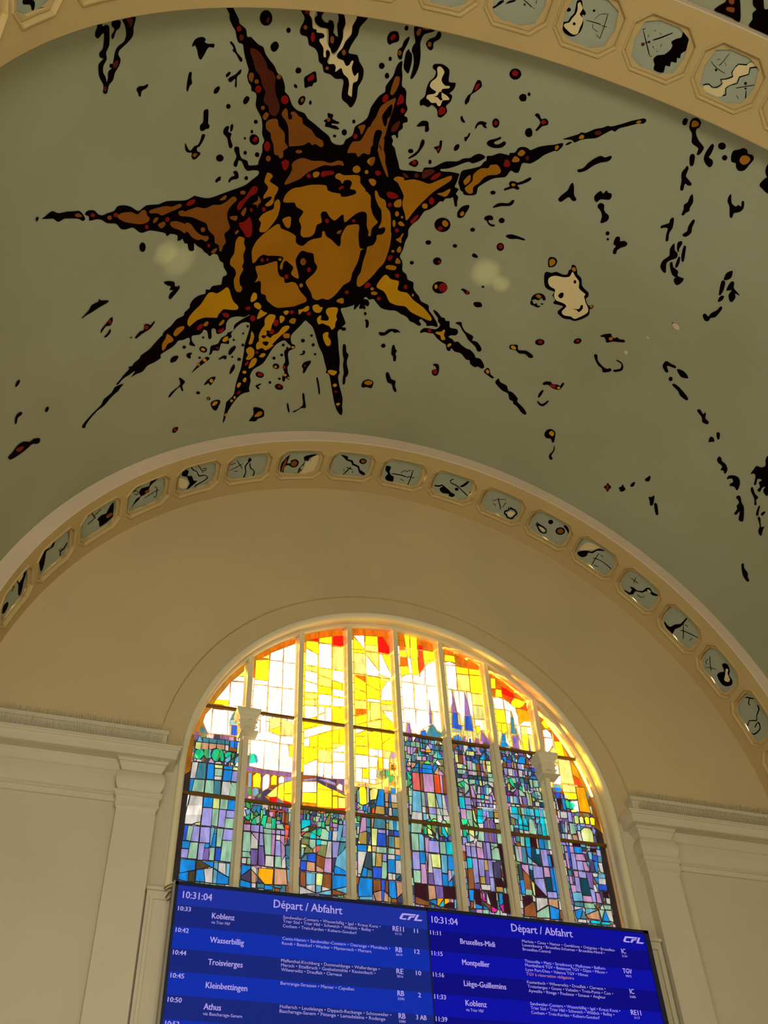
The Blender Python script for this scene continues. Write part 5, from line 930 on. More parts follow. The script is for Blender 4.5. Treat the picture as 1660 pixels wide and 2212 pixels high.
def arch(name, label, tagname, w0, w1, angles, half, wc, ht, hw, ch, face_side):
    W0, W1 = w0*12, w1*12
    bm = bmesh.new()
    loopsets = []
    def addpoly(loops):
        flat, tr = tess(loops); vs = [bm.verts.new((a, b, 0)) for a, b in flat]
        for t in tr:
            try: bm.faces.new([vs[j] for j in t])
            except ValueError: pass
    prev = 0.0
    for th in angles:
        a, b = th-half, th+half
        addpoly([[(a, W0), (b, W0), (b, W1), (a, W1)], octagon(th, wc, ht, hw, ch)])
        if a > prev+1e-6: addpoly([[(prev, W0), (a, W0), (a, W1), (prev, W1)]])
        prev = b
    if prev < 180: addpoly([[(prev, W0), (180, W0), (180, W1), (prev, W1)]])
    for k in range(0, 181):
        bmesh.ops.bisect_plane(bm, geom=bm.verts[:]+bm.edges[:]+bm.faces[:], dist=1e-5, plane_co=(k, 0, 0), plane_no=(1, 0, 0))
    vs = []; fs = []; idx = {}
    for v in bm.verts: idx[v] = len(vs); vs.append(VP(v.co.x, v.co.y/12, 0))
    for f in bm.faces: fs.append(tuple(idx[v] for v in f.verts))
    bm.free()
    mb = MB(); mb.add(vs, fs, 0)
    for w in face_side:
        # near face of the rib: a small rolled arris, then flat up to the vault
        e = 1 if w == w1 else -1
        prof = [(0, 0), (.012, e*.012), (.03, e*.014), (.035, e*.004), (RV+.01, e*.004)]
        mb.grid([[tuple(VP(t, w, r)+Vector((0, -d, 0))) for t in range(0, 181)] for r, d in prof], 1)
    root = mb.build(tagname, [M_och, M_side]); tag(root, label, 'arch', kind='structure')
    for th in angles:
        fr = MB(); oc = lambda g: octagon(th, wc, ht+g, hw+g, ch+g*.4)
        rows = []
        for g, off in ((.035, 0), (.033, -.016), (.018, -.018), (.006, -.006), (0, 0), (0, .035), (-.012, .028), (-.035, .028), (-.04, .034), (-.04, .058)):
            rows.append([tuple(VP(a, b/12, off)) for a, b in oc(g)])
        fr.grid(rows, 0, True)
        frame = fr.build('coffer_frame', [M_och], root)
        inner = octagon(th, wc, ht-.038, hw-.038, ch-.015)
        pnl = paint_mesh('coffer_panel', [(0, inner)], [M_panel], root, .056, 0)
        key = ('far' if w0 < .1 else 'near', round(th))
        hit = [k for k in cof if k[0] == key[0] and abs(k[1]-th) < 3.2]
        if hit:
            shp = [(mi, smooth_poly(p, 1)) for mi, p in cof[hit[0]]]
            clipped = []
            for mi, p in shp:
                q = []
                for a, b in p:   # keep the paint inside the octagon
                    da = (a-th)*DEG; db = b-wc; H, V = ht-.042, hw-.042; cc = ch-.012
                    s = 1.0
                    if abs(da) > H: da = math.copysign(H, da)
                    if abs(db) > V: db = math.copysign(V, db)
                    ex = abs(da)+abs(db)-(H+V-cc)
                    if ex > 0: da -= math.copysign(ex/2, da); db -= math.copysign(ex/2, db)
                    q.append((th+da/DEG, wc+db))
                clipped.append((mi, q))
            pp = paint_mesh('coffer_painting', clipped, PM, pnl, .056-.003, .0001)
    return root
arch('far', 'ochre coffered arch against the end wall, above the stained glass', 'trim_1', WF0, WF1, [9*k for k in range(1, 20)], 4.5, .0465*12, .415, .295, .125, (WF1,))
arch('near', 'ochre coffered arch crossing the vault in front of the sun', 'trim_2', WN0, WN1, [59.75-9.2*3+9.2*k for k in range(0, 16)][:16], 4.6, .7045*12, .42, .345, .17, (WN0, WN1))

# ------------------------------------------------------------------ end wall
ZC = cen(0)[1]; RL = cen(0)[2]
RB = 3.57        # recessed band round the window starts here
def u_path(r, zb, n=72, zc=9.14):
    return [(r, zb)]+[(r*math.cos(math.pi*k/n), zc+r*math.sin(math.pi*k/n)) for k in range(n+1)]+[(-r, zb)]
outer = [(6.4, 0)]+[(6.4, 9.1)]+[((RL+.06)*math.cos(math.pi*k/90), ZC+(RL+.06)*math.sin(math.pi*k/90)) for k in range(91)]+[(-6.4, 9.1), (-6.4, 0)]
hole = u_path(RB, .02)
flat, tr = tess([outer, hole])
def clipz(poly, z, above):
    out = []
    for i in range(len(poly)):
        a, b = poly[i], poly[(i+1) % len(poly)]; ia = (a[1] >= z) == above; ib = (b[1] >= z) == above
        if ia: out.append(a)
        if ia != ib: t = (z-a[1])/(b[1]-a[1]); out.append((a[0]+(b[0]-a[0])*t, z))
    return out
mb = MB()
for t in tr:
    for above in (True, False):
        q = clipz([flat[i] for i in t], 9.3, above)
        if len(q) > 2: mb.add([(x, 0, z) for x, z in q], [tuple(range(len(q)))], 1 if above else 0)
# step back of 6 cm to the band, band face, then the wall below the sill
prof = [(RB, 0), (RB-.008, .012), (RB-.012, .06), (3.24, .06)]
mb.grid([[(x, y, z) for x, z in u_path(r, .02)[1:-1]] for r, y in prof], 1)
for sx in (-1, 1): mb.grid([[(sx*r, y, .02), (sx*r, y, 9.14)] for r, y in prof], 0)
mb.box(-3.24, 3.24, .06, .5, .02, 7.42)
mb.grid([[(x, y, z) for x, z in u_path(r, .02)] for r, y in ((3.196, .44), (3.2, .47), (4.2, .47), (4.2, .02))], 0)  # unseen ring behind the frame, added to stop sun leaking past the glass
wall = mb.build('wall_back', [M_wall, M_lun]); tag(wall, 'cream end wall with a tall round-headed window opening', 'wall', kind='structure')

# door-case panels either side of the board
mb = MB()
for s in (-1, 1):
    x0, x1 = sorted((s*2.6, s*3.44))
    mb.box(x0, x1, -.03, .08, .02, 7.33); mb.box(x0-.01, x1+.01, -.06, .08, 7.33, 7.37)
    xa, xb = sorted((s*3.36, s*3.40)); mb.box(xa, xb, -.055, -.02, .02, 7.22)
    xa, xb = sorted((s*2.6, s*3.40)); mb.box(xa, xb, -.055, -.02, 7.22, 7.26)
tag(mb.build('trim_3', M_pil), 'pale panelled surround with a thin ledge behind the departure board', 'panelling', kind='structure')

# pilasters and entablature
XI = 3.57
CORN = [(9.50, -.02), (9.495, .13), (9.43, .135), (9.425, .115), (9.19, .12), (9.175, .30), (9.17, .312), (9.145, .312), (9.14, .298), (9.12, .296), (9.11, .275), (9.085, .27), (9.0, .262), (8.995, .255), (8.992, .20)]
PCAP = [(8.992, .20), (8.985, .176), (8.955, .172), (8.945, .150), (8.93, .148), (8.90, .135), (8.88, .120), (8.865, .110), (8.85, .108)]
BULGE = [(8.85, .108)]+[(8.85-.30*k/10, .112+.05*math.sin(math.pi*k/10)**.8) for k in range(1, 10)]+[(8.55, .112), (8.545, .150), (8.53, .152), (8.475, .150), (8.465, .132), (8.455, .124), (8.40, .124), (8.345, .126), (8.335, .112), (8.32, .104), (8.31, .10), (.02, .10)]
ENT = [(8.997, .24), (8.996, .085), (8.975, .083), (8.965, .070), (8.945, .068), (8.925, .052), (8.89, .030), (8.88, .022), (8.872, .034), (8.862, .034), (8.855, .016)]+[(8.855-.305*k/8, .016+.012*math.sin(math.pi*k/8)) for k in range(1, 9)]+[(8.548, .050), (8.535, .054), (8.527, .040), (8.518, .040), (8.510, .050), (8.503, .030), (8.43, .03), (8.425, -.01)]
def sweep(mb, s, prof, pathf, mi=0):
    mb.grid([[((s*x), y, z) for x, y in pathf(p)] for z, p in prof], mi)
for n, (s, side) in enumerate(((-1, 'left'), (1, 'right'))):
    root = bpy.data.objects.new('pilaster', None); C.objects.link(root); root.location = (s*3.72, -.05, 0)
    inv = Vector((s*3.72, -.05, 0))
    def lk(mb, nm, m):
        o = mb.build(nm, m, root); o.matrix_parent_inverse = Matrix.Translation(-inv); return o
    ret = lambda p: [(XI-p, .06), (XI-p, -p), (3.86+p, -p), (3.86+p, .02)]
    mb = MB(); sweep(mb, s, [q for q in BULGE if q[0] <= 8.335], ret); lk(mb, 'shaft', M_pil)
    mb = MB(); sweep(mb, s, PCAP+[q for q in BULGE[1:] if q[0] >= 8.335], ret)
    # carved line of leaves round the necking
    for k in range(9):
        x = s*(3.50+k*.052); mb.tube([(x, -.125, 8.36), (x+.018, -.130, 8.38), (x+.036, -.125, 8.365)], .004, 5)
    lk(mb, 'capital', M_pil)
    tag(root, 'cream square pilaster with bulging capital %s of the window' % side, 'pilaster', 'pilasters flanking the window')
    mb = MB(); sweep(mb, s, CORN, lambda p: [(XI-p, .06), (XI-p, -p), (6.36, -p)])
    sweep(mb, s, ENT, lambda p: [(3.80, -p), (6.36, -p)])
    tag(mb.build('trim_%d' % (4+n), M_pil), 'cream stepped cornice and frieze running %s from the window' % side, 'cornice', kind='structure')
    for z0, h, y0, lab, nn in ((9.495, .135, -.075, 'upper', 1.0), (9.175, .22, -.22, 'lower', 1.0)):
        mb = MB(); x = 3.53
        while x < 6.02:
            a = random.uniform(-.008, .008); b = random.uniform(-.01, .01); hh = h*random.uniform(.82, 1.0)
            mb.tube([(s*x, y0, z0), (s*(x+a*.4), y0+b*.5, z0+hh*.6), (s*(x+a), y0+b, z0+hh)], .0075, 4)
            x += random.uniform(.032, .042)
        mb.box(min(s*3.5, s*6.02), max(s*3.5, s*6.02), y0-.012, y0+.012, z0-.004, z0+.010)
        tag(mb.build('bird_spike_strip', M_spike), 'strip of thin beige bird spikes on the %s ledge of the %s cornice' % (lab, side), 'bird spikes', 'bird spike strips on the cornices')

# ------------------------------------------------------------------ window
win = bpy.data.objects.new('window_1', None); C.objects.link(win)
tag(win, 'great round-arched stained glass window of eight tall lights showing a sunny city skyline', 'window', kind='structure')
mb = MB()
prof = [(3.26, .062), (3.245, .045)]
for k in range(0, 25):
    a = math.pi*k/24; prof.append((3.195+.048*math.cos(a), .048-.05*math.sin(a)*.9+.03*k/24))
prof += [(3.147, .10), (3.150, .125), (3.185, .14), (3.195, .17), (3.195, .265), (3.150, .27), (3.145, .30), (3.160, .315), (3.165, .36), (3.190, .37), (3.195, .44)]
mb.grid([[(x, y, z) for x, z in u_path(r, 7.35)] for r, y in prof])
mb.box(-3.2, 3.2, .05, .44, 7.40, 7.50); mb.box(-3.2, 3.2, .26, .44, 7.50, 7.54)
fo = mb.build('frame', M_sash, win, smooth=True)
try: fo.data.set_sharp_from_angle(angle=math.radians(28))
except Exception: pass
MX = [k*.777 for k in range(-3, 4)]
for i, x in enumerate(MX):
    mb = MB(); zt = 9.14+math.sqrt(3.17**2-x*x)+.02
    # stepped section
    sec = [(-.062, .44), (-.062, .375), (-.052, .365), (-.052, .345), (-.040, .335), (-.040, .285), (-.034, .27), (.034, .27), (.040, .285), (.040, .335), (.052, .345), (.052, .365), (.062, .375), (.062, .44)]
    mb.grid([[(x+a, b, 7.5) for a, b in sec], [(x+a, b, zt) for a, b in sec]])
    mu = mb.build('mullion', M_sash, win)
    if i in (0, 6):
        mb = MB()
        cp = [(9.86, .075), (9.875, .095), (9.89, .095), (9.90, .085), (9.93, .105), (10.02, .112), (10.09, .115), (10.11, .122), (10.13, .130), (10.15, .150), (10.18, .165), (10.20, .170), (10.235, .172), (10.24, .172), (10.242, .05)]
        mb.grid([[(x-r, .42, z), (x-r, .30-r, z), (x+r, .30-r, z), (x+r, .42, z)] for z, r in cp])
        mb.box(x-.095, x+.15, .14, .36, 9.862, 9.876)
        for sx in (-1, 1):
            for zz in (9.97, 10.05): mb.tube([(x+sx*.108, .2, zz-.02), (x+sx*.135, .19, zz), (x+sx*.110, .2, zz+.02)], .010, 6)
        mb.tube([(x-.045, .185, 9.93), (x-.04, .175, 9.955), (x+.04, .175, 9.955), (x+.045, .185, 9.93)], .008, 6)
        mb.tube([(x+.03, .19, 10.10), (x+.035, .175, 10.075), (x+.05, .18, 10.09)], .012, 6)
        mb.build('capital', M_sash, mu)

GP = {'W': ((1.0, .98, .86), 1.3), 'w': ((205, 198, 188), 1.0), 'Y': ((1.0, .76, .008), 1.9), 'y': ((1.0, .86, .16), 1.2), 'L': ((205, 215, 125), 1.15),
      'A': ((1.0, .40, .002), 1.0), 'a': ((1.0, .30, .002), 1.0), 'R': ((1.0, .004, .002), .9), 'O': ((.72, .17, .004), .85), 'x': ((235, 80, 20), 1.0),
      'b': ((15, 135, 215), 1.0), 'B': ((35, 85, 205), 1.0), 'c': ((5, 195, 210), 1.0), 's': ((105, 175, 200), 1.0), 't': ((65, 130, 145), 1.0),
      'v': ((155, 150, 212), 1.0), 'V': ((115, 90, 155), 1.0), 'p': ((195, 145, 185), 1.0), 'm': ((225, 30, 145), 1.0), 'g': ((150, 192, 160), 1.0),
      'G': ((65, 160, 80), 1.0), 'e': ((20, 195, 135), 1.0), 'l': ((110, 225, 90), 1.0), 'k': ((48, 2, 22), 1.0), 'K': ((72, 62, 38), 1.0),
      'n': ((140, 80, 40), 1.0), 'N': ((200, 150, 112), 1.0), 'o': ((185, 150, 75), 1.0), 'r': ((212, 95, 88), 1.0), 'D': ((50, 72, 85), 1.0),
      'd': ((68, 62, 95), 1.0), 'q': ((130, 130, 75), 1.0), 'T': ((0, 62, 78), 1.0)}
GK = list(GP); GM = [glass('glass_'+k+('_dark' if k in 'kKDdTV' else ''), GP[k][0], GP[k][1], {'W': (1, .86, .5), 'Y': (1, .76, .1), 'y': (1, .85, .25), 'L': (1, .85, .3)}.get(k)) for k in GK]
M_amber = glass('amber_glare_backing', (.62, .20, .003), .75, (1, .82, .30))  # glowing backing: orange glare on the leads put into its colour
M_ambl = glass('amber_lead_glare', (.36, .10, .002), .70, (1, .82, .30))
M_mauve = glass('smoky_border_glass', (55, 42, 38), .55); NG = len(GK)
DATA_GLASS = """#1
y -1239,5494 -1191,5558 -1188,5496
W -1274,5447 -1241,5490 -1189,5487 -1188,5451 -1282,5441
W -1291,5429 -1188,5440 -1181,5230 -1226,5227 -1289,5208
W -1388,5252 -1299,5414 -1295,5262
Y -1402,5214 -1390,5247 -1298,5260 -1299,5208 -1349,5217
W -1417,5172 -1454,5112 -1466,5046 -1453,5015 -1426,4962 -1407,4958 -1411,5173
W -1403,5165 -1298,5170 -1289,4968 -1402,4958
W -1292,5167 -1255,5168 -1269,5132 -1277,5078 -1274,4970 -1286,4968
t -1482,5001 -1460,5005 -1432,4958 -1423,4946 -1482,4966
t -1264,5123 -1251,5164 -1230,5168 -1219,5126 -1210,5104 -1278,5090
s -1282,5082 -1209,5090 -1207,5066 -1280,5059
B -1263,5052 -1219,5056 -1217,4970 -1261,4968
s -1492,4879 -1481,4927 -1457,4880
t -1456,4913 -1413,4915 -1414,4881 -1453,4880
t -1409,4913 -1357,4915 -1359,4884 -1408,4882
t -1353,4915 -1302,4919 -1301,4887 -1353,4883
t -1295,4918 -1270,4920 -1268,4888 -1295,4886
p -1272,4952 -1240,4955 -1238,4925 -1269,4922
b -1262,4918 -1234,4921 -1233,4866 -1260,4871
B -1230,4922 -1206,4924 -1204,4870 -1230,4868
L -1500,4871 -1464,4873 -1465,4816 -1502,4819
N -1461,4873 -1413,4876 -1413,4824 -1461,4821
N -1408,4875 -1358,4877 -1360,4846 -1405,4825
N -1353,4878 -1301,4881 -1298,4842 -1324,4838 -1352,4847
w -1293,4879 -1271,4880 -1270,4837 -1291,4838
n -1262,4870 -1210,4862 -1216,4837 -1264,4838
L -1206,4916 -1186,4918 -1188,4827 -1208,4824
e -1508,4737 -1499,4800 -1476,4819 -1450,4818 -1436,4784 -1456,4747 -1471,4736 -1494,4747
l -1497,4778 -1476,4757 -1481,4742 -1497,4753
G -1438,4820 -1410,4826 -1406,4753 -1416,4751 -1436,4777
s -1406,4825 -1388,4824 -1393,4791 -1386,4763 -1404,4757
e -1385,4781 -1373,4827 -1352,4839 -1323,4842 -1306,4822 -1297,4770 -1303,4744 -1320,4752 -1329,4837 -1350,4740 -1366,4745
G -1352,4828 -1328,4815 -1322,4780 -1342,4741 -1345,4741
e -1293,4810 -1268,4827 -1248,4826 -1248,4810 -1275,4784 -1287,4779
s -1286,4764 -1272,4781 -1251,4802 -1250,4763 -1272,4742 -1285,4750
G -1243,4818 -1224,4826 -1225,4792 -1240,4775
s -1216,4782 -1193,4811 -1191,4761 -1217,4739
p -1507,4729 -1493,4743 -1485,4734 -1487,4721 -1504,4722
w -1482,4720 -1480,4735 -1455,4735 -1445,4722
p -1400,4729 -1386,4756 -1362,4731 -1364,4724 -1398,4722
w -1355,4722 -1349,4733 -1319,4738 -1308,4725
p -1290,4735 -1281,4744 -1274,4734 -1283,4722
L -1246,4728 -1241,4750 -1227,4738 -1230,4727
W -1214,4725 -1203,4752 -1190,4747 -1192,4722
w -1510,4709 -1472,4712 -1482,4588 -1513,4585
t -1465,4710 -1416,4713 -1413,4592 -1479,4587
b -1402,4711 -1362,4714 -1355,4597 -1401,4595
L -1354,4710 -1302,4712 -1302,4691 -1352,4689
g -1351,4680 -1302,4684 -1301,4631 -1349,4627
w -1350,4621 -1302,4625 -1302,4600 -1349,4597
b -1290,4709 -1232,4712 -1232,4691 -1288,4688
b -1289,4679 -1232,4683 -1235,4601 -1289,4598
L -1226,4709 -1194,4710 -1194,4691 -1226,4690
v -1227,4679 -1195,4682 -1193,4602 -1231,4602
b -1512,4576 -1488,4580 -1496,4487 -1511,4489
g -1484,4577 -1415,4582 -1415,4490 -1492,4489
g -1405,4583 -1353,4587 -1348,4487 -1406,4489
t -1347,4586 -1305,4589 -1302,4487 -1345,4488
w -1291,4588 -1238,4592 -1241,4490 -1293,4488
g -1231,4589 -1194,4591 -1196,4526 -1232,4582
g -1240,4581 -1232,4577 -1197,4526 -1197,4488 -1238,4487
W -1516,4464 -1506,4462 -1517,4361
w -1499,4456 -1417,4457 -1413,4322 -1514,4309 -1500,4429
b -1407,4452 -1348,4454 -1347,4385 -1406,4382
L -1343,4453 -1303,4453 -1301,4382 -1342,4381
g -1294,4461 -1244,4463 -1246,4384 -1295,4382
b -1239,4459 -1194,4456 -1197,4384 -1241,4385
w -1510,4377 -1416,4390 -1417,4271 -1443,4264 -1471,4248 -1516,4245 -1516,4314
L -1453,4248 -1444,4256 -1418,4266 -1418,4246
v -1407,4373 -1347,4378 -1344,4248 -1409,4248
g -1343,4375 -1302,4377 -1303,4252 -1340,4256
v -1296,4375 -1252,4377 -1256,4250 -1297,4251
v -1246,4375 -1195,4377 -1197,4326 -1249,4324
g -1250,4317 -1197,4321 -1198,4251 -1253,4248
B -1515,4231 -1494,4232 -1499,4128 -1517,4128
g -1490,4232 -1459,4233 -1468,4129 -1496,4132
v -1455,4234 -1417,4235 -1417,4129 -1465,4128
v -1409,4233 -1349,4238 -1344,4130 -1407,4127
s -1343,4237 -1319,4237 -1333,4111 -1338,4111
t -1315,4234 -1304,4235 -1306,4200 -1319,4201
b -1319,4195 -1306,4197 -1304,4106 -1329,4104
g -1299,4236 -1260,4238 -1268,4112 -1297,4110
v -1254,4239 -1197,4239 -1197,4164 -1259,4163
b -1518,4120 -1472,4122 -1473,4076 -1516,4074
g -1467,4118 -1418,4121 -1419,4011 -1473,4008
v -1409,4119 -1373,4122 -1381,4007 -1410,4006
b -1370,4121 -1345,4121 -1345,4098 -1370,4093
v -1519,4065 -1475,4068 -1478,4009 -1517,4009
V -1371,4087 -1344,4090 -1341,4010 -1379,4010
v -1341,4092 -1334,4093 -1337,4055
g -1333,4096 -1307,4099 -1307,4013 -1337,4012
B -1299,4097 -1267,4099 -1266,4016 -1297,4015
g -1258,4155 -1196,4160 -1198,4015 -1263,4015
b -1516,3995 -1467,3997 -1424,3996 -1422,3937 -1514,3904 -1516,3967
b -1518,3898 -1461,3916 -1460,3855 -1517,3862
K -1455,3918 -1420,3928 -1415,3856 -1457,3857
K -1416,3997 -1392,3998 -1326,3969 -1412,3938
b -1378,3998 -1307,4000 -1307,3965 -1324,3971
b -1409,3934 -1367,3943 -1353,3864 -1408,3863
w -1362,3945 -1308,3959 -1304,3861 -1347,3862
s -1300,3998 -1277,3999 -1277,3952 -1300,3962
s -1300,3952 -1278,3940 -1279,3862 -1299,3861
w -1271,3998 -1228,4000 -1223,3922 -1271,3947
s -1222,4000 -1201,4000 -1201,3913 -1219,3920
b -1273,3937 -1202,3903 -1202,3865 -1276,3861
#2
O -1109,5685 -1105,5702 -1017,5784 -1011,5742 -1074,5697
y -1066,5699 -1013,5739 -1013,5696
W -1004,5754 -907,5819 -908,5695 -1006,5689
W -901,5824 -797,5895 -796,5697 -899,5688
O -1008,5791 -909,5877 -908,5844 -1003,5765
O -901,5885 -807,5932 -798,5906 -899,5835
Y -1114,5662 -1013,5687 -1013,5492 -1114,5489
W -1115,5479 -1014,5485 -1015,5451 -1115,5440
W -1008,5683 -907,5687 -904,5451 -1006,5442
W -900,5679 -796,5689 -796,5455 -897,5447
W -1117,5432 -1015,5439 -1015,5210 -1120,5231
W -1005,5435 -906,5440 -904,5203 -1003,5197
W -899,5438 -800,5444 -798,5203 -897,5198
W -1118,5217 -1038,5211 -1044,5171 -1074,5170
W -1052,5164 -1016,5176 -1010,4966 -1119,4958 -1120,5005 -1049,5021
Y -985,5051 -904,5098 -903,5026
L -990,5156 -905,5175 -904,5107 -985,5055 -982,5123
L -898,5166 -822,5150 -799,5086 -802,5043 -897,5027
W -1009,5042 -905,5016 -907,4959 -1012,4966
W -897,5018 -802,5028 -804,4962 -901,4958
W -1119,4949 -1015,4956 -1015,4728 -1115,4739 -1108,4822
W -1012,4957 -907,4950 -907,4730 -1011,4728
W -900,4948 -841,4951 -832,4855 -802,4855 -802,4733 -901,4731
Y -833,4948 -802,4958 -802,4860 -829,4858
e -1116,4834 -1085,4843 -1069,4773 -1116,4757
t -1089,4843 -1064,4828 -1054,4785 -1068,4760 -1081,4808
Y -1081,4665 -1061,4687 -1037,4684 -1027,4655 -1032,4584 -1078,4578
W -1012,4666 -993,4691 -971,4690 -966,4646 -969,4593 -1012,4587
Y -953,4675 -934,4691 -917,4680 -915,4619 -950,4614
W -901,4669 -881,4690 -863,4679 -864,4644 -899,4630
v -857,4689 -805,4692 -805,4670 -856,4649
s -1116,4682 -1096,4685 -1094,4576 -1113,4573
Y -1082,4651 -1061,4690 -1033,4685 -1029,4642 -1031,4576 -1060,4593 -1074,4578
W -1014,4661 -993,4688 -969,4686 -966,4651 -974,4584 -1011,4557
Y -954,4670 -938,4692 -917,4686 -917,4667 -927,4639 -952,4609
W -899,4678 -882,4691 -865,4683 -865,4661 -898,4647
L -899,4621 -864,4639 -862,4552 -903,4525
Y -857,4642 -802,4666 -802,4569 -857,4560
y -978,4527 -910,4606 -909,4528 -958,4517
Y -902,4607 -867,4626 -861,4561 -863,4500 -903,4521
Y -857,4553 -802,4562 -802,4496 -855,4506
a -993,4517 -962,4517 -961,4495
R -960,4513 -911,4520 -906,4490 -945,4481 -959,4491
R -859,4505 -820,4494 -805,4487 -827,4481 -857,4484
G -1118,4557 -1107,4568 -1090,4557 -1088,4521 -1104,4511 -1115,4524
s -1083,4558 -1064,4574 -1043,4568 -1040,4535 -1060,4510 -1077,4513
w -1110,4496 -1100,4504 -1086,4501 -1092,4487 -1106,4485
G -1040,4516 -1021,4534 -1023,4515 -1036,4506
G -1120,4454 -1111,4457 -1093,4443 -1091,4407 -1120,4425
G -1089,4458 -1061,4460 -1086,4430
s -1120,4396 -1091,4404 -1092,4371 -1108,4362
t -1081,4401 -1068,4434 -1038,4436 -1054,4394 -1060,4383
b -1045,4406 -1036,4438 -1023,4438 -1022,4377 -1032,4386
G -1061,4372 -1046,4395 -1032,4379 -1039,4364
e -1122,4346 -1108,4355 -1089,4368 -1090,4329 -1103,4327
l -1080,4387 -1062,4354 -1074,4331 -1081,4340
s -1002,4412 -989,4425 -984,4382 -1000,4380
l -1015,4407 -1005,4412 -1002,4376 -1011,4332
e -1075,4302 -1070,4328 -1053,4348 -1041,4301
g -1052,4348 -1023,4368 -1022,4316 -1039,4307
e -1010,4311 -996,4370 -972,4376 -982,4284 -991,4285 -995,4302
q -966,4366 -940,4370 -941,4323 -971,4323
g -974,4319 -939,4320 -938,4283 -979,4283
e -937,4359 -919,4358 -910,4367 -910,4285 -934,4282
q -903,4375 -887,4377 -876,4353 -902,4350
g -901,4318 -861,4323 -849,4289 -900,4290
N -948,4448 -933,4458 -931,4436 -947,4434
N -923,4455 -915,4457 -914,4435 -922,4434
N -886,4457 -874,4458 -874,4437 -885,4435
x -959,4418 -912,4422 -911,4413 -958,4411
x -928,4407 -918,4409 -920,4367 -925,4366
p -958,4403 -931,4407 -931,4371 -953,4375
x -898,4422 -855,4425 -854,4414 -898,4413
N -901,4407 -894,4408 -897,4383
N -864,4409 -854,4410 -855,4338 -865,4337
x -851,4418 -848,4418 -845,4332 -848,4335
n -842,4404 -825,4407 -825,4335 -842,4336
x -845,4322 -818,4325 -817,4297 -844,4293
r -844,4290 -819,4291 -821,4247 -842,4244
x -842,4241 -820,4240 -828,4221 -841,4220
r -841,4216 -828,4218 -840,4189
D -809,4234 -804,4183 -833,4179
t -835,4170 -807,4174 -809,4093 -831,4111
b -831,4107 -811,4086 -832,4087
t -829,4080 -807,4080 -809,4032 -824,4024
n -1122,4317 -1096,4322 -1087,4304 -1121,4298
p -1124,4291 -1083,4292 -1082,4250 -1123,4247
v -1075,4292 -1022,4295 -1023,4247 -1074,4248
v -1014,4294 -998,4295 -992,4248 -1014,4249
g -989,4276 -936,4276 -936,4245 -984,4245
p -933,4275 -911,4276 -912,4248 -933,4248
v -903,4275 -876,4277 -877,4249 -903,4249
v -870,4278 -847,4279 -847,4249 -870,4249
g -1124,4236 -1078,4237 -1071,4119 -1075,4100 -1123,4101
w -1071,4229 -1027,4185 -1025,4128 -1069,4125
p -1068,4237 -1023,4239 -1025,4187
v -1013,4237 -993,4237 -986,4155 -1012,4154
g -987,4238 -934,4241 -935,4095 -970,4094
p -931,4240 -911,4239 -912,4096 -932,4095
w -901,4240 -875,4240 -875,4207 -902,4207
v -903,4198 -874,4200 -865,4095 -904,4094
p -870,4237 -847,4238 -845,4174 -870,4202
p -867,4192 -843,4164 -839,4110 -859,4060
g -1123,4094 -1078,4095 -1067,4062 -1122,4059
w -1123,4049 -1095,4052 -1096,4016 -1123,4016
g -1088,4053 -1068,4056 -1066,4014 -1088,4013
V -1070,4116 -1023,4118 -1024,4014 -1061,4013 -1066,4076
V -1015,4145 -986,4147 -971,4013 -1013,4017
w -967,4084 -915,4086 -914,4013 -967,4014
g -902,4087 -865,4090 -860,4013 -902,4015
w -857,4060 -837,4096 -831,4015 -857,4013
s -822,4021 -806,4028 -806,4016
b -1123,3999 -1065,4001 -1064,3986 -1121,3932
d -1063,3976 -1057,3894 -1119,3908 -1121,3921
b -1123,3899 -1057,3886 -1057,3855 -1122,3859
w -1057,4000 -1036,3999 -1024,3987 -1024,3951 -1056,3981
N -1055,3974 -1025,3941 -1026,3892 -1051,3893
w -1050,3887 -1025,3886 -1025,3859 -1049,3859
d -1012,3930 -974,3895 -1012,3896
A -1007,3993 -913,3995 -917,3895 -964,3891 -1011,3940
t -1013,3887 -970,3889 -969,3863 -1011,3862
b -964,3883 -913,3879 -914,3859 -964,3856
N -902,4000 -829,4003 -818,3902 -902,3895
t -904,3888 -856,3885 -859,3875 -900,3877
s -821,4002 -805,4004 -806,3904 -814,3929
#3
O -720,6018 -622,6053 -621,5987 -717,5939
O -617,6057 -515,6080 -515,6026 -616,5982
O -506,6082 -402,6107 -403,6055 -506,6028
R -699,5948 -627,5980 -627,5946
R -507,6022 -405,6051 -406,5938 -506,5937
Y -616,5979 -515,6018 -517,5943 -616,5941
Y -721,5930 -627,5938 -628,5820 -723,5867
W -723,5856 -630,5812 -629,5703 -725,5695
W -618,5929 -517,5935 -517,5697 -618,5694
L -506,5920 -407,5929 -411,5701 -508,5699
y -726,5681 -630,5689 -630,5644 -725,5652
W -725,5641 -632,5633 -629,5533 -726,5551
W -726,5539 -629,5522 -628,5453 -726,5442
y -619,5683 -517,5687 -517,5601 -618,5624
W -506,5686 -410,5685 -412,5573 -508,5592
y -618,5614 -517,5590 -517,5522 -620,5524
Y -620,5513 -517,5511 -519,5454 -619,5446
Y -507,5582 -455,5572 -457,5512 -507,5524
W -507,5508 -413,5504 -413,5447 -507,5446
y -726,5432 -630,5439 -631,5392 -727,5384
W -617,5438 -517,5444 -518,5352 -619,5344
L -726,5370 -631,5377 -631,5332 -727,5323
W -727,5315 -630,5322 -626,5237 -726,5194
W -616,5329 -572,5327 -571,5287 -620,5253
W -619,5243 -571,5274 -572,5197 -621,5199
W -564,5328 -518,5331 -518,5196 -566,5195
W -507,5425 -413,5431 -414,5360 -509,5348
Y -509,5333 -412,5339 -413,5254 -507,5213
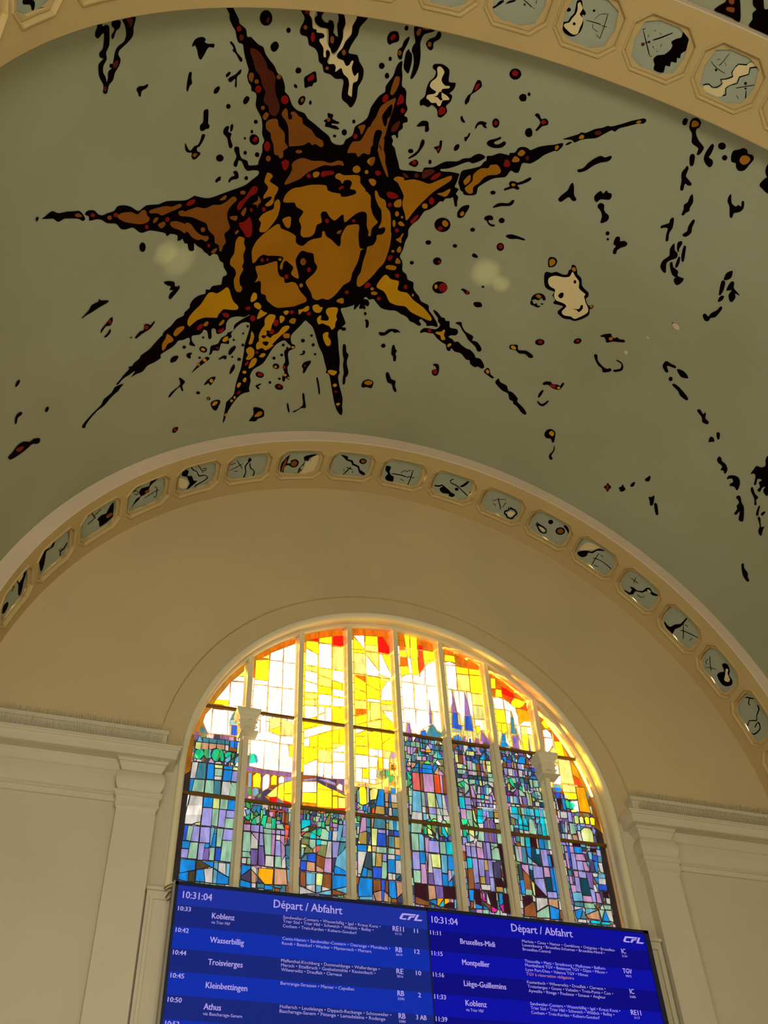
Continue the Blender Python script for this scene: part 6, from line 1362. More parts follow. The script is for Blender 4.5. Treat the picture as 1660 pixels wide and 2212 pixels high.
Y -729,5171 -627,5173 -636,5152 -724,5113
W -726,5098 -580,5166 -520,5169 -520,5132 -723,5032
L -507,5164 -414,5181 -414,5171 -507,5130
W -725,5020 -685,5043 -686,4967 -726,4963
Y -678,5044 -625,5072 -626,4971 -680,4967
Y -616,5073 -519,5123 -518,4979 -615,4964
Y -507,5125 -460,5147 -464,5026 -508,5028
Y -456,5151 -414,5169 -416,5029 -457,5029
W -508,4962 -414,5024 -413,4962 -504,4953
y -508,5019 -416,5024 -508,4971
Y -725,4946 -627,4954 -626,4873 -715,4818 -725,4826
L -617,4949 -518,4951 -518,4857 -618,4851
W -724,4803 -626,4864 -626,4813 -721,4731
W -722,4799 -627,4804 -627,4732 -725,4726
W -618,4842 -579,4844 -581,4729 -619,4731
W -575,4843 -518,4848 -518,4725 -574,4726
W -508,4943 -413,4948 -414,4883 -508,4873
W -508,4864 -414,4873 -416,4736 -510,4726
v -724,4686 -631,4713 -631,4698 -720,4678
W -728,4668 -629,4684 -629,4601 -728,4588
Y -728,4584 -628,4594 -628,4514 -729,4510
Y -619,4679 -517,4636 -517,4632 -621,4630
Y -621,4626 -517,4627 -518,4496 -621,4491
Y -508,4637 -472,4625 -472,4598 -509,4593
Y -509,4584 -476,4585 -475,4498 -509,4493
Y -468,4621 -415,4597 -415,4590 -468,4594
y -468,4581 -412,4582 -416,4506 -468,4499
a -729,4502 -628,4511 -627,4490 -724,4485
a -621,4487 -518,4492 -518,4479 -581,4479
R -489,4496 -413,4506 -420,4491 -485,4485
W -480,4668 -459,4693 -438,4683 -439,4638 -476,4651
v -615,4706 -549,4712 -492,4693 -488,4676 -549,4689
y -422,4676 -408,4687 -410,4616 -425,4636
a -618,4468 -592,4460 -607,4446 -617,4456
a -599,4447 -571,4462 -524,4461 -528,4453 -556,4457 -592,4442
t -712,4451 -705,4456 -704,4380 -716,4378
s -692,4416 -685,4428 -676,4414 -679,4383 -693,4381
l -674,4441 -657,4447 -664,4431
l -646,4407 -635,4404 -636,4378 -647,4380
c -730,4373 -670,4379 -670,4343 -698,4328 -729,4309
g -620,4372 -592,4376 -593,4342 -620,4338
e -588,4376 -569,4379 -570,4337 -588,4339
s -603,4397 -596,4409 -588,4391 -592,4380 -603,4382
l -556,4445 -538,4448 -556,4418
q -560,4388 -535,4437 -524,4438 -535,4364 -563,4361
t -592,4437 -578,4442 -578,4385 -588,4384
s -506,4437 -484,4443 -499,4422
l -510,4406 -477,4406 -477,4383 -510,4387
s -463,4393 -448,4410 -441,4384 -461,4378
l -461,4443 -434,4427 -434,4400
g -563,4349 -535,4353 -535,4312 -549,4321
g -728,4295 -697,4321 -680,4323 -683,4300 -704,4292 -728,4289
K -680,4327 -645,4335 -634,4322 -662,4299 -679,4301
r -730,4280 -700,4289 -714,4274 -729,4258
q -721,4255 -700,4280 -662,4290 -673,4254
e -665,4292 -629,4317 -628,4274 -655,4293
c -670,4247 -665,4277 -655,4289 -628,4270 -628,4248
e -620,4316 -592,4331 -591,4286 -605,4268 -621,4282
g -602,4252 -591,4279 -588,4327 -560,4324 -538,4304 -542,4248
g -621,4271 -602,4255 -621,4249
b -538,4248 -531,4320 -519,4321 -521,4249
w -508,4317 -474,4323 -485,4249 -512,4250
s -468,4369 -436,4373 -457,4253 -480,4252
v -433,4372 -409,4373 -412,4290 -442,4286
s -449,4282 -412,4285 -412,4255 -453,4252
q -727,4236 -677,4237 -678,4195 -695,4200 -727,4200
g -672,4237 -631,4239 -631,4193 -651,4171 -673,4192
c -624,4240 -594,4241 -593,4212 -622,4200
g -591,4238 -549,4238 -552,4210 -591,4209
L -728,4194 -693,4191 -698,4178 -728,4172
g -728,4169 -709,4169 -713,4129 -726,4106
q -708,4137 -692,4187 -651,4162 -648,4146 -687,4139
N -648,4166 -627,4194 -629,4146 -642,4147
r -624,4194 -598,4201 -604,4171 -622,4144
q -616,4137 -594,4203 -552,4206 -562,4122
w -542,4239 -519,4240 -521,4123 -559,4121
v -512,4239 -464,4241 -480,4132 -510,4125
t -457,4240 -414,4242 -440,4180 -475,4147
s -415,4216 -415,4039 -493,4073 -482,4131 -433,4184
t -726,4087 -691,4128 -690,4084 -724,4083
B -685,4132 -630,4139 -631,4080 -685,4083
B -729,4076 -691,4075 -694,4016 -730,4018
N -686,4075 -635,4072 -634,4014 -689,4015
n -618,4130 -564,4115 -574,4035 -623,4062
N -622,4054 -576,4033 -576,4014 -622,4016
p -562,4113 -521,4116 -522,4015 -571,4018
d -510,4119 -486,4124 -507,4036 -512,4039
b -493,4066 -415,4036 -415,4016 -497,4013 -500,4037
n -729,3997 -697,4000 -695,3902 -729,3907
s -690,3998 -632,3997 -633,3924 -689,3917
L -622,4000 -579,4001 -586,3921 -623,3922
n -574,3999 -521,4003 -524,3904 -582,3920
b -514,4000 -414,4003 -413,3937 -512,3905
w -732,3898 -636,3865 -706,3855 -731,3849
w -689,3910 -633,3921 -632,3872 -688,3891
s -623,3917 -591,3917 -592,3881 -622,3869
w -582,3915 -528,3902 -584,3885
s -609,3867 -524,3895 -523,3865 -589,3864
n -512,3900 -422,3882 -453,3872 -511,3869
s -490,3904 -415,3929 -415,3885
#4
O -328,6135 -240,6153 -239,6091 -329,6073
O -228,6156 -131,6168 -130,6102 -230,6089
O -122,6158 -23,6179 -21,6111 -72,6100 -97,6130 -122,6102
O -69,6099 -18,6106 -20,5984 -35,6015
W -329,6067 -241,6085 -244,5950
Y -329,6047 -277,5989 -250,5943 -331,5933
Y -230,6082 -129,6098 -130,6007 -232,5996
y -233,5989 -129,6001 -130,5939 -234,5939
R -122,6099 -83,6107 -20,5990 -24,5938 -126,5938
Y -331,5924 -239,5929 -239,5908 -332,5901
L -330,5890 -237,5898 -235,5702 -334,5689
W -231,5888 -125,5745 -131,5711 -233,5708
y -230,5919 -128,5926 -128,5761 -228,5897
W -119,5919 -100,5922 -24,5720 -25,5693 -122,5718
Y -91,5919 -20,5929 -23,5737
W -227,5797 -179,5806 -131,5728 -132,5697 -228,5693
O -329,5674 -238,5677 -239,5621 -302,5652
Y -330,5655 -303,5646 -240,5615 -242,5530 -330,5551
Y -229,5676 -128,5679 -127,5561 -231,5606
Y -123,5675 -69,5652 -103,5592 -118,5558
Y -330,5535 -242,5519 -242,5452 -332,5444
Y -229,5596 -128,5551 -130,5477 -233,5474
W -117,5474 -109,5570 -64,5653 -21,5677 -21,5486
Y -117,5463 -22,5475 -23,5444 -118,5442
W -227,5467 -128,5470 -129,5449 -228,5442
L -119,5434 -23,5436 -23,5392 -121,5378
y -332,5430 -240,5436 -242,5369 -331,5359
O -328,5352 -244,5364 -240,5329 -327,5294
Y -231,5433 -213,5436 -215,5369 -233,5366
y -207,5435 -129,5440 -132,5302 -209,5271
Y -326,5284 -240,5321 -240,5256 -329,5213
y -230,5363 -211,5364 -215,5267 -233,5259
Y -117,5365 -91,5344 -78,5316 -119,5294
W -103,5375 -23,5381 -22,5270 -78,5321
Y -329,5205 -245,5242 -245,5198 -329,5188
y -233,5244 -128,5289 -131,5216 -235,5189
Y -120,5289 -74,5312 -23,5260 -25,5214 -122,5213
W -331,5173 -247,5182 -330,5134
Y -331,5120 -244,5178 -242,5129 -331,5115
Y -230,5151 -132,5206 -132,5040 -229,5034
Y -331,5105 -242,5114 -239,5042 -332,5032
Y -123,5183 -26,5189 -31,5168 -123,5085
Y -122,5076 -24,5170 -20,5067 -42,5030 -125,5036
Y -333,5020 -239,5031 -238,4966 -334,4961
Y -335,5016 -239,5023 -241,4966 -336,4960
Y -228,5088 -162,5098 -128,5104 -133,5027 -228,5023
Y -120,5071 -94,5109 -22,5121 -23,5093 -52,5024 -122,5025
Y -49,5021 -22,5076 -22,5022
W -230,5020 -162,5019 -162,4969 -230,4958
W -156,5020 -130,5021 -131,4960 -158,4961
L -119,5022 -59,5018 -76,4962 -122,4960
v -56,5010 -21,5016 -25,4963 -67,4965
W -337,4950 -238,4954 -239,4857 -336,4845
W -230,4951 -166,4951 -175,4873 -231,4864
Y -157,4953 -131,4954 -130,4865 -155,4863
W -122,4952 -81,4953 -83,4869 -122,4866
W -336,4839 -288,4841 -292,4733 -338,4728
Y -283,4840 -240,4842 -240,4768 -284,4766
W -286,4760 -240,4761 -241,4731 -287,4731
W -230,4855 -177,4850 -185,4769 -233,4764
W -232,4758 -189,4761 -191,4729 -231,4729
L -183,4791 -133,4761 -154,4744 -187,4733
g -178,4820 -165,4852 -156,4846 -155,4801 -144,4774 -176,4798
q -151,4834 -126,4857 -128,4770 -146,4796
t -120,4858 -105,4857 -108,4792 -117,4781
e -102,4854 -84,4857 -86,4805 -103,4796
e -83,4805 -68,4814 -70,4766 -85,4763
G -66,4814 -58,4832 -44,4811 -52,4771 -67,4766
G -34,4826 -21,4854 -24,4795
w -65,4949 -47,4948 -66,4922
w -41,4946 -26,4932 -37,4917
n -64,4908 -45,4909 -46,4889 -64,4889
A -39,4910 -24,4912 -24,4891 -40,4890
n -65,4883 -45,4886 -46,4866 -65,4866
n -39,4883 -25,4886 -26,4867 -40,4867
L -39,4857 -24,4860 -38,4835
w -85,4750 -76,4755 -71,4743 -80,4738
N -64,4757 -49,4765 -53,4739 -62,4744
N -40,4760 -28,4768 -23,4743 -44,4737
p -313,4713 -268,4715 -270,4706 -313,4705
p -261,4714 -242,4714 -243,4705 -261,4706
Y -314,4664 -305,4686 -288,4691 -270,4689 -263,4671 -262,4560 -291,4550 -311,4556
y -233,4666 -215,4688 -191,4692 -175,4684 -178,4658 -191,4607 -214,4603 -232,4595
s -329,4649 -317,4664 -315,4562 -329,4566
w -257,4691 -241,4690 -244,4575 -259,4566
b -165,4688 -131,4690 -133,4559 -190,4559 -172,4640
N -121,4715 -91,4716 -95,4670 -121,4671
b -75,4714 -39,4717 -40,4671 -76,4669
N -120,4665 -94,4664 -101,4599 -121,4601
b -89,4661 -80,4663 -80,4600 -91,4599
w -75,4662 -35,4663 -33,4600 -75,4598
N -120,4592 -100,4591 -101,4557 -120,4558
t -92,4592 -81,4592 -81,4557 -94,4557
o -75,4592 -32,4594 -29,4561 -72,4555
w -94,4552 -77,4551 -76,4492 -98,4493
t -69,4549 -30,4551 -26,4492 -68,4494
D -122,4551 -100,4551 -104,4496 -124,4499
N -331,4544 -313,4525 -330,4511
b -286,4535 -271,4549 -266,4520 -278,4503 -285,4511
s -248,4540 -239,4541 -241,4493 -251,4494
x -219,4532 -204,4534 -206,4494 -223,4495
o -190,4551 -132,4553 -131,4495 -200,4495
G -332,4453 -314,4456 -316,4420 -331,4418
p -299,4448 -270,4450 -271,4353 -316,4332
t -265,4449 -239,4446 -241,4385 -267,4385
N -227,4451 -213,4451 -221,4385 -229,4384
t -205,4456 -153,4464 -129,4442 -131,4387 -215,4382
s -148,4465 -131,4464 -130,4448
s -119,4462 -103,4463 -105,4432 -120,4440
o -120,4430 -106,4427 -110,4383 -120,4385
g -98,4465 -72,4465 -71,4383 -104,4384
b -68,4464 -46,4465 -51,4384 -67,4386
g -43,4458 -21,4459 -25,4384 -48,4385
w -334,4375 -319,4377 -326,4321 -335,4320
o -325,4284 -317,4328 -269,4345 -270,4253 -314,4251
y -330,4252 -325,4274 -314,4251
t -266,4376 -240,4376 -241,4341 -266,4351
D -266,4344 -243,4332 -255,4258 -266,4254
v -242,4294 -242,4252 -252,4256
L -229,4374 -189,4376 -200,4251 -231,4250
v -184,4371 -132,4374 -133,4349 -183,4349
B -186,4342 -130,4343 -133,4255 -194,4252
v -121,4377 -109,4375 -112,4335 -121,4337
d -104,4374 -70,4377 -72,4342 -104,4341
B -64,4375 -22,4378 -26,4343 -64,4341
n -121,4330 -114,4329 -117,4257 -123,4259
t -107,4331 -69,4331 -70,4253 -108,4255
o -63,4329 -20,4333 -24,4252 -64,4252
b -333,4239 -271,4242 -273,4199 -334,4198
y -257,4243 -241,4243 -239,4202 -264,4200
N -230,4241 -202,4243 -204,4204 -230,4203
g -197,4241 -129,4243 -131,4203 -200,4200
g -113,4240 -69,4241 -71,4202 -114,4201
N -63,4240 -22,4240 -24,4198 -65,4200
w -333,4191 -273,4195 -296,4113 -317,4034 -335,4034
D -269,4194 -238,4194 -235,4072 -291,4087
g -230,4194 -208,4195 -217,4098 -230,4100
o -202,4193 -163,4193 -169,4102 -210,4098
v -157,4193 -130,4193 -132,4143 -159,4143
w -118,4193 -70,4195 -71,4164 -119,4161
b -64,4192 -23,4194 -24,4165 -65,4161
b -312,4016 -294,4081 -271,4071 -277,4017
t -267,4066 -239,4063 -240,4019 -271,4018
B -230,4089 -170,4092 -175,4017 -228,4017
g -162,4135 -131,4134 -133,4045 -140,4018 -170,4018
b -119,4157 -71,4159 -73,4067 -123,4066
w -64,4156 -23,4159 -25,4067 -67,4065
w -121,4059 -97,4058 -94,4016 -123,4014
w -93,4056 -73,4057 -75,4016 -90,4016
t -66,4056 -30,4060 -60,4030 -67,4023
D -25,4058 -23,4016 -63,4018
w -336,4028 -319,4027 -322,4012 -337,4014
b -321,4004 -238,4004 -243,3885 -334,3875 -334,3947
s -325,3870 -241,3881 -242,3861 -325,3856
n -229,3999 -179,4002 -181,3935 -229,3918
B -173,4001 -147,4004 -152,3938 -173,3935
B -176,3928 -155,3930 -164,3862 -176,3860
n -141,4003 -126,4002 -130,3920 -149,3932
N -229,3909 -179,3928 -178,3860 -213,3859
N -153,3923 -132,3905 -134,3859 -160,3861
b -119,4000 -76,4002 -72,3891 -102,3888 -120,3904
N -66,4000 -24,4001 -24,3940 -65,3896
n -104,3881 -70,3883 -71,3860 -109,3859
d -64,3889 -23,3928 -27,3862 -65,3861
#5
O 64,6164 101,6169 100,6106 63,6105
O 62,6095 101,6101 109,6007 60,5998
Y 107,6161 151,6160 143,5936 124,5944
Y 159,6157 214,6153 207,5932 152,5933
O 220,6143 259,6139 261,6046 219,6072
R 224,6085 263,6081 262,6040 223,6033
O 269,6141 364,6122 363,6049 265,6041
Y 60,5988 111,5996 119,5943 57,5933
O 59,5926 117,5931 119,5847 56,5835
Y 264,6029 365,6035 362,5951 263,5937
x 221,6026 262,6031 263,5869 214,5782 213,5882
W 123,5921 147,5920 153,5781 133,5778
Y 156,5916 209,5927 204,5774 157,5777
Y 58,5830 123,5840 129,5777 59,5736
Y 270,5927 350,5943 271,5888
W 58,5687 60,5720 99,5755 152,5770 152,5693
W 161,5761 209,5770 208,5687 161,5690
W 213,5688 212,5748 266,5847 250,5690
W 273,5877 309,5914 367,5929 364,5689 262,5687
W 57,5676 153,5683 150,5443 58,5437
W 165,5679 264,5681 258,5441 159,5439
W 273,5678 366,5684 360,5448 284,5445 287,5546 278,5555 268,5447
W 63,5427 154,5433 152,5218 111,5247 106,5317 84,5323 60,5258
W 168,5430 265,5437 274,5314 188,5249 176,5207 149,5213
W 302,5438 362,5438 362,5263 326,5277 302,5319
V 287,5546 292,5431 288,5322 265,5318
V 82,5297 105,5291 117,5193 68,5195
t 274,5309 297,5318 325,5262 370,5249 367,5213 257,5206 231,5216
B 192,5240 229,5256 235,5212 189,5199
L 55,5156 63,5181 72,5155 67,5128 57,5130
V 91,5167 113,5171 109,5137 89,5137
W 118,5177 147,5182 120,5133
b 204,5229 229,5240 219,5201 199,5209
b 297,5240 315,5251 312,5197 297,5199
B 352,5253 365,5244 366,5210
t 176,5166 195,5167 193,5141 176,5142
t 202,5168 215,5169 213,5142 201,5142
t 220,5168 244,5170 240,5139 216,5139
s 267,5168 291,5168 290,5138 265,5140
n 309,5141 321,5165 328,5140
L 335,5171 362,5150 337,5144
p 73,5085 94,5085 90,5022 71,5023
v 99,5084 116,5085 110,5022 97,5023
p 121,5083 147,5086 124,5039 115,5041
s 180,5128 192,5130 191,5089 179,5089
t 199,5129 214,5130 213,5091 198,5090
w 237,5126 256,5088 216,5084
A 221,5081 258,5083 258,5063 217,5059
b 291,5127 292,5090 268,5090
t 300,5127 323,5129 320,5091 295,5091
t 344,5132 364,5131 361,5090 339,5092
p 179,5080 211,5081 214,5062 179,5062
c 159,5066 187,5025 158,5020
B 215,5045 217,5024 195,5024
g 270,5027 308,5078 306,5020
c 312,5075 350,5023 310,5020
t 103,5013 128,5016 126,4963 102,4963
w 91,5003 91,4958 70,4956
p 188,5016 216,5018 215,4984 184,4983
t 226,5020 245,5021 242,4988 224,4987
g 276,5011 302,5012 287,4980 271,4992
q 312,5006 353,5016 348,4961 332,4966
W 292,4981 307,5002 332,4964 308,4962
l 199,4960 217,4981 230,4984 243,4974 252,4963 222,4958
l 267,4988 285,4986 272,4960
N 63,4946 69,4946 84,4918 61,4916
W 73,4948 89,4949 88,4923
N 96,4950 132,4950 121,4923 97,4905
b 142,4949 151,4942 150,4915 120,4914
b 183,4947 254,4949 255,4918 181,4918
b 269,4949 301,4952 270,4896 267,4899
t 100,4874 120,4907 149,4910 147,4876
B 157,4911 177,4914 175,4876 155,4875
b 182,4911 258,4914 257,4882 180,4877
p 62,4907 87,4907 85,4875 63,4883
q 307,4948 352,4951 351,4894
N 304,4944 307,4878 272,4886
r 99,4865 150,4871 150,4725 97,4726
n 160,4869 176,4869 176,4724 156,4724
p 182,4869 260,4873 260,4725 182,4721
x 268,4873 306,4876 311,4727 268,4723
p 314,4874 329,4875 330,4727 314,4728
n 334,4875 358,4877 356,4727 335,4727
e 59,4871 90,4824 77,4801 60,4837
G 60,4833 82,4770 58,4746
e 74,4745 91,4765 91,4741 83,4733
g 62,4713 88,4715 84,4670 61,4669
g 63,4662 83,4663 78,4600 61,4601
w 60,4593 76,4593 70,4520 61,4522
s 93,4714 152,4714 151,4550 81,4551
w 78,4544 152,4546 150,4488 71,4487
g 159,4711 180,4712 182,4601 159,4605
V 185,4713 201,4714 202,4601 185,4602
L 204,4714 262,4714 260,4603 206,4601
s 271,4715 311,4714 312,4602 289,4604
w 268,4684 283,4605 268,4603
w 318,4713 334,4710 345,4600 319,4600
V 337,4712 367,4715 364,4556 347,4604
w 159,4596 183,4595 181,4550 157,4550
n 186,4593 202,4594 202,4551 186,4550
v 208,4595 261,4595 262,4550 208,4548
w 268,4596 289,4597 294,4546 267,4548
g 293,4596 309,4597 313,4547 301,4547
w 316,4596 345,4597 355,4551 317,4548
s 162,4542 184,4542 182,4492 160,4492
w 187,4540 200,4542 200,4504 185,4499
g 206,4543 260,4544 258,4512 237,4516 220,4497
w 267,4543 299,4544 304,4508 289,4486 267,4493
w 315,4542 358,4545 360,4499 317,4513
e 188,4489 201,4501 220,4497 213,4486
l 223,4491 237,4506 259,4505 259,4492
l 334,4508 363,4496 359,4487 337,4489
g 68,4467 149,4469 140,4428 135,4389 62,4383
q 141,4428 154,4452 151,4410
l 186,4470 209,4471 213,4424 196,4432 185,4447
e 161,4440 178,4401 174,4382 160,4382
L 187,4427 199,4426 216,4405 216,4383 187,4389
q 218,4464 233,4463 249,4426 244,4396 220,4419
e 233,4463 254,4462 252,4436
L 188,4381 226,4368 225,4357 198,4368
g 252,4413 261,4379 261,4350 244,4364
q 274,4456 291,4457 286,4395 275,4387
c 297,4464 309,4456 335,4388 327,4374 295,4406
L 315,4459 338,4460 336,4408
G 342,4454 367,4454 364,4411 338,4389
c 277,4383 290,4399 293,4383
V 274,4374 291,4373 287,4345 273,4345
B 307,4362 327,4368 323,4345 309,4343
V 340,4383 361,4401 376,4393 369,4354 338,4357
b 206,4353 225,4354 224,4342 208,4342
g 61,4373 111,4374 109,4251 61,4249
s 117,4377 139,4375 150,4359 149,4255 115,4252
p 161,4355 187,4354 180,4249 160,4250
v 189,4335 261,4337 259,4252 183,4251
g 270,4335 310,4337 311,4249 269,4249
c 316,4340 369,4346 368,4250 316,4248
v 61,4236 110,4239 109,4113 60,4109
b 116,4240 153,4241 150,4162 115,4159
p 159,4242 176,4242 164,4164
w 180,4238 193,4235 199,4098 169,4097
L 197,4235 261,4237 261,4141 202,4141
s 272,4238 314,4238 307,4107 270,4109
b 320,4234 367,4237 368,4138 315,4135
v 203,4132 263,4132 261,4015 208,4015
g 61,4102 111,4103 107,4016 61,4016
p 118,4152 151,4153 152,4015 114,4013
V 168,4091 199,4092 203,4014 164,4016
b 269,4097 309,4096 303,4016 268,4015
p 316,4129 335,4130 336,4077 310,4044
s 340,4129 366,4132 341,4077
b 310,4038 337,4062 337,4017 309,4015
D 340,4068 369,4117 369,4017 342,4017
k 66,4005 152,4009 149,3894 64,3923
N 160,4001 205,4004 209,3918 160,3904
V 212,4006 263,4006 263,3929 215,3915
k 274,4004 356,4007 352,3930 308,3934 270,3930
b 160,3895 210,3909 210,3871
n 63,3914 149,3888 154,3863 63,3868
A 220,3916 261,3923 226,3870 215,3872
c 227,3866 262,3909 262,3871 241,3863
A 273,3921 304,3922 301,3901 269,3883
k 269,3877 307,3899 337,3899 333,3864 268,3863
s 342,3923 354,3924 348,3863 339,3862
s 360,4005 369,4006 367,3964
#6
O 455,6091 532,6071 539,6038 455,6035
Y 455,6027 536,6028 537,5962 489,5970 449,5962
O 572,6067 634,6045 613,5960 559,5984
O 548,6063 564,6060 543,5969
x 630,6009 643,5937 612,5942
O 657,6028 745,5974 746,5934 652,5935
W 448,5945 488,5964 540,5940 534,5933 446,5925
W 450,5917 538,5925 528,5686 449,5688
Y 543,5923 646,5920 645,5863 542,5855
y 543,5844 646,5852 642,5696 540,5688
Y 656,5920 752,5923 754,5873 655,5865
Y 656,5854 755,5864 750,5688 650,5684
W 448,5672 477,5677 481,5612 480,5559 446,5489
W 500,5670 539,5677 536,5452 510,5474 502,5584
W 547,5679 585,5680 585,5610 576,5469 542,5370 537,5463
W 614,5680 649,5675 643,5433 622,5467 613,5604
y 656,5671 753,5678 754,5575 652,5568
L 653,5557 755,5564 763,5449 652,5435
W 654,5425 761,5433 740,5341 693,5333 693,5374 654,5368
L 712,5424 766,5433 750,5260 732,5273 720,5327
Y 658,5358 694,5364 687,5322 660,5292
V 485,5662 499,5551 509,5458 462,5460
B 467,5461 513,5459 508,5354 535,5348 531,5306 453,5314
V 593,5687 613,5561 621,5456 570,5458
B 573,5448 621,5451 629,5312 559,5311
s 452,5298 521,5299 520,5284 450,5283
V 697,5328 713,5305 750,5260 752,5200 681,5229
b 460,5237 485,5252 483,5195 455,5193
B 490,5253 503,5259 498,5194 486,5194
b 505,5248 519,5242 522,5201 501,5198
L 526,5285 541,5288 538,5261 528,5263
V 533,5245 558,5253 545,5198 530,5203
W 575,5233 593,5258 611,5242 611,5197 601,5197 604,5234 592,5247 582,5230 584,5200 573,5202
B 583,5226 602,5245 600,5195 587,5197
N 612,5227 635,5229 630,5198 611,5201
V 641,5251 669,5248 663,5198 636,5201
p 670,5225 698,5230 694,5199 668,5198
V 704,5253 745,5241 739,5225 702,5230
n 704,5223 730,5223 729,5197 701,5196
B 736,5224 755,5224 757,5197 734,5198
b 475,5145 494,5126 456,5127
V 493,5159 514,5159 510,5117 497,5123
v 454,5105 478,5105 476,5082 454,5083
d 485,5106 516,5107 512,5086 484,5084
b 555,5128 579,5158 580,5128
B 584,5155 601,5135 581,5127
s 593,5160 618,5162 638,5128 611,5129
L 553,5120 567,5121 563,5085 549,5087
L 570,5121 613,5122 610,5088 568,5086
B 661,5160 694,5139 673,5132
t 670,5165 699,5166 695,5143
s 712,5138 736,5142 734,5104
b 670,5090 698,5128 700,5066
D 703,5122 735,5071 703,5066
c 657,5066 671,5087 693,5064
L 453,5077 475,5079 474,5009 453,5008
n 482,5076 513,5077 509,5005 479,5010
p 518,5078 535,5079 534,4989 516,5004
g 521,5106 536,5107 534,5086 520,5086
b 560,5073 567,5041 549,5046
B 585,5081 609,5081 591,5045
b 594,5042 614,5065 611,5026
b 617,5064 642,5029 616,5025
g 656,5057 671,5057 670,5028 654,5027
N 676,5056 694,5057 692,5028 675,5027
L 704,5055 739,5059 737,5029 705,5026
L 706,5019 738,5024 734,4961 706,4961
L 461,4994 505,4996 498,4962 464,4959
s 506,4996 518,4994 515,4961 501,4961
L 521,4989 536,4975 532,4962 518,4961
p 563,5034 583,5033 578,4956 562,4957
g 549,5035 563,5034 560,4959 545,4962
g 587,5021 613,5021 613,4959 584,4961
n 618,5020 646,5019 645,4961 616,4962
V 653,5020 667,5020 670,4961 654,4962
N 671,5023 691,5024 689,4958 676,4962
g 459,4945 500,4950 495,4913 463,4912
g 504,4950 532,4949 514,4916 498,4916
p 549,4946 581,4947 579,4917 549,4916
w 582,4946 616,4947 615,4918 582,4915
n 622,4948 648,4947 647,4916 622,4918
v 656,4950 671,4948 669,4917 655,4917
n 674,4949 693,4950 691,4917 672,4916
g 708,4947 741,4948 737,4919 706,4918
g 746,4949 756,4948 752,4917 742,4917
D 548,4905 582,4908 577,4881 550,4880
D 587,4907 620,4909 614,4885 586,4882
t 626,4909 648,4909 643,4883 625,4884
D 658,4911 699,4911 695,4884 658,4884
g 705,4910 752,4914 747,4879 705,4880
V 492,4900 536,4905 534,4885 493,4883
w 454,4870 499,4873 498,4859 452,4836
g 506,4872 534,4875 540,4833 507,4853
l 453,4828 469,4835 488,4794 455,4810
e 471,4839 500,4852 506,4846 501,4796
g 509,4843 537,4822 537,4791 501,4744
q 455,4782 483,4776 481,4758 458,4759
v 454,4751 479,4741 475,4725 453,4723
v 505,4738 538,4766 536,4730 506,4727
g 549,4873 597,4877 590,4844 569,4841 548,4831
b 602,4876 620,4877 621,4834 597,4848
L 629,4876 644,4876 647,4834 631,4836
w 659,4875 671,4875 667,4841 658,4840
g 674,4874 694,4875 692,4855 674,4849
w 699,4874 738,4872 737,4833 702,4856
p 551,4822 564,4822 584,4726 556,4727
g 569,4823 591,4825 587,4756
d 594,4823 611,4826 595,4771
w 614,4823 628,4823 624,4765 605,4765
V 633,4822 651,4823 655,4765 630,4765
b 658,4825 671,4824 671,4764 658,4766
g 677,4825 695,4825 691,4764 674,4763
w 698,4824 719,4824 719,4795 695,4771
p 704,4772 724,4789 729,4769 740,4725 723,4727 722,4768
w 600,4754 623,4756 622,4726 594,4726
c 629,4757 650,4758 647,4726 627,4727
w 660,4754 692,4753 687,4725 660,4726
c 452,4713 490,4715 491,4626 452,4626
v 498,4716 539,4715 540,4662 498,4659
v 500,4653 538,4655 540,4626 499,4624
w 547,4709 550,4702 557,4662 547,4665
V 555,4710 586,4714 575,4651 563,4660
v 591,4713 624,4713 621,4692 590,4694
g 628,4712 650,4713 646,4695 628,4694
p 658,4712 693,4712 690,4696 656,4693
N 723,4713 744,4716 743,4693 726,4692
v 592,4684 602,4684 600,4661 592,4664
w 607,4685 622,4685 621,4661 606,4661
v 630,4684 652,4684 651,4665 630,4664
v 662,4685 680,4684 677,4662 661,4661
v 688,4686 713,4686 711,4663 687,4661
W 720,4685 737,4685 733,4659 719,4661
w 742,4686 760,4685 758,4659 742,4659
w 589,4653 655,4657 758,4657 757,4649 654,4645 588,4643
s 627,4645 710,4646 708,4629 625,4628
N 715,4641 756,4642 755,4631 715,4629
p 454,4618 493,4617 492,4539 456,4541
g 499,4614 539,4616 537,4542 498,4540
L 549,4617 558,4615 567,4519 551,4544
c 587,4626 624,4627 622,4583 584,4582
v 629,4626 652,4626 650,4584 625,4584
v 656,4625 674,4624 674,4577 656,4578
t 680,4625 709,4625 706,4581 679,4577
o 721,4623 756,4625 757,4584 717,4582
c 584,4577 621,4578 620,4526 577,4521
v 625,4579 649,4579 629,4541 622,4540
w 715,4574 750,4570 755,4544 714,4542
l 452,4534 462,4537 469,4503 456,4502
e 464,4537 494,4533 496,4517 472,4502
e 456,4534 500,4540 493,4505 472,4491
l 456,4517 469,4494 458,4490
g 503,4534 538,4542 536,4489 516,4490
l 498,4516 510,4488 497,4488
L 549,4547 571,4550 567,4528
l 547,4527 576,4488 549,4488
c 580,4551 625,4557 619,4528 581,4525
w 580,4516 621,4521 616,4487 586,4485
V 630,4536 653,4557 655,4491 624,4489
N 658,4561 664,4562 666,4492 659,4491
V 672,4549 688,4565 703,4546 696,4491 669,4491
V 704,4542 710,4533 712,4491 700,4493
w 713,4568 751,4573 755,4546 716,4542
q 718,4530 753,4535 755,4491 719,4490
e 456,4452 468,4457 483,4438 476,4400 455,4407
g 472,4457 495,4457 492,4425 484,4441
L 505,4454 539,4455 537,4407 503,4430
g 552,4450 569,4456 566,4428 548,4415
